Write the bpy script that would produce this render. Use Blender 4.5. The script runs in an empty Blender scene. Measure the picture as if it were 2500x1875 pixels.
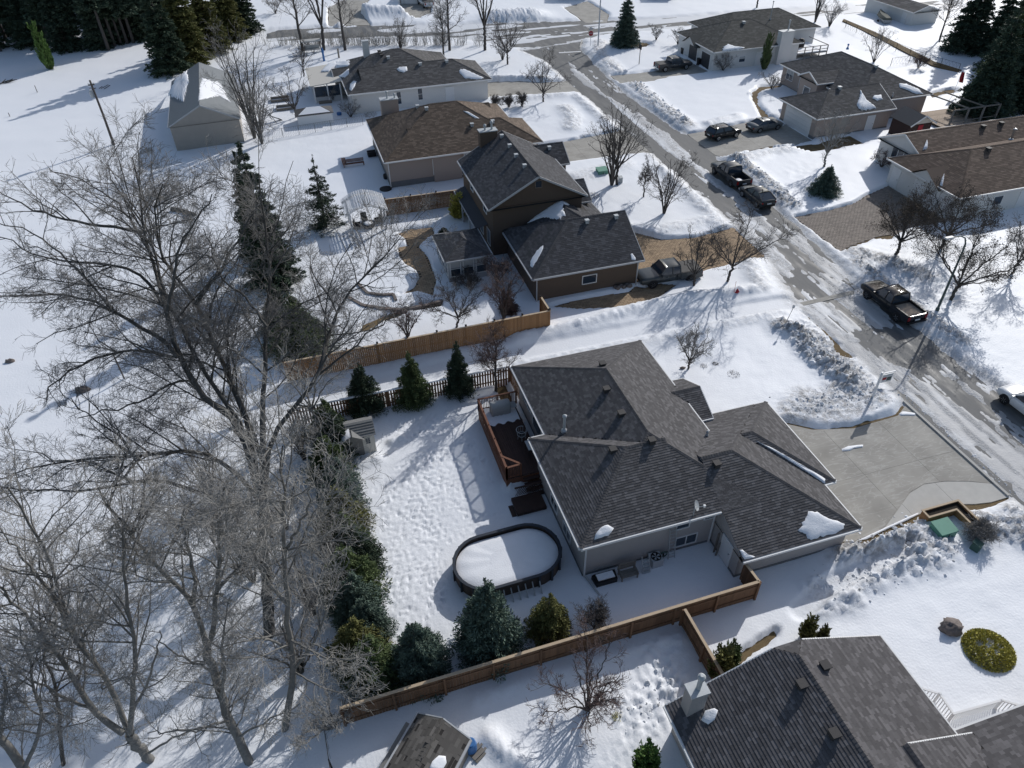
import bpy, math, random
import numpy as np
from mathutils import Vector, Matrix

# ------------------------------------------------------------------ camera, sky, sun, exposure
SC = bpy.context.scene
COL = SC.collection
H = 35.0                      # drone height over the street
F_PX, CX, CY = 1760.0, 1250.0, 937.5
PITCH, ROLL, YAW = math.radians(39.8), math.radians(-1.1), math.radians(16.4)
_f = np.array([0, math.cos(PITCH), -math.sin(PITCH)]); _r = np.array([1., 0, 0]); _u = np.cross(_r, _f)
_R = _r*math.cos(ROLL) + _u*math.sin(ROLL); _U = -_r*math.sin(ROLL) + _u*math.cos(ROLL)
_rz = np.array([[math.cos(YAW), math.sin(YAW), 0], [-math.sin(YAW), math.cos(YAW), 0], [0, 0, 1]])
FWD, RGT, UPV = _rz@_f, _rz@_R, _rz@_U        # street grid = world axes (x across the street, y along it)
cam = bpy.data.cameras.new('camera')
cam.sensor_fit = 'HORIZONTAL'; cam.sensor_width = 36.0; cam.lens = F_PX/2500.0*36.0
cam.clip_start = 0.5; cam.clip_end = 2000
camo = bpy.data.objects.new('camera', cam); COL.objects.link(camo)
M = Matrix.Identity(4)
for i in range(3):
    M[i][0] = RGT[i]; M[i][1] = UPV[i]; M[i][2] = -FWD[i]
M[2][3] = H
camo.matrix_world = M
SC.camera = camo

SUN_AZ, SUN_EL = math.radians(37.0), math.radians(30.0)
sd_ = Vector((math.cos(SUN_AZ)*math.cos(SUN_EL), math.sin(SUN_AZ)*math.cos(SUN_EL), math.sin(SUN_EL)))
world = bpy.data.worlds.new('World'); SC.world = world; world.use_nodes = True
wn = world.node_tree
sky = wn.nodes.new('ShaderNodeTexSky'); sky.sky_type = 'NISHITA'; sky.sun_disc = False
sky.sun_elevation = SUN_EL; sky.sun_rotation = math.pi/2 - SUN_AZ
sky.air_density = 1.0; sky.dust_density = 1.2; sky.ozone_density = 0.9
wn.links.new(sky.outputs[0], wn.nodes['Background'].inputs[0])
wn.nodes['Background'].inputs[1].default_value = 0.112
sl = bpy.data.lights.new('sun', 'SUN'); sl.energy = 3.3; sl.angle = math.radians(0.53); sl.color = (1.0, 0.985, 0.965)
so = bpy.data.objects.new('sun', sl); COL.objects.link(so)
so.rotation_euler = (-sd_).to_track_quat('-Z', 'Y').to_euler(); so.location = (60, 60, 80)
SC.view_settings.view_transform = 'Standard'; SC.view_settings.look = 'None'
SC.view_settings.exposure = -0.04; SC.view_settings.gamma = 1.0
SC.view_settings.use_curve_mapping = False

# ------------------------------------------------------------------ survey of the photograph
TILE = {1:(0,0),2:(600,0),3:(1200,0),4:(1800,0),5:(0,450),6:(600,450),7:(1200,450),8:(1800,450),
        11:(0,900),12:(600,900),13:(1200,900),14:(1800,900),15:(0,1350),16:(600,1350),17:(1200,1350),18:(1800,1350)}
def ray(px, py):
    d = FWD + RGT*(px-CX)/F_PX - UPV*(py-CY)/F_PX
    return d
def g(px, py, z=0.0):
    d = ray(px, py); t = (z-H)/d[2]
    return np.array([d[0]*t, d[1]*t, z])
def pix(k, x, y):
    return TILE[k][0]+x/3.16, TILE[k][1]+y/3.16
def q(k, x, y, z=0.0):
    return g(*pix(k, x, y), z)
def qs(k, pts, z=0.0):
    return [tuple(q(k, x, y, z)[:2]) for x, y in pts]

# ------------------------------------------------------------------ materials
MATS = {}
def nt(name):
    m = bpy.data.materials.new(name); m.use_nodes = True; t = m.node_tree
    b = t.nodes['Principled BSDF']; MATS[name] = m
    return m, t, b
def N(t, kind, **kw):
    n = t.nodes.new(kind)
    for k, v in kw.items(): setattr(n, k, v)
    return n
def mat(name, col, rough=0.7, metal=0.0, noise=0.0, nscale=8.0, bump=0.0, bscale=40.0, tone=0.0, stretch=None, obj=0.0, spec=0.3, coat=0.0):
    """base colour varied by noise, a per-piece 'tone' attribute, a per-object random value, plus bump"""
    m, t, b = nt(name)
    b.inputs['Roughness'].default_value = rough; b.inputs['Metallic'].default_value = metal
    b.inputs['Specular IOR Level'].default_value = spec
    if coat: b.inputs['Coat Weight'].default_value = coat; b.inputs['Coat Roughness'].default_value = 0.08
    tc = N(t, 'ShaderNodeTexCoord'); vec = tc.outputs['Object']
    if stretch:
        mp = N(t, 'ShaderNodeMapping'); mp.inputs['Scale'].default_value = stretch
        t.links.new(vec, mp.inputs[0]); vec = mp.outputs[0]
    fac = None
    def add(sock, amt):
        nonlocal fac
        mm = N(t, 'ShaderNodeMath', operation='MULTIPLY_ADD'); mm.inputs[1].default_value = amt; mm.inputs[2].default_value = 1-amt*0.5
        t.links.new(sock, mm.inputs[0])
        if fac is None: fac = mm.outputs[0]
        else:
            m2 = N(t, 'ShaderNodeMath', operation='MULTIPLY'); t.links.new(fac, m2.inputs[0]); t.links.new(mm.outputs[0], m2.inputs[1]); fac = m2.outputs[0]
    if noise:
        n = N(t, 'ShaderNodeTexNoise'); n.inputs['Scale'].default_value = nscale; n.inputs['Detail'].default_value = 5
        t.links.new(vec, n.inputs['Vector']); add(n.outputs[0], noise*2)
    if tone:
        a = N(t, 'ShaderNodeAttribute', attribute_name='tone'); add(a.outputs['Fac'], tone)
    if obj:
        oi = N(t, 'ShaderNodeObjectInfo'); add(oi.outputs['Random'], obj)
    if fac is not None:
        mx = N(t, 'ShaderNodeVectorMath', operation='SCALE'); mx.inputs[0].default_value = col
        t.links.new(fac, mx.inputs['Scale']); t.links.new(mx.outputs[0], b.inputs['Base Color'])
    else:
        b.inputs['Base Color'].default_value = (*col, 1)
    if bump:
        n = N(t, 'ShaderNodeTexNoise'); n.inputs['Scale'].default_value = bscale; n.inputs['Detail'].default_value = 4
        t.links.new(vec, n.inputs['Vector'])
        bp = N(t, 'ShaderNodeBump'); bp.inputs['Strength'].default_value = bump; bp.inputs['Distance'].default_value = 0.03
        t.links.new(n.outputs[0], bp.inputs['Height']); t.links.new(bp.outputs[0], b.inputs['Normal'])
    return m

# ------------------------------------------------------------------ object helpers
def tag(o, label=None, cat=None, group=None, kind=None):
    if label: o['label'] = label
    if cat: o['category'] = cat
    if group: o['group'] = group
    if kind: o['kind'] = kind
    return o
def empty(name, loc=(0, 0, 0), rz=0.0):
    o = bpy.data.objects.new(name, None); COL.objects.link(o)
    o.empty_display_size = 0.2
    o.location = loc; o.rotation_euler = (0, 0, rz)
    return o
def thing(name, label, cat, loc=(0, 0, 0), rz=0.0, group=None):
    return tag(empty(name, loc, rz), label, cat, group)
def link(name, me, parent=None, m=None):
    o = bpy.data.objects.new(name, me); COL.objects.link(o)
    if parent is not None: o.parent = parent
    if m is not None and not me.materials: me.materials.append(MATS[m] if isinstance(m, str) else m)
    return o
def np_mesh(name, V, Fq, tone=None, smooth=False):
    """quads (or tris) from numpy arrays; tone = one value per face"""
    V = np.asarray(V, dtype=np.float32); Fq = np.asarray(Fq, dtype=np.int32)
    me = bpy.data.meshes.new(name); k = Fq.shape[1]
    me.vertices.add(len(V)); me.vertices.foreach_set('co', V.ravel())
    me.loops.add(Fq.size); me.loops.foreach_set('vertex_index', Fq.ravel())
    me.polygons.add(len(Fq)); me.polygons.foreach_set('loop_start', np.arange(0, Fq.size, k, dtype=np.int32))
    me.polygons.foreach_set('loop_total', np.full(len(Fq), k, dtype=np.int32))
    if smooth: me.polygons.foreach_set('use_smooth', np.ones(len(Fq), dtype=bool))
    if tone is not None:
        a = me.attributes.new('tone', 'FLOAT', 'FACE'); a.data.foreach_set('value', np.asarray(tone, dtype=np.float32))
    me.update(calc_edges=True); me.validate()
    if not smooth: me.shade_flat()
    return me
class MB:
    """collects simple solids into one mesh"""
    def __init__(s): s.v = []; s.f = []; s.t = []
    def add(s, vs, fs, tone=0.5):
        o = len(s.v); s.v += [tuple(p) for p in vs]
        for f in fs: s.f.append([i+o for i in f]); s.t.append(tone)
    def box(s, a, b, tone=0.5, M=None):
        x0, y0, z0 = a; x1, y1, z1 = b
        vs = [(x0,y0,z0),(x1,y0,z0),(x1,y1,z0),(x0,y1,z0),(x0,y0,z1),(x1,y0,z1),(x1,y1,z1),(x0,y1,z1)]
        if M is not None: vs = [M@Vector(p) for p in vs]
        s.add(vs, [(3,2,1,0),(4,5,6,7),(0,1,5,4),(1,2,6,5),(2,3,7,6),(3,0,4,7)], tone); return s
    def bar(s, p, e, w, h, tone=0.5):
        """box-section bar from p to e; w = horizontal width, h = other"""
        p, e = Vector(p), Vector(e); d = (e-p).normalized()
        up = Vector((0,0,1)) if abs(d.z) < 0.95 else Vector((0,1,0))
        a = d.cross(up).normalized()*w/2; b = a.cross(d).normalized()*h/2
        vs = [c+sa*a+sb*b for c in (p, e) for sa, sb in ((-1,-1),(1,-1),(1,1),(-1,1))]
        s.add(vs, [(3,2,1,0),(4,5,6,7),(0,1,5,4),(1,2,6,5),(2,3,7,6),(3,0,4,7)], tone); return s
    def tube(s, pts, rad, n=8, tone=0.5, cap=True):
        pts = [Vector(p) for p in pts]; rad = rad if isinstance(rad, (list, tuple)) else [rad]*len(pts)
        rings = []
        for i, p in enumerate(pts):
            d = (pts[min(i+1, len(pts)-1)]-pts[max(i-1, 0)]).normalized()
            up = Vector((0,0,1)) if abs(d.z) < 0.9 else Vector((1,0,0))
            a = d.cross(up).normalized(); b = a.cross(d)
            rings.append([p+(a*math.cos(2*math.pi*k/n)+b*math.sin(2*math.pi*k/n))*rad[i] for k in range(n)])
        vs = [p for r in rings for p in r]; fs = []
        for i in range(len(pts)-1):
            for k in range(n): fs.append((i*n+k, i*n+(k+1)%n, (i+1)*n+(k+1)%n, (i+1)*n+k))
        if cap: fs += [tuple(range(n))[::-1], tuple((len(pts)-1)*n+k for k in range(n))]
        s.add(vs, fs, tone); return s
    def lathe(s, c, prof, n=16, tone=0.5):
        """prof = [(radius, z)...] around a vertical axis at c"""
        c = Vector(c); vs = []; fs = []
        for r, z in prof:
            vs += [(c.x+r*math.cos(2*math.pi*k/n), c.y+r*math.sin(2*math.pi*k/n), c.z+z) for k in range(n)]
        for i in range(len(prof)-1):
            for k in range(n): fs.append((i*n+k, i*n+(k+1)%n, (i+1)*n+(k+1)%n, (i+1)*n+k))
        fs += [tuple(range(n))[::-1], tuple((len(prof)-1)*n+k for k in range(n))]
        s.add(vs, fs, tone); return s
    def prism(s, poly, z0, z1, tone=0.5):
        """vertical prism over a ccw polygon of (x, y)"""
        n = len(poly); a = sum(poly[i][0]*poly[(i+1)%n][1]-poly[(i+1)%n][0]*poly[i][1] for i in range(n))
        if a < 0: poly = poly[::-1]
        vs = [(x, y, z0) for x, y in poly]+[(x, y, z1) for x, y in poly]
        s.add(vs, [tuple(range(n))[::-1], tuple(range(n, 2*n))]+[(i, (i+1)%n, n+(i+1)%n, n+i) for i in range(n)], tone); return s
    def mesh(s, name, smooth=False):
        me = bpy.data.meshes.new(name); me.from_pydata(s.v, [], s.f)
        a = me.attributes.new('tone', 'FLOAT', 'FACE'); a.data.foreach_set('value', s.t)
        if smooth: me.polygons.foreach_set('use_smooth', [True]*len(me.polygons))
        me.update(); return me
    def build(s, name, m, parent=None, smooth=False):
        return link(name, s.mesh(name, smooth), parent, m)
def blob(name, m, c, r, seed=0, parent=None, amp=0.25, seg=14, rings=9, flat=0.0, fr=1.7):
    """rounded irregular lump (boulder, covered thing) resting at c; r = radii"""
    rng = np.random.default_rng(seed); vs = []; fs = []
    ph = rng.uniform(0, 6.28, (6, 3)); 
    for i in range(rings+1):
        th = math.pi*i/rings
        for k in range(seg):
            p = 2*math.pi*k/seg
            d = np.array([math.sin(th)*math.cos(p), math.sin(th)*math.sin(p), math.cos(th)])
            n = sum(math.sin(d@ph[j]*fr+ph[j][0]) for j in range(6))/6*amp+1
            z = d[2]*r[2]*n
            vs.append((d[0]*r[0]*n, d[1]*r[1]*n, max(z, -r[2]*0.35)))
    for i in range(rings):
        for k in range(seg):
            fs.append((i*seg+k, (i+1)*seg+k, (i+1)*seg+(k+1)%seg, i*seg+(k+1)%seg))
    mb = MB(); mb.add([(x+c[0], y+c[1], z+c[2]) for x, y, z in vs], fs)
    return mb.build(name, m, parent, True)

# value noise (numpy) --------------------------------------------------------------
def vnoise(x, y, seed=0):
    xi = np.floor(x).astype(np.int64); yi = np.floor(y).astype(np.int64); xf = x-xi; yf = y-yi
    def hsh(a, b):
        h = (a*374761393+b*668265263+seed*974711) & 0xffffffff
        h = ((h ^ (h >> 13))*1274126177) & 0xffffffff
        return ((h ^ (h >> 16)) & 0xffff)/65535.0
    u = xf*xf*(3-2*xf); v = yf*yf*(3-2*yf)
    return (hsh(xi, yi)*(1-u)+hsh(xi+1, yi)*u)*(1-v)+(hsh(xi, yi+1)*(1-u)+hsh(xi+1, yi+1)*u)*v
def fbm(x, y, seed=0, oct=4, gain=0.5):
    s = 0; a = 1; t = 0
    for i in range(oct):
        s = s+a*vnoise(x*2**i+i*17.3, y*2**i+i*9.1, seed+i); t += a; a *= gain
    return s/t
def sstep(a, b, x):
    t = np.clip((x-a)/(b-a), 0, 1); return t*t*(3-2*t)
def seg_dist(U, V, a, b):
    ax, ay = a; bx, by = b; dx, dy = bx-ax, by-ay; L = dx*dx+dy*dy+1e-9
    t = np.clip(((U-ax)*dx+(V-ay)*dy)/L, 0, 1)
    return np.hypot(U-ax-t*dx, V-ay-t*dy)
def line_dist(U, V, pts):
    d = np.full(U.shape, 1e9)
    for a, b in zip(pts[:-1], pts[1:]): d = np.minimum(d, seg_dist(U, V, a, b))
    return d
def poly_sd(U, V, poly, pad=2.5):
    """signed distance (negative inside) evaluated only near the polygon"""
    P = np.array(poly); out = np.full(U.shape, 9.0)
    m = (U > P[:,0].min()-pad) & (U < P[:,0].max()+pad) & (V > P[:,1].min()-pad) & (V < P[:,1].max()+pad)
    u, v = U[m], V[m]; d = line_dist(u, v, list(poly)+[poly[0]]); ins = np.zeros(u.shape, bool)
    n = len(poly)
    for i in range(n):
        (x0, y0), (x1, y1) = poly[i], poly[(i+1)%n]
        c = (y0 > v) != (y1 > v)
        ins ^= c & (u < (x1-x0)*(v-y0)/(y1-y0+1e-12)+x0)
    out[m] = np.where(ins, -d, d)
    return out
def inside(p, poly):
    x, y = p; r = False; n = len(poly)
    for i in range(n):
        (x0, y0), (x1, y1) = poly[i], poly[(i+1)%n]
        if (y0 > y) != (y1 > y) and x < (x1-x0)*(y-y0)/(y1-y0+1e-12)+x0: r = not r
    return r
def clip_rect(poly, x0, x1, y0, y1):
    def cut(P, f, inter):
        R = []
        for i in range(len(P)):
            a, b = P[i-1], P[i]
            if f(b):
                if not f(a): R.append(inter(a, b))
                R.append(b)
            elif f(a): R.append(inter(a, b))
        return R
    def ix(c): return lambda a, b: (c, a[1]+(b[1]-a[1])*(c-a[0])/(b[0]-a[0]))
    def iy(c): return lambda a, b: (a[0]+(b[0]-a[0])*(c-a[1])/(b[1]-a[1]), c)
    P = list(poly)
    for f, it in ((lambda p: p[0] >= x0, ix(x0)), (lambda p: p[0] <= x1, ix(x1)), (lambda p: p[1] >= y0, iy(y0)), (lambda p: p[1] <= y1, iy(y1))):
        if not P: break
        P = cut(P, f, it)
    return P
# ------------------------------------------------------------------ material set
mat('lawn', (0.16, 0.115, 0.06), 0.95, noise=0.5, nscale=3.0, bump=0.8, bscale=60)
mat('asphalt', (0.125, 0.12, 0.115), 0.8, noise=0.35, nscale=1.6, bump=0.3, bscale=90)
mat('concrete', (0.325, 0.308, 0.275), 0.8, noise=0.42, nscale=.55, bump=0.15, bscale=60, obj=0.07)
def streaks(name, col, amt):
    t = MATS[name].node_tree; b = t.nodes['Principled BSDF']; src = b.inputs['Base Color'].links[0].from_socket
    tc = N(t, 'ShaderNodeTexCoord'); mp = N(t, 'ShaderNodeMapping'); mp.inputs['Scale'].default_value = (.7, 2.6, 1); mp.inputs['Rotation'].default_value = (0, 0, .5)
    n = N(t, 'ShaderNodeTexNoise'); n.inputs['Scale'].default_value = .9; n.inputs['Detail'].default_value = 6; n.inputs['Distortion'].default_value = .8
    t.links.new(tc.outputs['Object'], mp.inputs[0]); t.links.new(mp.outputs[0], n.inputs['Vector'])
    r = N(t, 'ShaderNodeValToRGB'); e = r.color_ramp.elements; e[0].position = .47; e[0].color = (0, 0, 0, 1); e[1].position = .53; e[1].color = (0, 0, 0, 1); k = e.new(.5); k.color = (amt, amt, amt, 1)
    mx = N(t, 'ShaderNodeMix', data_type='RGBA'); mx.inputs[7].default_value = (*col, 1)
    t.links.new(n.outputs[0], r.inputs[0]); t.links.new(r.outputs[0], mx.inputs[0]); t.links.new(src, mx.inputs[6]); t.links.new(mx.outputs[2], b.inputs['Base Color'])
streaks('concrete', (.56, .54, .50), .35)
mat('concrete_new', (0.47, 0.455, 0.42), 0.85, noise=0.12, nscale=2.0, bump=0.15, bscale=60, obj=0.05)
mat('paver', (0.34, 0.245, 0.155), 0.85, noise=0.15, nscale=4, tone=0.35, bump=0.2, bscale=60)
mat('paver_grey', (0.24, 0.205, 0.175), 0.85, noise=0.15, nscale=4, tone=0.35, bump=0.2, bscale=60)
mat('stucco_grey', (0.41, 0.385, 0.37), 0.9, noise=0.10, nscale=30, bump=0.5, bscale=120)
mat('stucco_white', (0.64, 0.63, 0.61), 0.9, noise=0.06, nscale=20, bump=0.4, bscale=120)
mat('stucco_cream', (0.52, 0.47, 0.42), 0.9, noise=0.10, nscale=30, bump=0.5, bscale=120)
mat('stucco_brown', (0.115, 0.085, 0.065), 0.9, noise=0.15, nscale=24, bump=0.5, bscale=120)
mat('stucco_pink', (0.36, 0.30, 0.265), 0.9, noise=0.1, nscale=30, bump=0.4, bscale=120)
mat('foundation', (0.16, 0.165, 0.17), 0.9, noise=0.2, nscale=8)
mat('shingle', (0.120, 0.115, 0.116), 0.9, noise=0.25, nscale=60, tone=0.62, spec=0.2)
mat('shingle_n', (0.122, 0.116, 0.118), 0.9, noise=0.25, nscale=60, tone=0.62, spec=0.2)
mat('shingle_dark', (0.082, 0.082, 0.088), 0.9, noise=0.25, nscale=50, tone=0.62, spec=0.2)
mat('shingle_brown', (0.150, 0.114, 0.088), 0.9, noise=0.25, nscale=50, tone=0.62, spec=0.2)
mat('shingle_grey', (0.112, 0.108, 0.107), 0.9, noise=0.2, nscale=40, tone=0.6, spec=0.2)
mat('shingle_green', (0.105, 0.103, 0.094), 0.9, noise=0.2, nscale=40, tone=0.6, spec=0.2)
mat('shingle_rust', (0.16, 0.118, 0.092), 0.9, noise=0.2, nscale=40, tone=0.6, spec=0.2)
mat('shingle_shed', (0.125, 0.117, 0.108), 0.9, noise=0.25, nscale=40, tone=0.62, spec=0.2)
mat('deck_under', (0.035, 0.032, 0.03), 0.95)
mat('white_trim', (0.72, 0.72, 0.71), 0.5)
mat('grey_trim', (0.42, 0.43, 0.44), 0.5)
mat('brown_trim', (0.16, 0.13, 0.11), 0.5)
mat('door_white', (0.68, 0.68, 0.68), 0.5, noise=0.04, nscale=3)
mat('door_dark', (0.045, 0.048, 0.055), 0.5)
mat('glass', (0.025, 0.04, 0.06), 0.06, spec=0.6)
mat('blind', (0.42, 0.43, 0.43), 0.6)
mat('metal', (0.42, 0.44, 0.45), 0.35, 0.85, noise=0.1, nscale=6)
mat('metal_dull', (0.45, 0.47, 0.48), 0.6, 0.2, noise=0.15, nscale=6)
mat('vent', (0.05, 0.047, 0.046), 0.7)
mat('black', (0.012, 0.012, 0.014), 0.5)
mat('rubber', (0.018, 0.018, 0.02), 0.8)
mat('cedar', (0.31, 0.17, 0.08), 0.85, noise=0.25, nscale=3, stretch=(6, 6, 0.6), obj=0.35, bump=0.2, bscale=30, tone=0.3)
mat('cedar_dark', (0.185, 0.105, 0.06), 0.85, noise=0.28, nscale=3, stretch=(6, 6, 0.6), obj=0.35, bump=0.2, bscale=30, tone=0.3)
mat('cedar_cap', (0.50, 0.39, 0.27), 0.85, noise=0.2, nscale=4)
mat('red_stain', (0.17, 0.075, 0.045), 0.7, noise=0.2, nscale=4, obj=0.15)
mat('deck_board', (0.060, 0.036, 0.030), 0.75, noise=0.25, nscale=3, tone=0.4)
mat('weathered', (0.20, 0.185, 0.165), 0.9, noise=0.25, nscale=6, obj=0.2)
mat('deck_pale', (0.42, 0.33, 0.25), 0.85, noise=0.15, nscale=3, tone=0.3)
mat('soil', (0.03, 0.024, 0.018), 0.95, noise=0.4, nscale=12, bump=0.8)
mat('resin_grey', (0.20, 0.19, 0.175), 0.7, noise=0.1, nscale=5)
mat('resin_pale', (0.58, 0.55, 0.49), 0.7, noise=0.06, nscale=5)
mat('resin_roof', (0.20, 0.20, 0.195), 0.75, noise=0.25, nscale=9, tone=0.4)
mat('green_metal', (0.12, 0.30, 0.22), 0.55, noise=0.12, nscale=5)
mat('green_dark', (0.055, 0.11, 0.09), 0.55, noise=0.12, nscale=5)
mat('rock', (0.19, 0.16, 0.145), 0.9, noise=0.45, nscale=5, bump=0.9, bscale=16)
mat('bark', (0.095, 0.090, 0.083), 0.95, noise=0.4, nscale=10, bump=0.4, bscale=30)
mat('bark_pale', (0.19, 0.184, 0.172), 0.95, noise=0.4, nscale=7, bump=0.4, bscale=30)
mat('bark_dark', (0.075, 0.068, 0.063), 0.95, noise=0.4, nscale=10)
mat('twig', (0.205, 0.198, 0.19), 0.95)
mat('twig_pale', (0.29, 0.282, 0.268), 0.95)
mat('twig_dark', (0.088, 0.079, 0.074), 0.95)
mat('twig_red', (0.115, 0.082, 0.075), 0.95)
mat('dry_leaf', (0.085, 0.065, 0.045), 0.9, tone=0.6)
mat('dry_grass', (0.25, 0.18, 0.11), 0.95, tone=0.5)
mat('needle', (0.085, 0.115, 0.045), 0.8, tone=1.0, obj=0.25)
mat('needle_blue', (0.095, 0.135, 0.105), 0.8, tone=1.0, obj=0.25)
mat('needle_dark', (0.045, 0.066, 0.040), 0.8, tone=1.0, obj=0.25)
mat('needle_olive', (0.125, 0.125, 0.042), 0.8, tone=1.0, obj=0.25)
mat('needle_far', (0.050, 0.075, 0.050), 0.85, tone=0.9, obj=0.3)
mat('cedar_leaf', (0.10, 0.17, 0.045), 0.85, tone=0.8)
mat('juniper', (0.42, 0.38, 0.09), 0.85, tone=0.9)
mat('pool_wall', (0.075, 0.055, 0.045), 0.7, noise=0.35, nscale=3, stretch=(5, 5, 0.5), tone=0.5)
mat('pool_rail', (0.035, 0.042, 0.055), 0.5)
mat('cover_grey', (0.40, 0.40, 0.39), 0.8, noise=0.1, nscale=4)
mat('red_paint', (0.33, 0.02, 0.03), 0.5)
mat('blue_paint', (0.05, 0.16, 0.38), 0.5)
mat('dark_red', (0.055, 0.032, 0.028), 0.8, noise=0.2, nscale=5)
mat('pole_wood', (0.10, 0.085, 0.075), 0.9, noise=0.3, nscale=5)
mat('lamp_green', (0.07, 0.10, 0.095), 0.5)
mat('white_paint', (0.75, 0.75, 0.75), 0.5)
mat('sign_grey', (0.50, 0.51, 0.53), 0.5)
mat('galv_roof', (0.20, 0.21, 0.215), 0.5, 0.3, noise=0.12, nscale=2)
mat('steel_wall', (0.40, 0.37, 0.335), 0.7, noise=0.1, nscale=2)
mat('canvas', (0.11, 0.115, 0.095), 0.85, noise=0.2, nscale=5)
mat('paint_black', (0.010, 0.012, 0.015), 0.22, coat=0.25, spec=0.4)
mat('paint_grey', (0.050, 0.058, 0.062), 0.3, 0.0, coat=0.25, spec=0.4)
mat('paint_slate', (0.028, 0.034, 0.040), 0.3, 0.0, coat=0.25, spec=0.4)
mat('paint_char', (0.020, 0.025, 0.029), 0.28, 0.0, coat=0.25, spec=0.4)
mat('paint_silver', (0.12, 0.13, 0.135), 0.32, 0.1, coat=0.25, spec=0.4)
mat('paint_white', (0.70, 0.71, 0.72), 0.3, coat=0.6, spec=0.5)
mat('chrome', (0.6, 0.62, 0.64), 0.18, 0.9)
mat('headlight', (0.7, 0.72, 0.75), 0.15, spec=0.6)
mat('taillight', (0.28, 0.015, 0.015), 0.25)
mat('bed_liner', (0.02, 0.02, 0.022), 0.9)
mat('tonneau', (0.075, 0.072, 0.07), 0.75)
mat('lattice', (0.17, 0.175, 0.18), 0.7)

# snow: white, greyed by grit and by packed ice, fine crust relief
m, t, b = nt('snow')
b.inputs['Roughness'].default_value = 0.55; b.inputs['Specular IOR Level'].default_value = 0.25
at_ = N(t, 'ShaderNodeAttribute', attribute_name='dirt'); ai_ = N(t, 'ShaderNodeAttribute', attribute_name='ice')
tc = N(t, 'ShaderNodeTexCoord')
nz = N(t, 'ShaderNodeTexNoise'); nz.inputs['Scale'].default_value = 2.2; nz.inputs['Detail'].default_value = 8; nz.inputs['Roughness'].default_value = 0.65
t.links.new(tc.outputs['Object'], nz.inputs['Vector'])
ml = N(t, 'ShaderNodeMath', operation='MULTIPLY'); t.links.new(at_.outputs['Fac'], ml.inputs[0])
mr = N(t, 'ShaderNodeMapRange'); mr.inputs[1].default_value = 0.40; mr.inputs[2].default_value = 0.62
t.links.new(nz.outputs[0], mr.inputs[0]); t.links.new(mr.outputs[0], ml.inputs[1])
mx = N(t, 'ShaderNodeMix', data_type='RGBA'); mx.inputs[6].default_value = (0.83, 0.845, 0.87, 1); mx.inputs[7].default_value = (0.30, 0.28, 0.26, 1)
t.links.new(ml.outputs[0], mx.inputs[0])
mx2 = N(t, 'ShaderNodeMix', data_type='RGBA'); mx2.inputs[7].default_value = (0.40, 0.40, 0.40, 1)
t.links.new(ai_.outputs['Fac'], mx2.inputs[0]); t.links.new(mx.outputs[2], mx2.inputs[6])
t.links.new(mx2.outputs[2], b.inputs['Base Color'])
n2 = N(t, 'ShaderNodeTexNoise'); n2.inputs['Scale'].default_value = 7.0; n2.inputs['Detail'].default_value = 8
t.links.new(tc.outputs['Object'], n2.inputs['Vector'])
bp = N(t, 'ShaderNodeBump'); bp.inputs['Strength'].default_value = 0.30; bp.inputs['Distance'].default_value = 0.06
t.links.new(n2.outputs[0], bp.inputs['Height'])
n3 = N(t, 'ShaderNodeTexNoise'); n3.inputs['Scale'].default_value = 6.0; n3.inputs['Detail'].default_value = 9; n3.inputs['Roughness'].default_value = 0.72
t.links.new(tc.outputs['Object'], n3.inputs['Vector'])
bp2 = N(t, 'ShaderNodeBump'); bp2.inputs['Distance'].default_value = 0.16
t.links.new(at_.outputs['Fac'], bp2.inputs['Strength']); t.links.new(n3.outputs[0], bp2.inputs['Height']); t.links.new(bp.outputs[0], bp2.inputs['Normal']); t.links.new(bp2.outputs[0], b.inputs['Normal'])
mat('snow_plain', (0.84, 0.85, 0.87), 0.55, noise=0.04, nscale=3, bump=0.5, bscale=14, spec=0.25)
# road: asphalt with frozen melt stains
m, t, b = nt('road')
b.inputs['Specular IOR Level'].default_value = 0.35
tc = N(t, 'ShaderNodeTexCoord'); mp = N(t, 'ShaderNodeMapping'); mp.inputs['Scale'].default_value = (0.9, 0.16, 1)
t.links.new(tc.outputs['Object'], mp.inputs[0])
n1 = N(t, 'ShaderNodeTexNoise'); n1.inputs['Scale'].default_value = 1.3; n1.inputs['Detail'].default_value = 7; n1.inputs['Roughness'].default_value = 0.6
t.links.new(mp.outputs[0], n1.inputs['Vector'])
cr = N(t, 'ShaderNodeValToRGB'); cr.color_ramp.elements[0].position = 0.34; cr.color_ramp.elements[0].color = (0.075, 0.076, 0.077, 1)
cr.color_ramp.elements[1].position = 0.62; cr.color_ramp.elements[1].color = (0.19, 0.187, 0.18, 1)
e = cr.color_ramp.elements.new(0.48); e.color = (0.125, 0.125, 0.122, 1)
t.links.new(n1.outputs[0], cr.inputs[0]); t.links.new(cr.outputs[0], b.inputs['Base Color'])
mr = N(t, 'ShaderNodeMapRange'); mr.inputs[1].default_value = 0.3; mr.inputs[2].default_value = 0.6; mr.inputs[3].default_value = 0.45; mr.inputs[4].default_value = 0.85
t.links.new(n1.outputs[0], mr.inputs[0]); t.links.new(mr.outputs[0], b.inputs['Roughness'])

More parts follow.
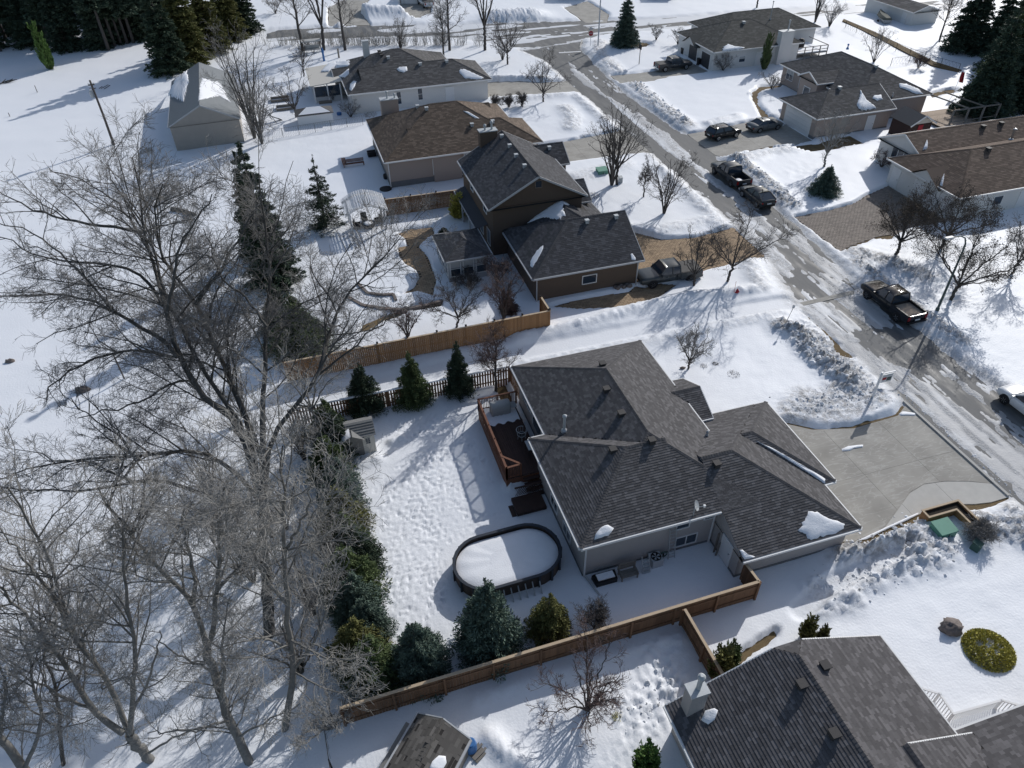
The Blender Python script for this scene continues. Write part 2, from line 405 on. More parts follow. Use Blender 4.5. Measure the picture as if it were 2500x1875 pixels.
# ------------------------------------------------------------------ ground, street, driveways
def sheet(name, poly, z, m, kind='structure', thick=0.0):
    mb = MB()
    if thick: mb.prism(poly, z-thick, z)
    else: mb.add([(x, y, z) for x, y in poly], [tuple(range(len(poly)))])
    return tag(mb.build(name, m), kind=kind)
mb = MB(); mb.add([(-700, -300, -0.03), (900, -300, -0.03), (900, 1300, -0.03), (-700, 1300, -0.03)], [(0, 1, 2, 3)])
tag(mb.build('ground', 'lawn'), kind='structure')
ST_L = [(37.2, -6), (38.5, 4), (38.45, 30), (38.5, 43), (40.3, 50), (41.0, 62), (40.9, 100), (41.2, 118), (39.5, 124.5)]
ST_R = [(51.5, 126.5), (49.4, 122), (48.2, 112), (47.0, 98), (47.4, 84), (48.3, 78), (47.2, 66), (46.9, 55), (45.6, 46), (45.8, 30), (47.5, 20), (49, 4), (50, -6)]
STREET = ST_L+ST_R
CROSS = [(-2, 145), (8, 143.5), (18, 141.5), (30, 136.5), (39.5, 126.0), (39.7, 124.8), (51.3, 126.8), (56, 129), (64, 128.2), (90, 127.5), (130, 124), (130, 131), (90, 134.5), (68, 136.5), (58, 139.5), (45, 143), (32, 146), (20, 150), (6, 153), (-2, 154)]
sheet('street', STREET, 0.0, 'road'); sheet('cross_street', CROSS, 0.004, 'road')
def panels(name, poly, us, vs, z, m, thick=0.10, gap=0.007):
    """driveway cast as slabs between joints: every slab its own piece"""
    root = tag(empty(name), kind='structure')
    us = [-999]+us+[999]; vs = [-999]+vs+[999]
    for i in range(len(us)-1):
        for j in range(len(vs)-1):
            P = clip_rect(poly, us[i]+gap, us[i+1]-gap, vs[j]+gap, vs[j+1]-gap)
            if len(P) >= 3:
                P2 = [P[0]]
                for p in P[1:]:
                    if math.dist(p, P2[-1]) > 1e-4: P2.append(p)
                if len(P2) >= 3: MB().prism(P2, z-thick, z).build('slab', m, root)
    return root
D_MAIN = [(25.7, 30.8)]+qs(14, [(400,432),(600,478),(760,484),(900,465),(1060,425),(1240,362),(1310,265),(1965,888),(1780,868),(1600,868),(1440,890),(1330,955),(1260,1050),(1140,1215),(1070,1262),(890,1335),(800,1335),(740,1325)])
D_STRIP = qs(14, [(1967,890),(2095,990),(1960,1030),(1830,1045),(1700,1045),(1560,1075),(1400,1125),(1150,1240),(920,1335),(895,1338),(1075,1266),(1145,1219),(1264,1055),(1334,960),(1442,896),(1600,873),(1780,873)])
panels('driveway', D_MAIN, [31.0, 35.2], [24.3], 0.016, 'concrete')
sheet('driveway_bed', [(25.7, 30.6)]+qs(14, [(600,470),(900,460),(1240,362),(1310,270),(1965,888),(2090,985),(1960,1025),(1700,1040),(1400,1120),(1150,1235),(920,1330),(775,1325)]), -0.004, 'concrete')
panels('driveway', D_STRIP, [31.6, 34.8], [], 0.022, 'concrete_new')
D_H5 = [(48.0, 81.2), (52.5, 81.6), (58.5, 82.6), (61.7, 83.2), (61.7, 74.0), (58.5, 73.6)]+qs(4, [(260,1128),(0,1185)])+[tuple(q(3,1830,1222)[:2]), (48.0, 74.0)]
D_H3 = [(27.2, 103.6), (27.2, 110.0), (31.0, 110.0), (34.6, 108.9), (37.5, 107.2), (41.0, 106.6), (41.0, 101.2), (38.0, 101.4), (33, 102.4)]
D_H2 = [(26.6, 77.9), (26.6, 84.2), (32.0, 84.0), (38.4, 84.8), (41.0, 85.2), (41.0, 77.2), (38, 77.6)]
D_H4 = [(48.2, 102.2), (48.2, 106.8), (52.5, 106.4), (57, 106.6), (62.9, 112.5), (63.4, 103.2), (57, 103.0), (53, 102.0)]
panels('driveway', D_H5, [54.5, 58.5], [78.4], 0.016, 'concrete')
panels('driveway', D_H3, [33.5], [106], 0.016, 'concrete')
panels('driveway', D_H2, [33.0], [81], 0.016, 'concrete')
panels('driveway', D_H4, [55.5], [], 0.016, 'concrete')
D_TOP = qs(2, [(640,200),(640,60),(760,0),(950,0),(880,90),(960,195)])
D_TOP2 = qs(2, [(1210,100),(1190,0),(1440,0),(1420,110),(1330,150),(1250,140)])
D_TOP3 = qs(3, [(560,60),(740,10),(900,110),(890,175),(730,178)])
for P_ in (D_TOP, D_TOP2, D_TOP3): sheet('driveway', P_, 0.012, 'concrete', thick=0.08)
def pavers(name, poly, L, W, z, m, rot=0.0, seed=1):
    """interlocking pavers laid brick-fashion, every stone with its own edges"""
    rng = random.Random(seed); c, s = math.cos(rot), math.sin(rot)
    loc = [(x*c+y*s, -x*s+y*c) for x, y in poly]; xs = [p[0] for p in loc]; ys = [p[1] for p in loc]
    mb = MB(); y = min(ys); k = 0
    while y < max(ys):
        x = min(xs)-(L/2 if k % 2 else 0)
        while x < max(xs):
            if inside((x+L/2, y+W/2), loc):
                a, b2 = x+0.012, x+L-0.012; c0, d0 = y+0.012, y+W-0.012; zz = z+rng.uniform(-0.004, 0.004)
                P = [(px*c-py*s, px*s+py*c) for px, py in ((a, c0), (b2, c0), (b2, d0), (a, d0))]
                o = len(mb.v); mb.v += [(*p, z-0.04) for p in P]+[(*p, zz) for p in P]
                tn = rng.random()
                for f in ((4,5,6,7),(0,1,5,4),(1,2,6,5),(2,3,7,6),(3,0,4,7)): mb.f.append([i+o for i in f]); mb.t.append(tn)
            x += L
        y += W; k += 1
    root = tag(empty(name), kind='structure')
    sh = MB(); sh.add([(x, y, z-0.02) for x, y in poly], [tuple(range(len(poly)))]); sh.build('bedding', 'soil', root)
    tag(mb.build('paver', m, root), kind='stuff'); return root
D_BR = [(26.2, 50.6), (26.2, 57.8), (30.2, 59.6), (32.6, 57.0), (36, 56.3), (40.5, 57.0), (40.3, 50.8), (36, 50.6), (31, 50.2)]
D_BR2 = qs(7, [(470,950),(700,968),(925,962),(1110,940),(1250,905),(1420,780),(1300,770),(1180,800),(1110,790),(1060,830),(760,880),(520,930)])
D_H6 = qs(8, [(440,255),(700,205),(900,150),(1010,85)])+[(61.9, 60.2), (61.9, 51.2)]+qs(8, [(1360,335),(1220,388),(1100,402),(930,455),(785,522)])
pavers('paver_driveway', D_BR, 0.42, 0.22, 0.02, 'paver', seed=3)
pavers('paver_driveway', D_BR2, 0.42, 0.22, 0.024, 'paver', seed=4)
pavers('paver_driveway', D_H6, 0.40, 0.22, 0.02, 'paver_grey', seed=5)
PATIO = qs(6, [(1190,555),(1180,490),(1255,480),(1240,420),(1170,385),(1270,350),(1440,335),(1455,385),(1390,420),(1330,480),(1400,560),(1465,740),(1440,860),(1330,830),(1190,860),(1300,800),(1345,720),(1330,670),(1240,620)])
pavers('patio', PATIO, 0.42, 0.24, 0.03, 'paver', seed=6)
# kerb along the street in front of the driveway
kb = MB()
for a, b2 in (((38.36, 29.5), (38.36, 20.0)), ((49.3, 122.5), (51.4, 126.9)), ((51.4, 126.9), (55.5, 129.2))):
    kb.bar((*a, 0.05), (*b2, 0.05), 0.18, 0.12)
tag(kb.build('kerb', 'concrete_new'), kind='structure')
st = MB(); a, b2 = q(3, 520, 407), q(3, 690, 397); st.bar((a[0], a[1], 0.006), (b2[0], b2[1], 0.006), 0.45, 0.004)
tag(st.build('stop_line', 'white_paint'), kind='structure')
cw = MB(); c0 = qs(8, [(440,955),(440,925),(900,820),(905,850)]); cw.prism(c0, -0.02, 0.05)
tag(cw.build('path', 'concrete'), kind='structure')

# ------------------------------------------------------------------ snow cover (real relief over lawns, banks, tracks)
def lin(a, b, d): return np.linspace(a, b, max(2, int(round((b-a)/d))+1))[:-1]
gu = np.concatenate([lin(-130, -70, 1.6), lin(-70, -24, .7), lin(-24, -8, .36), lin(-8, -2, .2), lin(-2, 13, .115), lin(13, 50, .19), lin(50, 66, .32), lin(66, 100, .5), lin(100, 190, 1.3)])
gv = np.concatenate([lin(2, 7, .3), lin(7, 20, .14), lin(20, 40, .115), lin(40, 62, .2), lin(62, 95, .32), lin(95, 140, .5), lin(140, 180, .8), lin(180, 330, 4)])
U, V = np.meshgrid(gu, gv)
h = 0.28+0.16*(fbm(U*.14, V*.14, 1)-.5)+0.06*(fbm(U*.6, V*.6, 2)-.5)+0.018*(fbm(U*3, V*3, 3, 3)-.5)
h += 0.10*(fbm(U*.09+V*.03, V*.25, 4)-.5)
dirt = np.zeros_like(h); ice = np.zeros_like(h)
rough = fbm(U*2.3, V*2.3, 11, 5, .6); lump = .8*np.clip(.75*np.abs(fbm(U*1.5, V*1.5, 12, 5, .7)-.5)*2+.55*np.abs(vnoise(U*4.1, V*4.1, 13)-.5)+.35*vnoise(U*7.3+3, V*7.3, 14)-.12, 0, 1)
def bank(pts, w, ht, lumpy=0.5, d_=0.5):
    global h, dirt
    d = line_dist(U, V, pts); k = np.exp(-(d/w)**2)
    h = h+k*ht*(1-lumpy+lumpy*2.4*lump)
    dirt = np.maximum(dirt, min(1, d_*1.35+.12)*sstep(.1, .7, k))
def bumps(pts, w, amp):
    global h
    k = np.exp(-(line_dist(U, V, pts)/w)**2); h = h+k*amp*(lump-.25)
# ploughed banks
bank(qs(8, [(330,1120),(470,1180),(560,1320),(700,1440),(830,1530)]), .95, .75, .75, .75)
bank(qs(8, [(560,1200),(800,1400),(1000,1640)]), 1.2, .16, .9, .5)
bank([(36.6, 21.0-.5+10), (35.5, 32), (33.5, 31.2), (30.0, 30.8)], 1.2, .22, .9, .5)
bank(qs(14, [(520,250),(700,350),(900,300)]), 1.3, .12, .9, .45)
bank([(36.8, 46), (38.6, 52), (39.6, 60), (39.8, 72)], .9, .40, .5, .2)
bank([(39.6, 86), (39.6, 99)], .8, .35, .5, .2)
bank([(48.6, 59), (49.2, 66), (49.4, 71.6)], .95, .65, .7, .8)
bank([(49.2, 83.5), (49.0, 92), (49.6, 101)], 1.2, .55, .7, .55)
bank([(50.0, 108), (50.6, 117), (53.5, 124)], 1.2, .5, .7, .4)
bank([(47.6, 47), (47.2, 42), (47.4, 34)], .8, .4, .7, .55)
bank([(48.5, 48.5), (50.5, 46), (51.5, 43)], 1.2, .4, .8, .5)
bank(qs(14, [(800,1430),(1000,1390),(1180,1330),(1380,1180)]), .8, .40, .85, .5)
bank(qs(14, [(1260,1420),(1420,1330),(1560,1390)]), .9, .40, .85, .4)
bank(qs(18, [(640,330),(860,260),(1100,150),(1300,90),(1500,60)]), .9, .55, .8, .2)
bank(qs(18, [(760,60),(960,30),(1180,-60)]), .7, .4, .8, .2)
bank(qs(18, [(580,480),(700,420),(900,400)]), .6, .3, .7, .1)
bank([(34.6, 18.6), (36.5, 17.5), (38, 14)], 1.1, .5, .8, .6)
bank([(37.4, 18.5), (37.2, 10), (37.6, 4)], 1.0, .5, .75, .5)
bank([(-6, 45.3), (10, 45.3)], .35, .15, .5, 0)
bank([(14, 45.5), (19, 45.6), (24, 46.2), (30, 46.6), (35.5, 45.8)], .7, .50, .35, 0)
bank([(12, 41.9), (20, 41.9), (28, 41.8), (36, 42.0)], .8, .30, .4, .1)
bank([(29, 60.4), (33, 58.3), (38, 58.8)], 1.0, .35, .3, .1)
bank([(28, 110.8), (33, 110.3), (38, 108)], .9, .5, .3, .1)
bank([(30, 100.8), (38, 100)], 1.0, .4, .3, .1)
bank([(52, 83), (57, 84.2)], .9, .5, .4, .1)
bank([(50, 71.2), (54, 72.4), (58, 72.2)], 1.2, .5, .5, .2)
bank([(18.5, 160), (25, 155), (28, 160)], 3.0, 1.6, .2, 0)
bank([(11, 150), (13.5, 158)], 2.2, 1.0, .2, 0)
bank([(42, 147), (48, 146)], 3.0, 1.4, .3, 0)
bank([(56, 47), (60, 46)], 1.5, .3, .5, 0)
bank([(30, 73), (36, 74.5)], 1.4, .35, .4, .15)
bank([(34.5, 87.5), (36, 91), (36.4, 95)], 1.2, .4, .5, .25)
# drifts and piles beside fences, pool and walls
bank([(12.5, 15.0), (13.6, 16.6)], .8, .25, .5, 0)
bank([(3, 17.3), (9, 17.3), (14, 17.3)], .5, .18, .3, 0)
bank(qs(17, [(0,1450),(100,1560),(260,1659)]), .5, .35, .3, 0)
bank(qs(12, [(1130,590),(1200,560)]), .35, .35, .4, 0)
bank(qs(12, [(2050,930),(2120,900)]), .45, .6, .5, 0)
bank([(-1.8, 35.6), (-.3, 35.2), (.8, 35.3)], .5, .25, .3, 0)
bumps(qs(17, [(1280,860),(1350,1000),(1250,1150)]), 1.1, .55)
bumps(qs(17, [(900,1080),(1000,1250),(1150,1330)]), 1.0, .4)
bumps([(37, 33), (37, 40)], 1.0, .7)
bumps([(52, 60), (55, 66)], 2.5, .35)
bumps([(51, 40), (51, 46)], 2.5, .5)
# cleared ground: driveways, patios, bare grass
nzE = fbm(U*1.1, V*1.1, 21, 4)-.5
def clear(poly, floor=-0.12, w=.28, ns=.35, soft=0.0):
    global h
    sd = poly_sd(U, V, poly)+ns*nzE
    k = sstep(-.04, w, sd); h = np.where(k < 1, floor+(h-floor)*k, h)
for P_ in (D_MAIN, D_STRIP): clear(P_, -.13, .75, .22)
for P_ in (D_H5, D_H3, D_H2, D_H4, D_H6, D_BR, D_BR2): clear(P_, -.15, .26, .22)
for P_ in (D_TOP, D_TOP2, D_TOP3): clear(P_, -.15, .5, .4)
clear(PATIO, -.12, .25, .25)
for k_, P_ in ((14, [(690,480),(760,486),(900,468),(1060,425),(1080,395),(1000,385),(900,430),(760,455)]),
               (14, [(1285,1330),(1300,1300),(1350,1310),(1360,1350),(1320,1400),(1290,1390)]),
               (14, [(900,1345),(1150,1250),(1340,1165),(1400,1130),(1420,1145),(1340,1190),(1120,1300),(960,1350)]),
               (14, [(1700,1050),(1850,1050),(2000,1040),(1990,1060),(1860,1080),(1760,1080)]),
               (18, [(10,850),(60,760),(180,690),(290,610),(285,640),(200,710),(90,790),(20,850)]),
               (17, [(1890,800),(1960,740),(2050,680),(2180,610),(2185,635),(2080,700),(1980,770),(1920,840)]),
               (6, [(870,1130),(900,1080),(1000,1040),(1150,980),(1280,960),(1230,1000),(1060,1060),(920,1130)]),
               (6, [(1260,950),(1400,920),(1500,910),(1500,940),(1400,955),(1300,975)]),
               (8, [(500,985),(560,1010),(700,1120),(760,1190),(920,1330),(880,1340),(780,1330),(740,1220),(640,1110),(560,1040)]),
               (4, [(110,715),(160,670),(330,650),(340,680),(200,690),(150,730),(165,800),(240,880),(250,910),(190,910),(150,830),(120,770)]),
               (4, [(0,1210),(60,1175),(250,1130),(380,1150),(250,1160),(120,1175),(30,1215)]),
               (4, [(1490,725),(1560,700),(1680,680),(1690,720),(1560,735),(1500,760)]),
               (4, [(380,1150),(480,1115),(620,1100),(860,1040),(1000,1100),(760,1150),(560,1170)]),
               (3, [(1060,330),(1100,320),(1200,325),(1230,345),(1180,365),(1080,360)]),
               (8, [(790,525),(930,455),(1080,405),(1230,385),(1180,425),(1040,425),(920,475),(830,520)])):
    clear(qs(k_, P_, .1), -.1, .2, .5)
clear([(10.6, 40.3), (11.3, 40.3), (11.3, 36), (10.6, 36)], -.1, .3, .3)
# walked and ploughed tracks (packed snow)
def track(pts, w, floor, ic=.2):
    global h, ice
    d = line_dist(U, V, pts)+.25*nzE; k = sstep(w*.75, w*1.35, d)
    h = floor+(h-floor)*k+.02*(1-k)*rough; ice = np.maximum(ice, ic*(1-k))
track([(-9, 42.6), (2, 43.2), (13, 43.6), (20, 43.5), (28, 43.7), (37.5, 43.2)], .95, .09, .10)
track(qs(18, [(480,470),(600,350),(740,260),(900,170),(1060,80),(1250,10)]), .55, .12, .12)
track(qs(2, [(1760,830),(1850,760)]), .5, .1, .1)
# street: packed snow and ice left between bare wheel tracks
sdS = poly_sd(U, V, STREET, 4.0); ins = sstep(.9, -.35, sdS+.9*nzE)
ulft = np.interp(V, [p[1] for p in ST_L], [p[0] for p in ST_L]); urgt = np.interp(V, [p[1] for p in ST_R[::-1]], [p[0] for p in ST_R[::-1]])
s = (U-ulft)/(urgt-ulft)
n_s = fbm(U*.75, V*.14, 31, 5, .6)+.55*(fbm(U*2.4, V*.30, 32, 5, .65)-.5)+.35*(fbm(U*1.1, V*.8, 33, 4, .6)-.5)
def gk(x, c, w): return np.exp(-((x-c)/w)**2)
bare = n_s-.5
far = sstep(56, 66, V)*sstep(124, 112, V)
bare += far*(.08+.24*gk(s, .18, .16)+.20*gk(s, .80, .13)-.42*gk(s, .47+.06*np.sin(V*.22), .12)+.20*sstep(92, 100, V)*gk(s, .45, .3))
mid = sstep(44, 47, V)*sstep(62, 57, V)
bare += mid*(-.11+.18*gk(s, .30, .10)+.20*gk(s, .62, .12)+.12*gk(s, .97, .06))
near = sstep(45, 42, V)
bare += near*(-.17+.24*gk(s, .66, .16)*sstep(36, 27, V)+.16*gk(s, .9, .12)+.12*gk(s, .45, .06)-.06*gk(s, .2, .2))
bare += .5*gk(U, 38.75, .22)*sstep(32, 29, V)*sstep(17, 20, V)+.35*(gk(U, 43.5, 1.6)*gk(V, 34.5, 3.5))
bare += sstep(108, 122, V)*.25
bare += .30*gk(s, .93, .10)*sstep(44, 50, V)*sstep(90, 80, V)*.6
st_h = .055*sstep(.045, -.05, bare)-.02+.02*(rough-.5)*sstep(.02, -.05, bare)
h = h*(1-ins)+ins*st_h
ice = np.maximum(ice, ins*(.30+.62*sstep(.28, .62, fbm(U*1.1, V*.14, 35, 5, .6))))
dirt = np.maximum(dirt, .45*sstep(1.8, .2, np.abs(sdS))*(sdS < 1.8))
dirt = np.maximum(dirt, ins*(.05+.75*sstep(.46, .6, fbm(U*2.2, V*.22, 36, 5, .6))))
sdC = poly_sd(U, V, CROSS, 4.0); insC = sstep(1.0, -.6, sdC+1.2*nzE)
bc = fbm(U*.12, V*.7, 41, 5)-.5+.22*gk(U, 50, 10)-.05+.22*gk(U, 9, 9)
h = h*(1-insC)+insC*(.06*sstep(.05, -.04, bc)-.02)
ice = np.maximum(ice, insC*.35)
# trodden yards: footprints
def prints(poly, n, seed, depth=.085, rad=.13):
    rng = np.random.default_rng(seed); P = np.array(poly)
    lo, hi = P.min(0), P.max(0)
    done = 0
    while done < n:
        x, y = rng.uniform(lo, hi)
        if not inside((x, y), poly) or vnoise(np.array([x*.42]), np.array([y*.42]), 91)[0] < .36: continue
        a = rng.uniform(0, 6.283); sz = rng.choice([.75, .8, 1.0, 1.25]); stp = rng.uniform(.30, .48); dp = rng.uniform(.55, 1.25)
        for k in range(rng.integers(3, 26)):
            a += rng.normal(0, .22); x += math.cos(a)*stp; y += math.sin(a)*stp; sd_k = .11*sz*(1 if k % 2 else -1)
            cx = x-math.sin(a)*sd_k+rng.normal(0, .04); cy = y+math.cos(a)*sd_k+rng.normal(0, .04)
            if not inside((cx, cy), poly): break
            r = rad*sz*rng.uniform(.8, 1.2); i0, i1 = np.searchsorted(gu, [cx-3*r, cx+3*r]); j0, j1 = np.searchsorted(gv, [cy-3*r, cy+3*r])
            if i1 <= i0 or j1 <= j0: continue
            uu, vv = U[j0:j1, i0:i1]-cx, V[j0:j1, i0:i1]-cy
            p_ = uu*math.cos(a)+vv*math.sin(a); o_ = -uu*math.sin(a)+vv*math.cos(a)
            rr = (p_/(r*1.35))**2+(o_/(r*.8))**2
            h[j0:j1, i0:i1] -= depth*dp*rng.uniform(.7, 1.2)*(np.exp(-rr**1.5)-.18*np.exp(-((np.sqrt(rr)-1.6)/.4)**2))
            done += 1
prints([(-.6, 21), (2.6, 21), (3.4, 27), (7.3, 27.2), (7.9, 30), (7.4, 36.2), (2.2, 34.4), (.2, 33)], 1750, 5, .075, .072)
prints([(7.0, 36.0), (7.6, 38.6), (2.5, 38.6), (2.4, 36)], 160, 6, .09, .07)
prints([(9.0, 9), (10.4, 9), (10.4, 13), (9.5, 14), (7.6, 13), (6.5, 10)], 420, 7, .05, .072)
prints([(8.5, 13.0), (12.6, 13.4), (13, 16.0), (11.5, 15.5)], 90, 8, .06, .10)
prints([(2, 12), (6.5, 8), (9, 9), (7.5, 13)], 60, 9)
prints([(48, 41), (53, 41), (53, 48), (48.6, 48)], 160, 10)
# keep only faces that show and lie in a wide fan in front of the drone
nu, nv = len(gu), len(gv); idx = np.arange(nu*nv).reshape(nv, nu)
Fq = np.stack([idx[:-1, :-1], idx[:-1, 1:], idx[1:, 1:], idx[1:, :-1]], -1).reshape(-1, 4)
hm = h.ravel()[Fq].max(1); cu = U.ravel()[Fq].mean(1); cv = V.ravel()[Fq].mean(1)
a_ = FWD[:2]/np.hypot(*FWD[:2]); dep = cu*a_[0]+cv*a_[1]; lat = cu*a_[1]-cv*a_[0]
keep = (hm > -.045) & (np.abs(lat) < 16+.86*dep)
Fq = Fq[keep]; used = np.unique(Fq); rem = np.full(nu*nv, -1); rem[used] = np.arange(len(used))
VV = np.stack([U.ravel(), V.ravel(), h.ravel()], -1)[used]
me = np_mesh('snow_cover', VV, rem[Fq], smooth=True)
for nm, ar in (('dirt', dirt), ('ice', ice)):
    a = me.attributes.new(nm, 'FLOAT', 'POINT'); a.data.foreach_set('value', np.clip(ar.ravel()[used], 0, 1).astype(np.float32))
tag(link('snow_cover', me, None, 'snow'), 'trampled and drifted snow lying over lawns, yards and street edges', 'snow', kind='stuff')
def gz(u, v):
    i = min(max(np.searchsorted(gu, u)-1, 0), nu-1); j = min(max(np.searchsorted(gv, v)-1, 0), nv-1)
    return max(float(h[j, i]), 0.0)
# ------------------------------------------------------------------ houses
CAMP = np.array([0, 0, H])
class House:
    def __init__(s, name, label, wings, wall, roof, trim='white_trim', course=.16, tab=.32, indiv=0, cat='house', thick=.02, rot=None, found=.0, caps=True):
        s.root = thing(name, label, cat, (0, 0, 0)); s.wings = []; s.only = None
        s.mroof, s.mwall, s.trim = roof, wall, trim; s.rng = random.Random(len(label)*7+3)
        for w in wings:
            d = dict(u0=w[0], u1=w[1], v0=w[2], v1=w[3], ze=w[4], p=w[5], ax=w[6], ends=w[7], ov=.42, gov=.30, walls=True, clip=0)
            if len(w) > 8: d.update(w[8])
            s.wings.append(d)
        s.rot = rot          # (cx, cy, angle): footprint turned about a point
        us = [d['u0'] for d in s.wings]; vs = [d['v0'] for d in s.wings]
        s.build_roof(course, tab, indiv, thick, caps); s.build_walls(found)
        if rot:
            cx, cy, a = rot
            s.root.matrix_world = Matrix.Translation((cx, cy, 0))@Matrix.Rotation(a, 4, 'Z')@Matrix.Translation((-cx, -cy, 0))
    def z_w(s, d, u, v):
        if not (d['u0'] <= u <= d['u1'] and d['v0'] <= v <= d['v1']): return -9.0
        A, B = (v-d['v0'], d['v1']-v), (u-d['u0'], d['u1']-u)
        if d['ax'] == 'v': A, B = B, A
        k = list(A)
        if d['ends'][0] == 'h': k.append(B[0])
        if d['ends'][1] == 'h': k.append(B[1])
        z = d['ze']+d['p']*min(k)
        if d['clip']:
            half = (A[0]+A[1])/2
            for e in (0, 1):
                if d['ends'][e] == 'c': z = min(z, d['ze']+d['p']*(half-d['clip'])+d['p']*B[e])
        return z
    def roof_z(s, u, v, skip=None):
        return max([s.z_w(d, u, v) for d in (s.only or s.wings) if d is not skip] or [-9.0])
    def hit(s, px, py):
        """point of this roof that a photo pixel looks at"""
        dr = ray(px, py); c = CAMP.copy(); dl = dr
        if s.rot:
            cx, cy, a = s.rot; ca, sa = math.cos(-a), math.sin(-a)
            c = np.array([cx+(c[0]-cx)*ca-(c[1]-cy)*sa, cy+(c[0]-cx)*sa+(c[1]-cy)*ca, c[2]])
            dl = np.array([dr[0]*ca-dr[1]*sa, dr[0]*sa+dr[1]*ca, dr[2]])
        zs = np.linspace(9, 0, 900)
        for z in zs:
            P = c+dl*((z-H)/dl[2])
            if s.roof_z(P[0], P[1]) >= z: return Vector((P[0], P[1], s.roof_z(P[0], P[1])))
        P = c+dl*((3-H)/dl[2]); return Vector((P[0], P[1], 3))
    def planes(s, d):
        u0, u1, v0, v1, ze, p = (d[k] for k in ('u0', 'u1', 'v0', 'v1', 'ze', 'p'))
        sw = d['ax'] == 'v'
        if sw: u0, u1, v0, v1 = v0, v1, u0, u1
        half = (v1-v0)/2; vm = (v0+v1)/2; zr = ze+p*half; cl = d['clip']
        ra = u0+(half if d['ends'][0] == 'h' else cl if d['ends'][0] == 'c' else 0)
        rb = u1-(half if d['ends'][1] == 'h' else cl if d['ends'][1] == 'c' else 0)
        S = [(u0, v0, ze), (u1, v0, ze), (rb, vm, zr), (ra, vm, zr)]
        Nn = [(u1, v1, ze), (u0, v1, ze), (ra, vm, zr), (rb, vm, zr)]
        P = [S, Nn]
        if d['ends'][0] == 'h': P.append([(u0, v1, ze), (u0, v0, ze), (ra, vm, zr)])
        if d['ends'][1] == 'h': P.append([(u1, v0, ze), (u1, v1, ze), (rb, vm, zr)])
        if 'c' in d['ends']:
            zc = zr-p*cl; k = half-cl; dd = cl
            if d['ends'][1] == 'c':
                P[0] = [(u0, v0, ze), (u1, v0, ze), (u1, vm-dd, zc), (rb, vm, zr), (ra, vm, zr)]
                P[1] = [(u1, v1, ze), (u0, v1, ze), (ra, vm, zr), (rb, vm, zr), (u1, vm+dd, zc)]
                P.append([(u1, vm-dd, zc), (u1, vm+dd, zc), (rb, vm, zr)])
        if sw: P = [[(b, a, c) for a, b, c in reversed(q_)] for q_ in P]
        if sw:   # restore eave edge first
            P = [q_[-2:]+q_[:-2] for q_ in P]
        return P, (ra, rb, vm, zr, sw)
    def build_roof(s, ex, tab, indiv, thick, caps):
        deck = MB(); cand = []; V = []; Fc = []; T = []; rng = s.rng; cap = MB()
        for d in s.wings:
            P, (ra, rb, vm, zr, sw) = s.planes(d)
            for poly in P: deck.add(poly, [tuple(range(len(poly)))])
            x0, x1, y0, y1, zb = d['u0'], d['u1'], d['v0'], d['v1'], d['ze']
            deck.add([(x0, y0, zb-.16), (x1, y0, zb-.16), (x1, y1, zb-.16), (x0, y1, zb-.16)], [(3, 2, 1, 0)])
            for poly in P:
                p0, p1 = Vector(poly[0]), Vector(poly[1]); e = (p1-p0).normalized(); L = (p1-p0).length
                n = e.cross(Vector(poly[2])-p0).normalized()
                if n.z < 0: n = -n
                up = n.cross(e).normalized()
                if up.z < 0: up = -up
                ab = [((Vector(c)-p0).dot(e), (Vector(c)-p0).dot(up)) for c in poly]
                B = max(b for a, b in ab)
                def span(b):
                    xs = []
                    for i in range(len(ab)):
                        (a0, b0), (a1, b1) = ab[i], ab[(i+1) % len(ab)]
                        if abs(b1-b0) < 1e-6:
                            if abs(b-b0) < 1e-6: xs += [a0, a1]
                        elif min(b0, b1)-1e-6 <= b <= max(b0, b1)+1e-6: xs.append(a0+(a1-a0)*(b-b0)/(b1-b0))
                    return (min(xs), max(xs)) if xs else None
                k = 0; b = 0.0
                while b < B-.02:
                    b1 = min(b+ex*1.05, B); lo, hi = span(b+1e-5) or (0, 0), span(b1-1e-5) or (0, 0)
                    a = min(lo[0], hi[0])-rng.uniform(0, tab); aend = max(lo[1], hi[1])
                    while a < aend:
                        w = tab*rng.uniform(.65, 1.4); a1 = a+w
                        q0, q1 = max(a, lo[0]), min(a1, lo[1]); r0, r1 = max(a, hi[0]), min(a1, hi[1])
                        if q1 > q0 and r1 >= r0-1e-6:
                            r1 = max(r1, r0); mid = p0+e*((q0+q1)/2)+up*((b+b1)/2)
                            oz = s.roof_z(mid.x, mid.y, d)
                            if oz < mid.z+.006:
                                full = (q0 == a and q1 == a1 and r0 == a and r1 == a1)
                                tn = rng.random()**1.3 if rng.random() < .8 else rng.random()*.3
                                rec = (p0, e, up, n, q0, q1, r0, r1, b, b1, tn)
                                if full and indiv: cand.append(((mid-Vector(CAMP)).length, rec))
                                else: s._tab(V, Fc, T, rec, thick)
                        a = a1
                    b += ex; k += 1
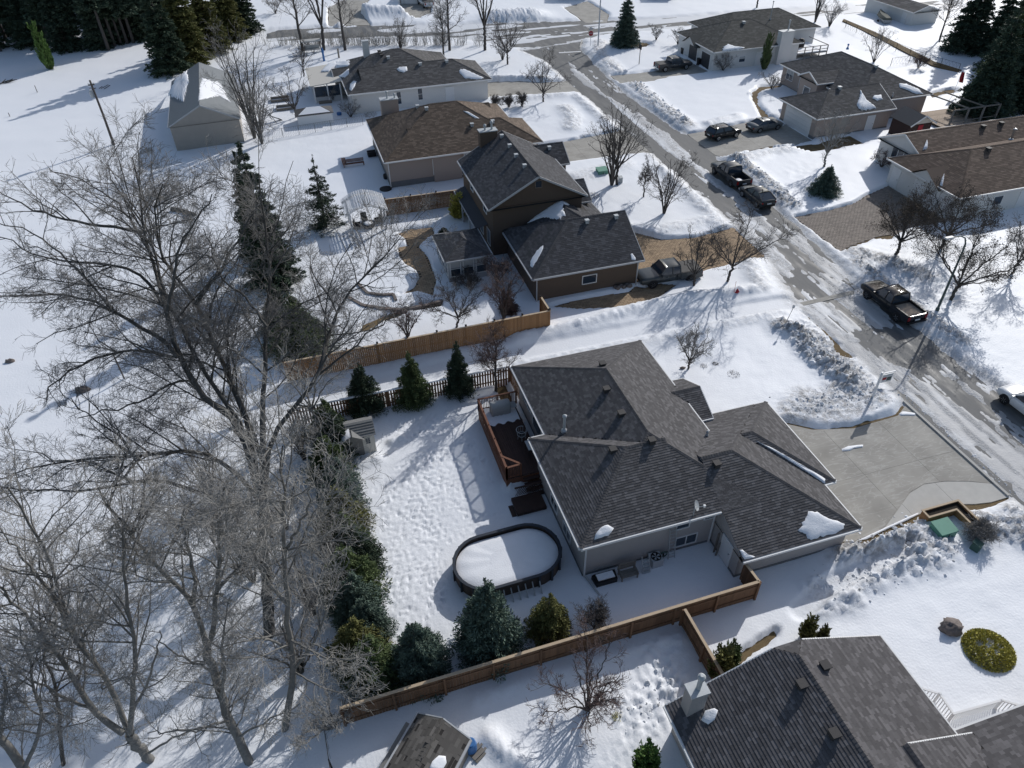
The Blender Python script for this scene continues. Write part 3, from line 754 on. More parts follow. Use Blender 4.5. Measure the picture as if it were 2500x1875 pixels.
            if caps:
                u0, u1, v0, v1, ze = (d[k_] for k_ in ('u0', 'u1', 'v0', 'v1', 'ze'))
                if sw: u0, u1, v0, v1 = v0, v1, u0, u1
                lines = [((ra, vm, zr), (rb, vm, zr))]
                if d['ends'][0] == 'h': lines += [((u0, v0, ze), (ra, vm, zr)), ((u0, v1, ze), (ra, vm, zr))]
                if d['ends'][1] == 'h': lines += [((u1, v0, ze), (rb, vm, zr)), ((u1, v1, ze), (rb, vm, zr))]
                for a, b_ in lines:
                    if sw: a, b_ = (a[1], a[0], a[2]), (b_[1], b_[0], b_[2])
                    a, b_ = Vector(a), Vector(b_); L = (b_-a).length
                    if L < .2: continue
                    t_ = (b_-a)/L; sd = Vector((-t_.y, t_.x, 0)).normalized(); k_ = 0.0
                    while k_ < L-.1:
                        c0, c1 = a+t_*k_, a+t_*min(k_+ex*1.25, L); mz = (c0+c1)/2
                        if s.roof_z(mz.x, mz.y, d) < mz.z-.02:
                            vs = []
                            for c, lift in ((c0, .04), (c1, .022)):
                                for o in (-.13, 0, .13):
                                    pt = c+sd*o; zz = s.z_w(d, min(max(pt.x, d['u0']), d['u1']), min(max(pt.y, d['v0']), d['v1']))
                                    vs.append((pt.x, pt.y, zz+lift+(.012 if o == 0 else 0)))
                            cap.add(vs, [(0, 1, 4, 3), (1, 2, 5, 4)], rng.random()*.45)
                        k_ += ex*1.15
        roof = deck.build('roof', 'deck_under', s.root); s.roof = roof
        cand.sort(key=lambda c: c[0])
        for c in cand[indiv:]: s._tab(V, Fc, T, c[1], thick)
        if indiv:
            base = {}
            for _, (p0, e, up, n, q0, q1, r0, r1, b, b1, tn) in cand[:indiv]:
                w = max(.04, round((q1-q0)/.04)*.04); tb = int(tn*5.99); wk = w; w = (w, tb)
                if w not in base:
                    l = b1-b; x = wk/2
                    mb = MB(); mb.add([(-x+.004, 0, thick), (x-.004, 0, thick), (x-.004, l, .004), (-x+.004, l, .004)], [(0, 1, 2, 3)], (tb+.5)/6); mb.add([(-x+.004, 0, 0), (x-.004, 0, 0), (x-.004, 0, thick), (-x+.004, 0, thick)], [(0, 1, 2, 3)], (tb+.5)/12)
                    me = mb.mesh('shingle'); me.materials.append(MATS[s.mroof]); base[w] = me
                o = bpy.data.objects.new('shingle', base[w]); COL.objects.link(o); o.parent = roof
                c = p0+e*((q0+q1)/2)+up*b; ee = e
                if ee.cross(up).dot(n) < 0: ee = -e
                Mx = Matrix.Identity(4)
                for i in range(3): Mx[i][0] = ee[i]; Mx[i][1] = up[i]; Mx[i][2] = n[i]; Mx[i][3] = c[i]
                o.matrix_local = Mx
        me = np_mesh('shingle_field', V, Fc, T); tag(link('shingle_field', me, roof, s.mroof), kind='stuff')
        if cap.v: tag(cap.build('ridge_cap', s.mroof, roof), kind='stuff')
    def _tab(s, V, Fc, T, rec, th):
        p0, e, up, n, q0, q1, r0, r1, b, b1, tn = rec; o = len(V); g_ = min(.004, (q1-q0)*.2)
        for a, bb, l in ((q0+g_, b, th), (q1-g_, b, th), (r1, b1, .004), (r0, b1, .004), (q0+g_, b, 0), (q1-g_, b, 0)):
            P = p0+e*a+up*bb+n*l; V.append((P.x, P.y, P.z))
        Fc += [(o, o+1, o+2, o+3), (o+4, o+5, o+1, o)]; T += [tn, tn*.5]
    def build_walls(s, found):
        wb = MB(); fb = MB(); trim = s.trim
        for d in s.wings:
            u0, u1, v0, v1, ze, ov = d['u0'], d['u1'], d['v0'], d['v1'], d['ze'], d['ov']
            P, (ra, rb, vm, zr, sw) = s.planes(d)
            e0 = d['gov'] if d['ends'][0] in 'gc' else ov; e1 = d['gov'] if d['ends'][1] in 'gc' else ov
            if sw: a0, a1, b0, b1 = u0+ov, u1-ov, v0+e0, v1-e1
            else: a0, a1, b0, b1 = u0+e0, u1-e1, v0+ov, v1-ov
            d['wall'] = (a0, a1, b0, b1)
            if d['walls']:
                zt = ze-.02; zb = d.get('z0', -.2)
                vs = [(a0, b0), (a1, b0), (a1, b1), (a0, b1)]
                wb.add([(x, y, zb) for x, y in vs]+[(x, y, zt) for x, y in vs], [(0, 1, 5, 4), (1, 2, 6, 5), (2, 3, 7, 6), (3, 0, 4, 7)])
                if found:
                    f_ = .03; vs = [(a0-f_, b0-f_), (a1+f_, b0-f_), (a1+f_, b1+f_), (a0-f_, b1+f_)]
                    fb.add([(x, y, -.2) for x, y in vs]+[(x, y, found) for x, y in vs], [(0, 1, 5, 4), (1, 2, 6, 5), (2, 3, 7, 6), (3, 0, 4, 7), (4, 5, 6, 7)])
            # gable walls and rake boards
            for e in (0, 1):
                if d['ends'][e] in 'gc':
                    half = (v1-v0)/2 if not sw else (u1-u0)/2
                    if sw: c = b0 if e == 0 else b1; w0, w1, mid = a0, a1, (u0+u1)/2
                    else: c = a0 if e == 0 else a1; w0, w1, mid = b0, b1, (v0+v1)/2
                    zt = zr-.02; zl = ze+d['p']*ov-.02
                    pts = [(w0, ze-.05), (w1, ze-.05), (w1, zl), (mid, zt), (w0, zl)]
                    if d['ends'][e] == 'c':
                        cl = d['clip']; zc = zr-d['p']*cl-.03; pts = [(w0, ze-.05), (w1, ze-.05), (w1, zl), (mid+cl, zc), (mid-cl, zc), (w0, zl)]
                    wb.add([(x, c, z) if sw else (c, x, z) for x, z in pts], [tuple(range(len(pts)))])
                    cc = (v0 if e == 0 else v1) if sw else (u0 if e == 0 else u1)
                    rk = MB(); lo, hi = (u0, u1) if sw else (v0, v1)
                    for x in (lo, hi):
                        m2, z2 = mid, zr
                        if d['ends'][e] == 'c': m2 = mid-cl if x == lo else mid+cl; z2 = zr-d['p']*cl
                        A, B = ((x, cc, ze-.07), (m2, cc, z2-.07)) if sw else ((cc, x, ze-.07), (cc, m2, z2-.07))
                        mz = [(a+b)/2 for a, b in zip(A, B)]
                        if s.roof_z(mz[0], mz[1], d) < mz[2]: rk.bar(A, B, .06, .17)
                    if rk.v: rk.build('rake_board', trim, s.root)
            # gutters on visible eaves
            edges = [('h', (u0, v0), (u1, v0)), ('h', (u1, v1), (u0, v1))] if not sw else [('h', (u0, v1), (u0, v0)), ('h', (u1, v0), (u1, v1))]
            ee = [((u0, v1), (u0, v0)), ((u1, v0), (u1, v1))] if not sw else [((u0, v0), (u1, v0)), ((u1, v1), (u0, v1))]
            for i in (0, 1):
                if d['ends'][i] == 'h': edges.append(('h', *ee[i]))
            for _, a, b in edges:
                L = math.dist(a, b); n = max(2, int(L/.12)); run = []
                nx, ny = (b[1]-a[1])/L, -(b[0]-a[0])/L
                def flush(run):
                    if len(run) > 3:
                        o = .05; A = (run[0][0]+nx*o, run[0][1]+ny*o, ze-.075); B = (run[-1][0]+nx*o, run[-1][1]+ny*o, ze-.075)
                        MB().bar(A, B, .11, .14).build('gutter', trim, s.root)
                for i in range(n+1):
                    x = a[0]+(b[0]-a[0])*i/n; y = a[1]+(b[1]-a[1])*i/n
                    if s.roof_z(x+nx*.03, y+ny*.03, d) < ze-.02: run.append((x, y))
                    else: flush(run); run = []
                flush(run)
        if wb.v: s.wall = wb.build('wall', s.mwall, s.root)
        if fb.v: fb.build('foundation', 'foundation', s.root)
    # ---- fittings
    def frame(s, c, nrm):
        """local frame on a wall: x along wall, y outward, z up"""
        n = {'S': (0, -1), 'N': (0, 1), 'W': (-1, 0), 'E': (1, 0)}[nrm]; y = Vector((*n, 0)); x = Vector((-n[1], n[0], 0))
        Mx = Matrix.Identity(4)
        for i in range(3): Mx[i][0] = x[i]; Mx[i][1] = y[i]; Mx[i][2] = (0, 0, 1)[i]; Mx[i][3] = c[i]
        return Mx
    def window(s, c, nrm, w, hh, cols=1, rows=1, trim=None, blind=False):
        Mx = s.frame(c, nrm); t_ = .07; fr = MB()
        for a, b in (((-w/2-t_, -.01, -hh/2-t_), (-w/2, .05, hh/2+t_)), ((w/2, -.01, -hh/2-t_), (w/2+t_, .05, hh/2+t_)), ((-w/2, -.01, hh/2), (w/2, .05, hh/2+t_)), ((-w/2, -.01, -hh/2-t_), (w/2, .06, -hh/2))):
            fr.box(a, b, M=Mx)
        for i in range(1, cols): x = -w/2+w*i/cols; fr.box((x-.03, -.01, -hh/2), (x+.03, .045, hh/2), M=Mx)
        for i in range(1, rows): z = -hh/2+hh*i/rows; fr.box((-w/2, -.01, z-.025), (w/2, .045, z+.025), M=Mx)
        o = fr.build('window', trim or 'white_trim', s.root)
        for i in range(cols):
            MB().box((-w/2+w*i/cols+.001, .0, -hh/2), (-w/2+w*(i+1)/cols-.001, .015, hh/2), M=Mx).build('pane', 'glass', o)
        if blind: MB().box((-w/2+.02, .016, hh*.05), (w/2-.02, .02, hh/2-.02), M=Mx).build('blind', 'blind', o)
        return o
    def door(s, c, nrm, w=.95, hh=2.05, m='door_white', panelled=False):
        Mx = s.frame(c, nrm); o = MB().box((-w/2, -.01, 0), (w/2, .05, hh), M=Mx).build('door', m, s.root)
        fr = MB()
        for a, b in (((-w/2-.09, -.01, 0), (-w/2, .06, hh+.09)), ((w/2, -.01, 0), (w/2+.09, .06, hh+.09)), ((-w/2, -.01, hh), (w/2, .06, hh+.09))): fr.box(a, b, M=Mx)
        fr.build('door_frame', 'white_trim', o)
        MB().box((w/2-.14, .05, .98), (w/2-.08, .11, 1.06), M=Mx).build('handle', 'metal', o); return o
    def garage_door(s, c, nrm, w, hh=2.1, m='door_white', rows=4):
        Mx = s.frame(c, nrm); o = MB().box((-w/2, -.02, 0), (w/2, .01, hh), M=Mx).build('garage_door', m, s.root)
        for i in range(rows):
            MB().box((-w/2+.02, .01, hh*i/rows+.02), (w/2-.02, .035, hh*(i+1)/rows-.02), M=Mx).build('panel', m, o)
        fr = MB()
        for a, b in (((-w/2-.14, -.02, 0), (-w/2, .05, hh+.14)), ((w/2, -.02, 0), (w/2+.14, .05, hh+.14)), ((-w/2, -.02, hh), (w/2, .05, hh+.14))): fr.box(a, b, M=Mx)
        fr.build('door_frame', 'white_trim', o); return o
    def vent(s, px, py, m='vent', sz=.34):
        P = s.hit(px, py); mb = MB()
        mb.box((P.x-sz/2, P.y-sz/2, P.z-.12), (P.x+sz/2, P.y+sz/2, P.z+.22)); mb.box((P.x-sz*.62, P.y-sz*.62, P.z+.22), (P.x+sz*.62, P.y+sz*.62, P.z+.29))
        return mb.build('roof_vent', m, s.root)
    def pipe(s, px, py, ht=1.0, r=.09, m='metal_dull', capr=1.7):
        P = s.hit(px, py); mb = MB()
        mb.lathe((P.x, P.y, P.z-.1), [(r*2.4, 0), (r*2.2, .18), (r*1.1, .30)], 12)
        mb.lathe((P.x, P.y, P.z), [(r, 0), (r, ht), (r*capr, ht), (r*capr, ht+.12), (r*.6, ht+.20)], 12)
        return mb.build('flue_pipe', m, s.root)
    def stack(s, u0, u1, v0, v1, z0, z1, m, flues=(), capm='metal_dull'):
        mb = MB(); mb.box((u0, v0, z0), (u1, v1, z1)); o = mb.build('chimney', m, s.root)
        MB().box((u0-.06, v0-.06, z1), (u1+.06, v1+.06, z1+.09)).build('chimney_cap', capm, o)
        for fx, fy, ht, r in flues:
            x, y = u0+(u1-u0)*fx, v0+(v1-v0)*fy
            MB().lathe((x, y, z1+.08), [(r, 0), (r, ht), (r*1.6, ht), (r*1.6, ht+.14), (r*.7, ht+.24)], 12).build('flue', 'metal_dull', o)
        return o
    def spout(s, u, v, z1, z0=.1, m=None):
        return MB().bar((u, v, z0), (u, v, z1), .09, .07).build('downspout', m or s.trim, s.root)
    def patch(s, pts, label, thick=.12, seed=0):
        """old snow left on the roof, outline given by photo pixels"""
        P = [s.hit(*p) for p in pts]; thick *= .62
        # subdivide and roughen outline
        rng = random.Random(seed+len(pts)*31); R = []
        n = len(P)
        for i in range(n):
            a, b = P[i], P[(i+1) % n]; k = max(1, int((b-a).length/.18))
            for j in range(k): R.append(a.lerp(b, j/k))
        c = sum(R, Vector())/len(R); rings = [(1.0, .0), (.97, .30), (.86, .72), (.6, 1.0), (.3, 1.02)]; vs = []; fs = []; m = len(R)
        jit = [1+rng.uniform(-.10, .10) for _ in R]
        for f, hgt in rings:
            for i, p in enumerate(R):
                o = c+(p-c)*f*jit[i]; z = s.roof_z(o.x, o.y); z = z if z > 0 else o.z
                vs.append((o.x, o.y, z+.012+thick*hgt*(1+rng.uniform(-.12, .12))))
        zc = s.roof_z(c.x, c.y); vs.append((c.x, c.y, (zc if zc > 0 else c.z)+thick*1.05))
        for k in range(len(rings)-1):
            for i in range(m): fs.append((k*m+i, k*m+(i+1) % m, (k+1)*m+(i+1) % m, (k+1)*m+i))
        k = (len(rings)-1)*m
        for i in range(m): fs.append((k+i, k+(i+1) % m, len(rings)*m))
        mb = MB(); mb.add(vs, fs); o = mb.build('snow_patch', 'snow_plain', None, True)
        if s.rot: o.matrix_world = s.root.matrix_world.copy()
        return tag(o, label, 'snow', kind='stuff')
def P_(k, x, y): return pix(k, x, y)
# --- the main house
EZ, PT = 3.5, .475
HM = House('bungalow', 'large grey stucco bungalow with hipped charcoal shingle roof beside the oval pool', [
    (11.2, 21.08, 22.0, 38.1, EZ, PT, 'v', 'hh'),
    (10.12, 17.0, 22.0-.012, 30.85, EZ-.01, PT, 'u', 'hg', dict(ov=.44)),
    (18.62, 26.2, 19.36, 30.5, 2.245, PT, 'u', 'gh', dict(ov=.40, gov=.05)),
    (17.5, 27.05, 22.85, 30.48, 2.24, PT, 'u', 'gh', dict(ov=.46)),
    (16.0, 22.4, 29.6, 33.8, 2.9, PT, 'u', 'gg', dict(ov=.3)),
    ], 'stucco_grey', 'shingle', indiv=300, found=.45, course=.15, tab=.26, thick=.027)
w = HM.wings
HM.window((16.55, 22.43, 2.65), 'S', .75, .7); HM.window((16.95, 22.43, 1.05), 'S', 1.3, .75, 2)
HM.window((18.2, 22.43, 2.85), 'S', .6, .6)
HM.door((18.67, 20.9, .35), 'W', .9, 1.75)
HM.window((10.56, 27.2, 1.2), 'W', 1.1, .7, 2); HM.window((10.56, 25.0, 1.1), 'W', 1.1, .7, 2)
HM.window((11.62, 35.8, 2.35), 'W', 1.6, 1.2, 2); HM.door((11.62, 33.6, 1.15), 'W', 1.7, 2.0, 'glass')
HM.window((10.56, 29.6, 2.5), 'W', .9, .9)
for p in ((13,885,175),(13,1000,360),(13,1235,570),(13,935,640),(13,1735,750),(7,855,1400)): HM.vent(*P_(*p))
HM.pipe(*P_(13,560,480), ht=1.15, r=.085); HM.pipe(*P_(13,1660,520), ht=.25, r=.05)
HM.spout(10.62, 22.34, 3.35); HM.spout(18.5, 22.36, 3.3)
HM.garage_door((26.63, 26.6, .02), 'E', 5.0, 2.1); HM.garage_door((25.8, 21.3, .02), 'E', 2.7, 2.1)
HM.door((20.7, 31.7, .2), 'E', 1.0, 2.05)
o = HM.patch([P_(13,790,1325), P_(13,800,1280), P_(13,850,1220), P_(13,900,1205), P_(13,940,1235), P_(13,900,1290)], 'oval snow lump melting near the south eave of the grey bungalow', .2, 1)
o = HM.patch([P_(14,470,1250), P_(14,520,1150), P_(14,570,1090), P_(14,640,1120), P_(14,840,1215), P_(14,800,1260), P_(14,570,1320)], 'wide triangular snow slab on the garage roof above the driveway', .16, 2)
o = HM.patch([P_(14,155,565), P_(14,240,600), P_(14,450,720), P_(14,690,860), P_(14,665,885), P_(14,560,815), P_(14,300,650)], 'long thin snow wedge in the roof valley over the garage', .12, 3)
o = HM.patch([P_(13,1910,1400), P_(13,1935,1400), P_(13,1980,1440), P_(13,2040,1455), P_(13,1950,1478)], 'small snow scrap at the garage eave corner by the fence', .10, 4)
# satellite dish
dp = HM.hit(*P_(13,1555,1130)); t = thing('satellite_dish', 'small grey satellite dish on the south eave of the grey bungalow', 'satellite dish', dp)
MB().tube([(0,0,-.05),(0,0,.55),(.0,-.02,.75)], .035).build('mast', 'metal_dull', t)
mb = MB(); D = Matrix.Rotation(math.radians(50), 4, 'Z')@Matrix.Rotation(math.radians(62), 4, 'X')
vs = []; fs = []
for i, (r_, z_) in enumerate(((.03, 0), (.17, .02), (.30, .06), (.30, .045), (.17, .0), (.03, -.02))):
    for k in range(14): vs.append(Vector((.05, 0, .78))+D.to_3x3()@Vector((r_*math.cos(k*math.pi/7), r_*math.sin(k*math.pi/7), z_)))
for i in range(5):
    for k in range(14): fs.append((i*14+k, i*14+(k+1)%14, (i+1)*14+(k+1)%14, (i+1)*14+k))
mb.add(vs, fs); mb.build('dish', 'metal_dull', t)
MB().tube([(.0,0,.65),(.35,-.3,.95)], .018).build('feed_arm', 'metal_dull', t); MB().box((.30,-.38,.92),(.42,-.26,1.06)).build('feed_horn', 'white_trim', t)

# --- neighbour at the bottom right
HN = House('bungalow', 'charcoal shingle roofed house at the bottom right with a square metal-capped chimney', [
    (10.92, 22.52, -6.0, 13.3, 2.5, .445, 'v', 'gc', dict(clip=.75, gov=.35)),
    (15.0, 23.25, -6.0, 8.12, 2.48, .43, 'v', 'gg', dict(ov=.5)),
    (16.0, 34.0, -4.0, 8.45, 2.30, .28, 'u', 'gh', dict(ov=.5)),
    ], 'stucco_grey', 'shingle_n', indiv=300, course=.16, tab=.27, thick=.028)
HN.stack(11.5, 12.3, 12.4, 13.0, 2.4, 4.5, 'stucco_grey', [(.55, .5, .85, .11)])
for p in ((18,490,1030),(18,740,1410),(18,670,885)): HN.vent(*P_(*p))
HN.patch([P_(17,1620,1290), P_(17,1650,1220), P_(17,1720,1195), P_(17,1748,1215), P_(17,1720,1290), P_(17,1670,1325)], 'oval snow lump on the roof next to the square chimney', .14, 5)
HN.spout(11.2, 10.6, 2.3)

# --- brown two-storey house
HB = House('two_storey_house', 'tall dark brown stucco house with steep gable and attached garage', [
    (15.35, 24.95, 58.55, 70.4, 5.2, .53, 'v', 'gg', dict(gov=.28)),
    (16.65, 26.95, 49.72, 59.1, 2.8, .53, 'u', 'hg', dict(gov=.35)),
    (18.0, 26.8, 53.0, 65.2, 2.7, .50, 'v', 'hh', dict(ov=.5)),
    (20.5, 26.4, 67.0, 71.6, 4.8, .60, 'u', 'gg', dict(ov=.3)),
    (20.5, 26.2, 60.3, 64.9, 3.7, .56, 'u', 'gg', dict(ov=.3)),
    ], 'stucco_brown', 'shingle_dark', 'grey_trim', course=.18, tab=.32)
HB.stack(17.7, 19.5, 69.8, 70.7, 5.5, 8.0, 'stucco_brown', [(.35, .5, .35, .1), (.75, .5, .6, .11)])
for p in ((3,80,1060),(3,140,1135),(3,190,1210),(3,255,1290),(7,735,295),(7,960,260),(3,445,1150)): HB.vent(*P_(*p), m='metal_dull', sz=.3)
HB.window((22.0, 50.13, 1.55), 'S', 1.25, .75); HB.window((20.2, 58.82, 6.9), 'S', .55, .6, trim='brown_trim')
HB.garage_door((26.62, 54.3, .02), 'E', 4.9, 2.15)
HB.spout(17.1, 50.0, 2.7); HB.spout(26.5, 50.0, 2.7)
for vv in (60.5, 63.0, 65.5, 68.0): HB.window((15.78, vv, 1.5), 'W', 1.0, 1.5)
for vv in (61.5, 66.5): HB.window((15.78, vv, 4.2), 'W', 1.1, 1.1)
HB.only = HB.wings[1:3]
HB.patch([P_(7,275,300), P_(7,400,200), P_(7,520,118), P_(7,610,160), P_(7,545,175), P_(7,565,240), P_(7,520,272), P_(7,400,255)], 'big snow drift under the gable of the dark brown house', .2, 6)
HB.patch([P_(7,293,640), P_(7,300,590), P_(7,350,510), P_(7,400,468), P_(7,400,495), P_(7,350,590), P_(7,310,650)], 'narrow snow strip along the brown garage hip', .1, 7)
HB.patch([P_(7,1072,540), P_(7,1085,535), P_(7,1112,570), P_(7,1110,585), P_(7,1080,585)], 'tiny snow scrap at the corner of the brown garage eave', .07, 8)
HB.only = None
# sunroom on its back
HS = House('sunroom', 'small white framed sunroom with pyramid roof behind the brown house', [
    (10.3, 14.6, 55.2, 60.45, 2.6, .45, 'v', 'hh', dict(ov=.3))], 'grey_trim', 'shingle_dark', 'grey_trim', course=.18, tab=.36, cat='sunroom')
for uu in (11.25, 12.45, 13.65): HS.window((uu, 55.49, 1.6), 'S', .85, 1.45, 1, 2, blind=True)
for vv in (56.2, 57.4, 58.6, 59.6): HS.window((10.59, vv, 1.6), 'W', .85, 1.45, 1, 2)
# back porch roof along the brown house
HBP = MB(); HBP.add([(15.75, 60.6, 2.75), (15.75, 69.6, 2.75), (14.55, 69.6, 2.35), (14.55, 60.6, 2.35)], [(0, 1, 2, 3)]); HBP.build('porch_roof', 'shingle_dark', HB.root)
pb = MB()
for vv in (60.8, 63.5, 66.5, 69.4): pb.bar((14.65, vv, .2), (14.65, vv, 2.38), .14, .14)
pb.bar((14.55, 60.6, 2.33), (14.55, 69.6, 2.33), .06, .14); pb.build('porch_post', 'grey_trim', HB.root)

# --- house with the brown roof
H2 = House('bungalow', 'beige stucco bungalow with brown hipped roof north of the tall brown house', [
    (8.57, 25.4, 76.8, 90.6, 3.4, .485, 'u', 'hh'),
    (12.0, 26.85, 76.79, 84.7, 3.39, .485, 'u', 'gh', dict(ov=.44)),
    (18.0, 23.6, 85.2, 90.58, 3.38, .485, 'u', 'gg', dict(ov=.46)),
    ], 'stucco_pink', 'shingle_brown', course=.2, tab=.42, found=.9)
H2.stack(10.5, 12.6, 89.4, 90.5, 3.0, 5.8, 'stucco_pink', [(.42, .5, .65, .1), (.85, .4, .3, .1)])
for p in ((2,1325,830),(2,1395,845),(2,1745,970),(2,1905,945)): H2.vent(*P_(*p), m='metal_dull', sz=.34)
H2.window((14.4, 77.22, 2.0), 'S', .8, 1.7, 1, 2, blind=True); H2.window((17.0, 77.22, .95), 'S', .9, .5)
H2.window((18.0, 77.22, 2.6), 'S', .7, .7)
H2.window((8.98, 82.0, 2.2), 'W', 1.6, 1.2, 2); H2.window((8.98, 86.5, 2.2), 'W', 1.6, 1.2, 2); H2.spout(9.0, 77.2, 3.3)
H2.garage_door((26.45, 80.8, .02), 'E', 4.9)
H2.patch([P_(2,1675,855), P_(2,1720,865), P_(2,1800,915), P_(2,1770,915)], 'thin snow streak in the valley of the brown roof', .1, 9)
b_ = MB(); b_.box((14.0, 76.98, .3), (17.2, 77.26, 3.3)); b_.build('wall_bay', 'stucco_pink', H2.root)

# --- white house beyond it
H3 = House('bungalow', 'cream bungalow with grey hipped roof beyond the brown roofed house', [
    (7.7, 24.0, 101.9, 117.1, 3.05, .42, 'u', 'hh'),
    (10.0, 27.85, 101.88, 111.1, 3.04, .42, 'u', 'gh', dict(ov=.48)),
    (6.7, 12.0, 110.5, 114.0, 3.0, .35, 'u', 'gg', dict(ov=.3)),
    ], 'stucco_white', 'shingle_grey', course=.24, tab=.5)
H3.stack(11.6, 12.5, 112.0, 112.8, 4.2, 6.9, 'stucco_white', ())
for p in ((2,1100,450),(2,1345,500),(2,1550,480)): H3.vent(*P_(*p), m='metal_dull', sz=.4)
for p in ((2,1030,405),(2,1040,420),(2,1050,435)): H3.vent(*P_(*p), sz=.4)
H3.window((14.6, 102.3, 1.75), 'S', .55, 1.6, 1, 2); H3.window((17.6, 102.3, 1.95), 'S', .6, 1.5, 1, 2); H3.door((21.8, 102.3, .2), 'S', 1.05, 2.2); H3.spout(8.3, 102.2, 2.9)
H3.garage_door((27.42, 106.6, .02), 'E', 4.9)
H3.patch([P_(2,800,690), P_(2,805,650), P_(2,830,622), P_(2,855,630), P_(2,840,670), P_(2,815,705)], 'oval snow lump at the west hip of the cream bungalow', .2, 10)
H3.patch([P_(2,1165,535), P_(2,1180,518), P_(2,1240,518), P_(2,1245,545), P_(2,1220,562), P_(2,1180,550)], 'round snow lump mid-roof on the cream bungalow', .2, 11)
H3.patch([P_(2,1648,535), P_(2,1690,535), P_(2,1840,605), P_(2,1800,615), P_(2,1690,605), P_(2,1660,575)], 'long snow slab at the east hip of the cream bungalow', .2, 12)
H3.patch([P_(2,585,550), P_(2,640,490), P_(2,690,470), P_(2,800,470), P_(2,795,510), P_(2,690,525), P_(2,640,555)], 'snow drift between sunroom and roof of the cream bungalow', .25, 13)
H3.patch([P_(2,715,590), P_(2,760,560), P_(2,795,530), P_(2,798,570), P_(2,765,600)], 'snow wedge behind the sunroom of the cream bungalow', .2, 14)
# --- white house on the right at the top
H4 = House('bungalow', 'white house with dark olive roof and two black garage doors', [
    (63.2, 78.9, 102.5, 114.9, 3.1, .42, 'u', 'hh'),
    (68.0, 87.0, 109.5, 120.0, 3.12, .42, 'u', 'hh', dict(ov=.5)),
    ], 'stucco_white', 'shingle_green', course=.24, tab=.5)
H4.stack(74.4, 76.6, 102.1, 103.2, -.2, 5.0, 'stucco_white', [(.6, .5, 1.3, .1)])
H4.garage_door((63.62, 109.4, .05), 'W', 2.6, 2.2, 'door_dark'); H4.garage_door((63.62, 105.3, .05), 'W', 2.6, 2.2, 'door_dark')
H4.window((68.6, 102.92, 1.5), 'S', 1.0, .8, 1, 1, blind=True); H4.door((71.6, 102.92, .1), 'S', 1.0, 2.1)
H4.vent(*P_(3,1945,180), m='metal_dull', sz=.4)
H4.pipe(*P_(3,2150,150), ht=2.6, r=.06, m='metal_dull')
H4.patch([P_(3,1775,395), P_(3,1790,365), P_(3,1820,340), P_(3,1870,360), P_(3,1955,370), P_(3,1910,385), P_(3,1800,397)], 'thick snow slab on the south side of the olive roof', .25, 15)
gb = MB(); gb.add([(62.9,107.6,2.6),(62.9,111.4,2.6),(62.9,109.5,3.8),(66.5,107.6,2.6),(66.5,111.4,2.6),(66.5,109.5,3.8)], [(0,2,1)]); gb.build('gable_wall', 'stucco_white', H4.root)
gr = MB(); gr.add([(62.6,107.3,2.5),(66.6,107.3,2.5),(66.6,109.5,3.9),(62.6,109.5,3.9),(62.6,111.7,2.5),(66.6,111.7,2.5)], [(0,1,2,3),(3,2,5,4)]); gr.build('gable_roof', 'shingle_green', H4.root)
# --- pinkish house on the right
H5 = House('bungalow', 'beige grey bungalow with white double garage door and small entry gable', [
    (69.5, 80.6, 76.4, 94.5, 3.0, .46, 'v', 'hh'),
    (61.4, 73.0, 73.9, 82.1, 2.8, .46, 'u', 'hg'),
    (67.9, 74.5, 83.4, 87.8, 3.5, .46, 'u', 'gg', dict(ov=.3)),
    ], 'stucco_pink', 'shingle_grey', course=.22, tab=.46, found=.4)
H5.garage_door((61.81, 78.0, .02), 'W', 5.2, 2.2); H5.window((69.91, 92.2, 2.0), 'W', 1.5, 1.3, 2, blind=True); H5.window((69.91, 88.9, 1.7), 'W', 1.6, 1.4, 2, blind=True)
H5.door((68.18, 85.6, .2), 'W', 1.2, 2.2, 'glass'); H5.door((69.9, 74.33, .05), 'S', 1.0, 2.0)
for p in ((4,788,685),(4,1068,520)): H5.vent(*P_(*p), m='metal_dull', sz=.36)
H5.pipe(*P_(4,850,375), ht=.5, r=.09, m='blue_paint'); H5.pipe(*P_(4,1195,745), ht=.3, r=.05)
H5.patch([P_(4,925,800), P_(4,945,740), P_(4,950,700), P_(4,1000,780), P_(4,1075,835), P_(4,985,855), P_(4,935,845)], 'snow drift filling the valley by the small red shed', .3, 16)
H5.patch([P_(4,1040,760), P_(4,1055,740), P_(4,1110,735), P_(4,1120,765), P_(4,1080,778)], 'round snow lump near the eave of the beige grey bungalow', .18, 17)
H5.patch([P_(4,1245,645), P_(4,1290,645), P_(4,1400,690), P_(4,1430,725), P_(4,1370,725), P_(4,1320,700), P_(4,1260,680)], 'long snow slab at the east hip of the beige grey bungalow', .2, 18)
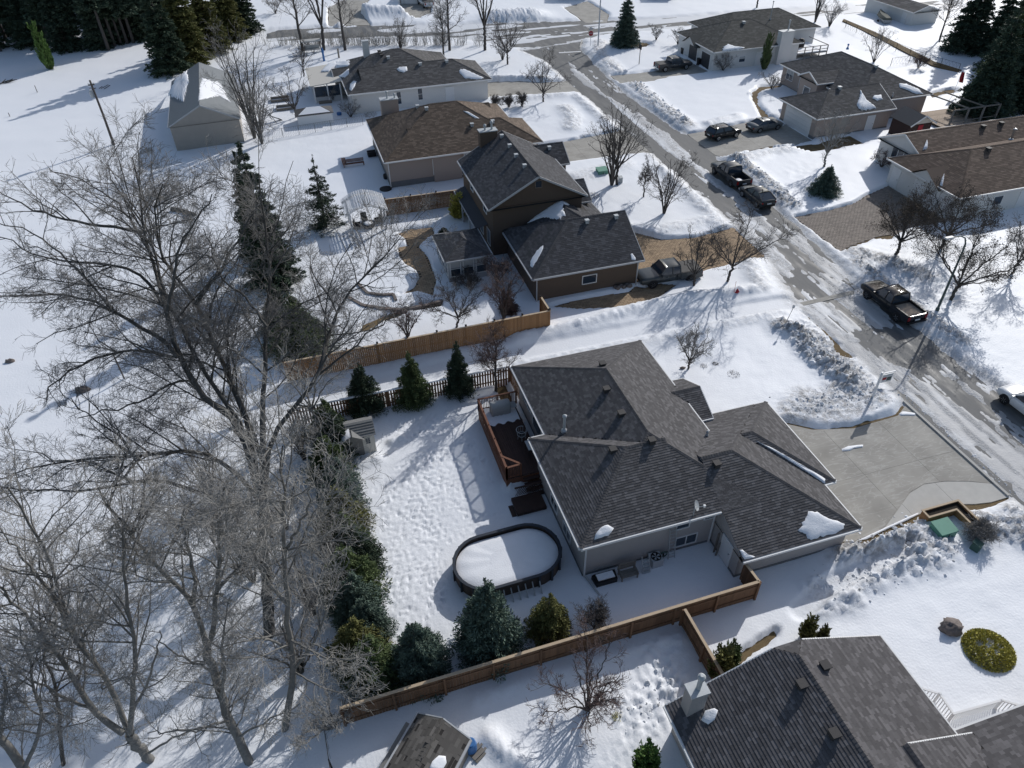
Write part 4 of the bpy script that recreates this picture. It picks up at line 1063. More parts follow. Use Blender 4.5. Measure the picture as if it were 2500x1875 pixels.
# --- rust roof house on the right edge
H6 = House('bungalow', 'white house with rusty brown roof and covered porch by the paved drive', [
    (61.3, 82.0, 50.6, 61.1, 2.9, .44, 'u', 'hg'),
    (64.2, 92.0, 58.9, 66.4, 2.95, .45, 'u', 'gg', dict(ov=.3)),
    ], 'stucco_white', 'shingle_rust', course=.2, tab=.42)
H6.garage_door((61.71, 54.2, .02), 'W', 5.0, 2.15); H6.window((67.0, 51.03, 1.6), 'S', 1.1, .9); H6.door((70.3, 51.03, .1), 'S', 1.0, 2.1)
H6.window((64.49, 62.6, 1.9), 'W', 2.6, 1.6, 3); H6.door((61.73, 59.6, .1), 'W', 1.0, 2.1)
for p in ((4,1935,1160),(4,1895,985),(4,2035,960)): H6.vent(*P_(*p), sz=.4)
H6.pipe(*P_(4,2110,1080), ht=1.1, r=.13, m='metal')
H6.patch([P_(4,1430,1160), P_(4,1440,1130), P_(4,1462,1080), P_(4,1468,1110), P_(4,1465,1150)], 'snow spike standing in the roof valley of the rust roofed house', .3, 19)
H6.patch([P_(4,1560,1430), P_(4,1575,1380), P_(4,1595,1340), P_(4,1592,1390), P_(4,1580,1440)], 'snow spike beside the garage gable of the rust roofed house', .25, 20)
gr = MB(); gr.add([(61.0,53.0,2.6),(64.6,53.0,2.6),(64.6,55.4,4.0),(61.0,55.4,4.0),(61.0,57.8,2.6),(64.6,57.8,2.6)], [(0,1,2,3),(3,2,5,4)]); gr.build('gable_roof', 'shingle_rust', H6.root)
gb = MB(); gb.add([(61.25,53.3,2.6),(61.25,57.5,2.6),(61.25,55.4,3.85)], [(0,2,1)]); gb.build('gable_wall', 'stucco_white', H6.root)
# --- farm shed with metal roof
HW = House('storage_building', 'long corrugated steel storage building with grey metal roof and snow slab', [
    (-14.8, -6.4, 96.7, 115.6, 3.3, .5, 'v', 'gg', dict(ov=.12, gov=.1))], 'steel_wall', 'galv_roof', 'grey_trim', course=30, tab=.9, cat='building', thick=.03, caps=False, rot=(-10.6, 96.7, math.radians(1.6)))
rb = MB()
for i in range(42):
    x = -14.6+i*.197; zt = 3.3+.5*(4.2-abs(x+10.6))-.12; rb.bar((x, 96.77, .0), (x, 96.77, zt), .06, .05)
rb.build('wall_rib', 'steel_wall', HW.root)
HW.patch([P_(1,1300,730), P_(1,1330,660), P_(1,1450,540), P_(1,1455,640), P_(1,1415,780), P_(1,1340,755)], 'thick snow slab on the metal roof of the storage building', .3, 21)
HW.patch([P_(1,1530,780), P_(1,1560,600), P_(1,1700,640), P_(1,1780,790), P_(1,1690,740), P_(1,1600,760)], 'wide thin snow sheet on the east slope of the metal roof', .08, 22)
# --- distant garage top right
HT = House('garage', 'beige garage with flat grey roof beside the wire fence at top right', [
    (109.6, 115.6, 114.0, 127.0, 2.5, .3, 'v', 'gg', dict(ov=.2))], 'stucco_white', 'shingle_grey', course=.5, tab=1.2, cat='garage', caps=False)
HT.door((109.8, 116.2, 0), 'W', .9, 2.0)
# ------------------------------------------------------------------ bare trees
UPZ = np.array([0, 0, 1.0])
def unit(a): return a/(np.linalg.norm(a, axis=-1, keepdims=True)+1e-9)
def resample(pts, K):
    pts = np.asarray(pts, float)
    # Catmull-Rom densify
    if len(pts) > 2:
        Q = np.vstack([2*pts[0]-pts[1], pts, 2*pts[-1]-pts[-2]]); out = []
        for i in range(1, len(Q)-2):
            for t_ in np.linspace(0, 1, 6, endpoint=False):
                p0, p1, p2, p3 = Q[i-1], Q[i], Q[i+1], Q[i+2]
                out.append(.5*((2*p1)+(-p0+p2)*t_+(2*p0-5*p1+4*p2-p3)*t_**2+(-p0+3*p1-3*p2+p3)*t_**3))
        out.append(pts[-1]); pts = np.array(out)
    L = np.concatenate([[0], np.cumsum(np.linalg.norm(np.diff(pts, axis=0), axis=1))])
    s_ = np.linspace(0, L[-1], K); return np.stack([np.interp(s_, L, pts[:, i]) for i in range(3)], -1)
def tubes(P, R, S):
    Nn, K, _ = P.shape
    T = np.empty_like(P); T[:, 1:-1] = P[:, 2:]-P[:, :-2]; T[:, 0] = P[:, 1]-P[:, 0]; T[:, -1] = P[:, -1]-P[:, -2]; T = unit(T)
    ref = np.tile(np.array([.31, .93, .2]), (Nn, K, 1)); A = unit(np.cross(T, ref)); B = np.cross(T, A)
    an = 2*np.pi*np.arange(S)/S
    V = P[:, :, None]+R[:, :, None, None]*(A[:, :, None]*np.cos(an)[:, None]+B[:, :, None]*np.sin(an)[:, None])
    base = np.arange(Nn*K*S).reshape(Nn, K, S); nx = np.roll(base, -1, 2)
    Fq = np.stack([base[:, :-1], nx[:, :-1], nx[:, 1:], base[:, 1:]], -1).reshape(-1, 4)
    return V.reshape(-1, 3), Fq
def join(parts):
    Vs, Fs, o = [], [], 0
    for V, Fq in parts: Vs.append(V); Fs.append(Fq+o); o += len(V)
    return np.vstack(Vs), np.vstack(Fs)
def kids(P, R, n, t0, t1, ls, ang, K, rng, up=.10, wig=.18, rmax=.05, fr=.55, rmin=.010, lmin=.0):
    Nn, Kp, _ = P.shape; Lp = np.linalg.norm(np.diff(P, axis=1), axis=2).sum(1)
    I = np.sort(rng.choice(Nn, Nn*n, p=Lp/Lp.sum())); t_ = t0+(t1-t0)*rng.random(len(I))**.85
    x = t_*(Kp-1); i0 = np.minimum(x.astype(int), Kp-2); f = (x-i0)[:, None]
    p = P[I, i0]*(1-f)+P[I, i0+1]*f; T = unit(P[I, i0+1]-P[I, i0]); r = R[I, i0]*(1-f[:, 0])+R[I, i0+1]*f[:, 0]
    L = np.linalg.norm(np.diff(P, axis=1), axis=2).sum(1)[I]
    rv = rng.normal(size=(len(I), 3)); rv -= (rv*T).sum(1, keepdims=True)*T; rv = unit(rv)
    a = np.radians(ang)*rng.uniform(.7, 1.3, len(I))[:, None]
    d = unit(T*np.cos(a)+rv*np.sin(a)+UPZ*up)
    ln = np.maximum(L*ls*(1.05-.6*t_), lmin)*rng.uniform(.6, 1.35, len(I))
    r0 = np.clip(r*fr, rmin, rmax)
    Q = np.empty((len(I), K, 3)); Q[:, 0] = p
    for k in range(1, K):
        Q[:, k] = Q[:, k-1]+d*(ln/(K-1))[:, None]
        d = unit(d+UPZ*up*.8+rng.normal(size=d.shape)*wig)
    RR = r0[:, None]*np.linspace(1, .35, K)[None]
    return Q, np.maximum(RR, rmin*.7)
def tree_obj(name, label, limbs, lv, seed, mt='bark', mc='twig', cat='tree', group=None, sides=7, leaf=None):
    """limbs = [(points, r0, r1)]; lv = [(n, len scale, angle, up, rmax, rmin)...]"""
    rng = np.random.default_rng(seed); base = np.array(limbs[0][0][0])
    K0 = 14; P = []; R = []
    for pts, r0, r1 in limbs:
        p = resample(pts, K0)-base
        p[1:-1] += rng.normal(size=(K0-2, 3))*np.linspace(.2, 1, K0-2)[:, None]*min(.08, r0*1.2)
        P.append(p); R.append(np.linspace(r0, r1, K0))
    P = np.array(P); R = np.array(R); root = thing(name, label, cat, base, group=group)
    tr = [tubes(P, R, sides)]; cr = []; start = .22
    for i, (n, ls, ang, up, rmax, rmin) in enumerate(lv):
        K = 5 if i == 0 else 4 if i == 1 else 3 if i < len(lv)-1 else 2
        P, R = kids(P, R, n, start, 1.0, ls, ang, K, rng, up, .20, rmax, .62, rmin, lmin=(.0, .5, .42, .34)[i] if limbs[0][1] > .12 else (.0, .3, .25, .2)[i]); start = .12
        (tr if i == 0 and rmax > .03 else cr).append(tubes(P, R, 5 if i == 0 else 3))
    V, Fq = join(tr); link('trunk', np_mesh('trunk', V, Fq, smooth=True), root, mt)
    V, Fq = join(cr); link('crown', np_mesh('crown', V, Fq), root, mc)
    if leaf:
        n, sz, m = leaf; tips = P[:, -1]; pick = rng.integers(0, len(tips), n); c = P[pick, rng.integers(1, P.shape[1], n)]+rng.normal(size=(n, 3))*.12
        V, Fq, tn = cards(c, rng.normal(size=(n, 3)), sz, sz*.6, rng); link('dry_leaves', np_mesh('dry_leaves', V, Fq, tn), root, m)
    return root
def cards(C, D, ln, wd, rng, tone=None):
    n = len(C); D = unit(D); rv = rng.normal(size=(n, 3)); S = unit(np.cross(D, rv)); sc = rng.uniform(.65, 1.35, n)[:, None]
    l, w_ = ln*sc, wd*sc
    V = np.stack([C-D*l*.5, C+S*w_*.5, C+D*l*.5, C-S*w_*.5], 1).reshape(-1, 3)
    Fq = np.arange(4*n).reshape(n, 4); tn = rng.random(n) if tone is None else tone
    return V, Fq, tn
def px3(pts): return [g(x, y, z) for x, y, z in pts]
def limb_z(pts, z0, z1, pw=.9):
    n = len(pts); return px3([(x, y, z0+(z1-z0)*(i/(n-1))**pw) for i, (x, y) in enumerate(pts)])
def Z1(pts): return [(x/2.011, 300+y/2.011) for x, y in pts]
def Z2(pts): return [(x/1.154, 1050+y/1.154) for x, y in pts]
def T15(pts): return [pix(15, x, y) for x, y in pts]
# --- the big many-stemmed tree left of centre
mtl = []
trunk = px3([(658, 1556, .1), (652, 1440, 2.6), (645, 1330, 5.0), (640, 1225, 7.2)])
mtl.append((trunk, .31, .27))
def L(pts, z1, r0=.24, r1=.035, z0=7.0, fn=Z1, pw=.9):
    mtl.append((limb_z(fn(pts), z0, z1, pw), r0*.72, r1*.8))
L([(1280,1860),(1180,1500),(1000,1340),(870,1130),(820,950),(740,640),(700,540),(690,330),(650,170)], 21, .30)
L([(1280,1860),(1180,1480),(1040,1290),(920,1060),(850,960),(800,800),(740,560),(640,400),(540,270)], 20, .22)
L([(960,890),(1070,740),(1150,600),(1220,480),(1290,340)], 20, .13, .03, 15.0)
L([(1280,1860),(1210,1450),(1130,1270),(1020,1010),(960,880),(850,730),(790,660),(770,560),(760,420),(800,300)], 20.5, .27)
L([(1290,1860),(1290,1400),(1310,1000),(1330,820),(1310,620),(1290,420),(1270,250)], 20.5, .25)
L([(1290,1860),(1330,1560),(1440,1400),(1560,1240),(1650,920),(1760,780),(1870,680),(1960,570)], 16, .22)
L([(1560,1240),(1600,1060),(1650,920),(1560,780),(1520,700)], 15, .10, .03, 11)
L([(1560,1240),(1700,1130),(1830,1010),(1960,940)], 13.5, .10, .03, 10.5)
L([(1020,1360),(930,1270),(850,1280),(680,1370),(500,1420),(380,1450)], 11, .12, .03, 9.5)
L([(870,1150),(820,1080),(720,1020),(560,930),(400,860),(200,840),(0,850),(-80,840)], 15.5, .17, .03, 13)
L([(800,900),(740,800),(640,720),(440,690),(200,650),(0,560)], 17.5, .13, .03, 14.5)
L([(700,540),(560,510),(350,480),(150,420),(0,340)], 19, .12, .03, 17.5)
L([(560,930),(420,760),(300,640),(120,520),(-40,480)], 18.5, .10, .03, 15)
L([(850,1150),(700,1120),(560,1130),(400,1190),(250,1290),(230,1370)], 12, .13, .03, 12)
L([(820,950),(850,790),(880,620),(960,480),(1040,350)], 20.5, .12, .03, 15.5)
L([(740,640),(600,420),(420,300),(260,240)], 19.5, .11, .03, 17)
L([(1020,1010),(1050,860),(1180,640),(1200,500)], 18, .10, .03, 13)
L([(1310,1000),(1200,850),(1100,780),(1050,640),(1000,520)], 18.5, .10, .03, 14)
L([(770,260),(700,160),(620,90),(540,60),(400,70),(300,75),(150,100),(0,140)], 9.5, .22, .03, 5.5, Z2)
L([(770,300),(700,220),(560,180),(430,135),(280,165),(100,170),(0,160)], 8.5, .22, .03, 5.0, Z2)
L([(400,70),(330,150),(360,30),(280,-20),(200,-90)], 11, .10, .03, 8, Z2)
L([(760,330),(690,330),(560,260),(470,330),(330,400)], 8.0, .10, .03, 4.5, Z2)
tree_obj('bare_tree', 'huge bare many-stemmed tree sprawling over the snowy field at left', mtl,
         [(12, .36, 46, .04, .05, .020), (8, .46, 44, .05, .018, .012), (6, .5, 46, .03, .011, .009), (3, .55, 46, .02, .008, .0075)], 11, 'bark', 'twig')
# --- its neighbours along the left foreground
GR = 'bare trees in the left foreground'
LVN = [(11, .40, 46, .07, .04, .018), (7, .46, 44, .05, .016, .011), (4, .5, 46, .03, .010, .008), (3, .55, 46, .02, .008, .0072)]
t2 = px3([(695,1787,.1),(717,1635,3.2),(707,1560,5.2),(700,1475,8),(695,1350,11),(692,1210,14.5),(690,1090,17.5)])
tree_obj('bare_tree', 'pale upright bare tree standing just left of the south fence end', [
    (t2, .18, .03), (px3([(717,1635,3.2),(770,1560,5.5),(800,1480,7.5),(820,1390,9.5)]), .08, .02), (px3([(700,1475,8),(640,1400,10),(600,1310,12),(560,1220,14)]), .09, .02),
    (px3([(695,1350,11),(740,1260,13),(770,1150,15)]), .07, .02), (px3([(712,1590,4.5),(650,1560,6),(590,1560,7),(540,1600,7.5)]), .07, .02),
    (px3([(707,1560,5.2),(780,1600,6),(850,1610,6.5),(910,1600,7)]), .06, .02), (px3([(717,1640,3),(790,1680,4),(850,1690,4.4),(900,1670,5)]), .05, .02)], LVN, 12, 'bark_pale', 'twig_pale', group=GR)
fk = (506,1584,7)
tree_obj('bare_tree', 'forked bare tree with pale bark at the bottom of the left field', [
    (px3([(611,1866,.1),(554,1745,3),(519,1640,5.5),fk]), .21, .17), (px3([fk,(471,1476,9.5),(421,1423,10.8),(364,1366,12.3),(300,1270,14.5),(240,1190,16.5)]), .13, .03),
    (px3([fk,(525,1508,8.8),(531,1413,11),(540,1300,13.8),(548,1190,16.5)]), .12, .03), (px3([(471,1476,9.5),(475,1400,11.5),(450,1300,14),(440,1210,16)]), .10, .02),
    (px3([(531,1440,10.4),(590,1370,12),(620,1290,14)]), .08, .02), (px3([(540,1700,4.2),(548,1640,6),(545,1560,8),(560,1460,10)]), .10, .02),
    (px3([(519,1640,5.5),(440,1600,7.5),(380,1560,9)]), .06, .02), (px3([(580,1800,2),(650,1760,3.5),(730,1720,4.5)]), .06, .02), (px3([(560,1760,2.8),(470,1780,4),(360,1790,5)]), .06, .02)], LVN, 13, 'bark_pale', 'twig_pale', group=GR)
fk = (316,1793,3.2)
tree_obj('bare_tree', 'three-stemmed bare tree with pale limbs near the bottom left', [
    (px3([(370,1858,.1),(340,1825,1.6),fk]), .22, .19), (px3([fk,(320,1745,4.8),(326,1666,7),(329,1540,10.2),(304,1413,13.2),(300,1300,15.6)]), .13, .03),
    (px3([fk,(263,1666,6.2),(190,1565,8.5),(158,1476,10.5),(133,1397,12.3),(98,1330,13.8),(63,1270,15.2),(19,1190,17)]), .13, .03),
    (px3([(300,1790,3.6),(234,1736,5),(158,1628,7.3),(95,1540,9.5),(41,1473,11.3),(-20,1420,13)]), .15, .03),
    (px3([(158,1476,10.5),(120,1440,11.6),(60,1370,13.3),(0,1290,15.2)]), .08, .02), (px3([(190,1565,8.5),(160,1520,9.8),(110,1400,12.4),(90,1310,14.5)]), .09, .02),
    (px3([(234,1736,5),(150,1700,6),(60,1650,7),(0,1630,7.6)]), .08, .02), (px3([(320,1745,4.8),(370,1640,7),(390,1540,9)]), .08, .02),
    (px3([(360,1840,1),(450,1790,2.2),(560,1770,3.4)]), .06, .02)], LVN, 14, 'bark_pale', 'twig_pale', group=GR)
tree_obj('bare_tree', 'thin straight bare sapling in the bottom left corner', [
    (px3([(156,1872,.1),(136,1698,5),(111,1603,7.6),(95,1508,10),(80,1430,12)]), .10, .02), (px3([(146,1780,2.6),(60,1720,5),(20,1650,7)]), .05, .015)], LVN, 15, 'bark_dark', 'twig', group=GR)
tree_obj('bare_tree', 'thick pale trunk cutting the bottom left corner of the frame', [
    (px3([(130,1975,.1),(60,1878,2.5),(0,1800,4.6),(-60,1720,6.6),(-120,1620,8.6)]), .24, .08), (px3([(60,1878,2.5),(100,1760,5.5),(60,1600,9.5),(40,1500,12)]), .10, .02),
    (px3([(0,1800,4.6),(10,1700,7),(0,1560,10.5)]), .08, .02)], LVN, 16, 'bark_pale', 'twig_pale', group=GR)

def auto_tree(px, py, h_, spread, seed, label, style='spread', mt='bark_dark', mc='twig_dark', dens=1.0, group=None, leaf=None, name='bare_tree', r0=None, z=None, pos=None, lean=(0, 0), cat='tree', tw=1.0):
    rng = np.random.default_rng(seed)
    b = g(px, py, .25) if pos is None else np.array([*pos, .25]); b[2] = gz(b[0], b[1])-.12
    r0 = r0 or .016*h_+.03; lb = []
    ln = np.array([lean[0], lean[1], 0])
    if style == 'spread':
        fkz = h_*rng.uniform(.2, .28); f = b+np.array([rng.normal(0, .1), rng.normal(0, .1), fkz]); lb.append(([b, b*.5+f*.5+rng.normal(0, .04, 3), f], r0, r0*.8)); n = 7
        for i in range(n):
            a = 2*math.pi*(i+rng.uniform(-.3, .3))/n; k = rng.uniform(.6, 1.0)*spread
            d = np.array([math.cos(a), math.sin(a), 0]); top = h_*rng.uniform(.62, 1.0)
            lb.append(([f, f+d*k*.35+UPZ*(top-fkz)*.35, f+d*k*.75+UPZ*(top-fkz)*.75, f+d*k+UPZ*(top-fkz)+ln], r0*.5, .02))
        lb.append(([f, f+UPZ*(h_-fkz)*.5+rng.normal(0, .15, 3), f+UPZ*(h_-fkz)+ln], r0*.6, .02))
    elif style == 'vase':
        n = 9
        for i in range(n):
            a = 2*math.pi*(i+rng.uniform(-.35, .35))/n; k = rng.uniform(.3, 1.0)*spread; d = np.array([math.cos(a), math.sin(a), 0]); top = h_*rng.uniform(.7, 1.0)
            bb = b+d*.06; lb.append(([bb, bb+d*k*.15+UPZ*top*.25, bb+d*k*.5+UPZ*top*.6, bb+d*k+UPZ*top+ln], r0*rng.uniform(.45, .7), .015))
        lb.insert(0, ([b, b+UPZ*h_*.3, b+UPZ*h_*.7+rng.normal(0, .1, 3), b+UPZ*h_+ln], r0*.8, .02))
    elif style == 'column':
        lb.append(([b, b+UPZ*h_*.4+rng.normal(0, .06, 3), b+UPZ*h_*.75+rng.normal(0, .1, 3), b+UPZ*h_+ln], r0, .02)); n = 12
        for i in range(n):
            zf = .25+.7*i/n; f = b+UPZ*h_*zf+ln*zf; a = i*2.4+rng.uniform(-.4, .4); d = np.array([math.cos(a), math.sin(a), 0]); k = spread*(1.1-zf)*rng.uniform(.8, 1.2)
            lb.append(([f, f+d*k*.5+UPZ*k*.35, f+d*k+UPZ*k*.9], r0*.3*(1.1-zf)+.012, .012))
    s_ = min(1.0, h_/9)
    fd = 1.0 if b[1] < 58 else .74; m = lambda v: max(2, int(round(v*min(dens, 1.35)*fd)))
    lv = [(m(7), .40, 40, .12, .03*s_+.006, .012*tw), (m(4.5), .48, 42, .09, .013, .009*tw/fd), (4, .55, 46, .06, .010, .0085*tw/fd)]
    return tree_obj(name, label, lb, lv, seed, mt, mc, cat, group, 6, leaf)
def T_(k, x, y): return pix(k, x, y)
# brush under the big tree
for i, (x, y, hh, sp) in enumerate(((560,1330,4.5,2.4),(620,1420,4.5,2.5),(520,1220,5,2.4),(700,1290,4.5,2.2),(640,1120,5,2.4),(742,1120,4,1.8),(600,1020,4.5,2),(765,1500,5,2.2),(735,1640,4.5,2.2),(800,1380,4.5,2))):
    auto_tree(x, y, hh, sp, 200+i, 'tangled grey brush thicket '+['left of the trunk foot of the huge bare tree','right behind the trunk foot of the huge bare tree','far left below the low limbs of the huge tree','between the huge trunk and the spruce hedge','behind the fork of the huge bare tree','beside the north end of the spruce hedge','farthest back under the huge bare tree','right of the pale upright tree beside the hedge','at the foot of the pale upright tree','against the middle of the spruce hedge'][i], 'vase', 'bark', 'twig_pale' if i % 2 else 'twig', 1.15, 'brush thickets under the huge tree', name='brush', cat='shrub', tw=.9)
auto_tree(815,1775, 2.6, 2.2, 210, 'pale tangled shrub hanging over the west end of the south fence', 'vase', 'bark_pale', 'twig_pale', 1.1, name='bare_shrub', cat='shrub')
auto_tree(770,1030, 6.0, 2.6, 211, 'white-barked birch leaning over the grey yard shed', 'spread', 'bark_pale', 'twig_pale', .8, lean=(1.2, .4), name='birch_tree')
auto_tree(622,338, 13.5, 4.2, 220, 'tall many-stemmed bare tree at the corner of the steel storage building', 'vase', 'bark', 'twig', 1.5, tw=1.3)
auto_tree(640,352, 9.0, 3.0, 221, 'smaller bare tree leaning beside the storage building corner', 'vase', 'bark', 'twig', 1.1, tw=1.2)
FAR = 'bare trees along the far hedge'
for i, (k, x, y, hh, sp, st, lb) in enumerate((
    (2,440,390,16,3.5,'column','tall thin bare tree left of the three by the far bench'),
    (2,602,388,16,4.5,'spread','tall bare tree in the middle of the three by the far bench'),
    (2,767,388,15,3.5,'column','tall dark bare tree right of the far bench'),
    (2,1573,392,13,3.6,'column','dense bare tree behind the cream bungalow'),
    (2,1845,388,14,4.5,'spread','tall bare tree right of the dense one behind the cream bungalow'),
    (2,1525,455,9,1.6,'column','slim bare tree close behind the cream bungalow roof'))):
    auto_tree(*T_(k,x,y), hh, sp, 230+i, lb, st, 'bark_dark', 'twig', 1.2, FAR, tw=1.5)
for k, x, y, hh, sp, st, lb, tg, dn in (
    (3,125,497,7.5,4.5,'spread','wide bare apple tree near the street corner','twig_dark',1.3),
    (3,85,460,4.0,2.0,'vase','dense brown shrub left of the bare apple tree near the corner','twig',1.2),
    (3,400,788,6.0,3.6,'spread','dark dense crabapple tree beside the far tan driveway','twig_dark',1.6),
    (3,928,1430,8.5,3.6,'vase','bare ash tree by the green utility box','twig_dark',1.2),
    (3,970,1428,8.0,3.6,'spread','bare ash tree leaning right behind the green utility box','twig_dark',1.0),
    (3,1175,1520,3.6,1.1,'column','slender sapling between the ash trees and the street','twig_dark',1.0),
    (3,1330,1648,6.0,3.0,'vase','fan-shaped bare tree on the snowy strip by the street','twig_dark',1.5),
    (7,1562,786,5.0,2.6,'spread','gnarled bare tree left of the pair beside the fire hydrant','twig_dark',1.2),
    (7,1818,752,6.2,4.2,'spread','wide gnarled bare tree next to the fire hydrant','twig_dark',1.7),
    (7,1520,1427,3.4,1.7,'spread','small bare tree alone on the front lawn of the grey bungalow','twig',1.1),
    (8,2112,692,5.2,2.0,'spread','pale bare tree at the right edge near the lamp post','twig',1.4),
    (4,672,1287,6.4,2.5,'spread','pale slender bare tree above the low blue spruce','twig_pale',1.4),
    (4,1052,482,4.5,2.6,'vase','round bare shrub tree behind the beige grey bungalow','twig',1.1),
    (4,600,170,10,2.2,'vase','multi-stemmed bare tree beside the olive roofed house','twig',1.0),
    (4,150,60,9,4,'spread','bare tree beyond the olive roofed house at the top edge','twig',1.0),
    (4,710,205,4.5,2.8,'vase','broad brown shrub by the wire fence at top right','twig',1.3),
    (4,1395,528,1.7,1.1,'vase','small reddish shrub inside the wire fence','twig_red',1.2),
    (2,450,592,5.0,2.2,'spread','dark bare tree near the sunroom of the cream bungalow','twig_dark',1.2),
    (2,388,905,6.0,3.2,'spread','bare fruit tree behind the small white fenced shed','twig_dark',1.1),
    (2,1195,382,5.0,3.0,'vase','round bare shrub in the middle of the far hedge','twig',1.2),
    (2,230,105,3.0,3.2,'vase','brown rounded bush near the pine wood at the top','twig',1.6),
    (6,1625,1108,4.2,3.0,'spread','bare fruit tree inside the cedar fence by the sunroom','twig_dark',1.4),
    (6,1990,1038,4.2,1.9,'vase','reddish shrub by the corner of the brown garage','twig_red',1.4),
    (6,1945,760,2.6,1.5,'vase','reddish shrub between sunroom and brown garage','twig_red',1.2),
    (6,1250,1177,3.4,2.0,'vase','thin bare shrub against the middle of the cedar fence','twig_red',1.0),
    (6,1930,1600,5.6,2.0,'column','slim bare tree between the deck and the alley fence','twig_red',1.1),
    (17,742,1205,3.9,2.9,'vase','fan-shaped bare tree in the neighbour yard below the south fence','twig_red',1.6),
    (17,800,585,1.9,.9,'vase','small dark shrub inside the south fence','twig_dark',1.2),
    (3,1270,310,2.2,1.8,'vase','leafless shrub right of the roadside spruce','twig',1.0),
    (3,1440,345,2.4,1.8,'vase','leafless shrub in front of the white house porch','twig',1.0),
    (3,1785,545,2.2,1.8,'vase','grey shrub under the window of the white house','twig',1.2),
    (4,265,690,2.4,1.8,'vase','small bare shrub in the curved bed of the beige grey bungalow','twig',.9),
    (4,1110,1290,1.6,1.4,'vase','low brown shrub by the porch steps of the rust roofed house','twig_red',1.0),
    (14,1850,1300,.9,.9,'vase','low dry shrub behind the wooden planter','twig',1.2),
    (6,1720,790,1.3,1.2,'vase','dark low shrub under the sunroom windows','twig_dark',1.2),
    (2,680,780,1.6,1.6,'vase','low shrub by the steps of the cream bungalow','twig',1.0),
    (2,810,900,2.0,2.0,'vase','grey shrub at the corner of the cream bungalow','twig',1.0),
    (5,1230,100,1.2,3.0,'vase','half buried brush heap far out in the snowy field','twig',1.2)):
    auto_tree(*T_(k, x, y), hh, sp, 300+int(x)+int(y), lb, st, 'bark_dark' if tg != 'twig_pale' else 'bark_pale', tg, dn, name='bare_tree' if hh > 3 else 'bare_shrub', cat='tree' if hh > 3 else 'shrub', tw=1.05)
for k, x, y, hh, sp, lb in (
    (8,1215,552,5.6,3.2,'small oak with brown leaves left of the pair by the paved drive'),
    (8,1560,512,5.4,3.6,'leaning oak with brown leaves next to the paved drive'),
    (8,1650,892,6.0,4.8,'wide oak with brown leaves beside the lamp post')):
    auto_tree(*T_(k, x, y), hh, sp, 400+int(x), lb, 'spread', 'bark_dark', 'twig_dark', 1.4, leaf=(5200, .11, 'dry_leaf'), r0=.16, tw=1.2)
tree_larch = auto_tree(*T_(4,1560,312), 9.5, 3.2, 450, 'bare larch with level branches by the white spruces', 'column', 'bark_dark', 'twig_dark', 1.3, tw=1.3)
for i, x in enumerate((35,135,235)): auto_tree(*T_(3, x, 835-6*i), 1.5, .8, 460+i, ['small clipped brown shrub nearest the brown roof in a row of shrubs', 'small clipped brown shrub in the middle of the row', 'small clipped brown shrub nearest the street in the row'][i], 'vase', 'bark_dark', 'twig_dark', 1.6, 'row of clipped shrubs', name='bare_shrub', cat='shrub', tw=1.3)
# far hedge: a row of leafless shrubs that reads as one band
rng = np.random.default_rng(77); HP = []; HR = []
for i in range(75):
    x = 150+rng.uniform(0, 1) * 1750; b = q(2, x, 352+rng.uniform(-8, 8), .2)
    for j in range(9):
        a = rng.uniform(0, 6.28); hh = rng.uniform(1.0, 2.4); k = rng.uniform(.2, .8)
        p0 = b+np.array([rng.normal(0, .35), rng.normal(0, .35), 0]); HP.append(resample([p0, p0+np.array([math.cos(a)*k*.5, math.sin(a)*k*.5, hh*.5]), p0+np.array([math.cos(a)*k, math.sin(a)*k, hh])], 4)); HR.append([.03, .025, .02, .012])
HP = np.array(HP); HR = np.array(HR); V1, F1 = tubes(HP, HR, 3); K2, R2 = kids(HP, HR, 5, .2, 1, .5, 40, 3, rng, .1, .2, .015, .6, .011); V2, F2 = tubes(K2, R2, 3)
V, Fq = join([(V1, F1), (V2, F2)]); tag(link('hedge', np_mesh('hedge', V, Fq), None, 'twig_pale'), 'leafless hedge running behind the cream bungalow', 'hedge', kind='stuff')

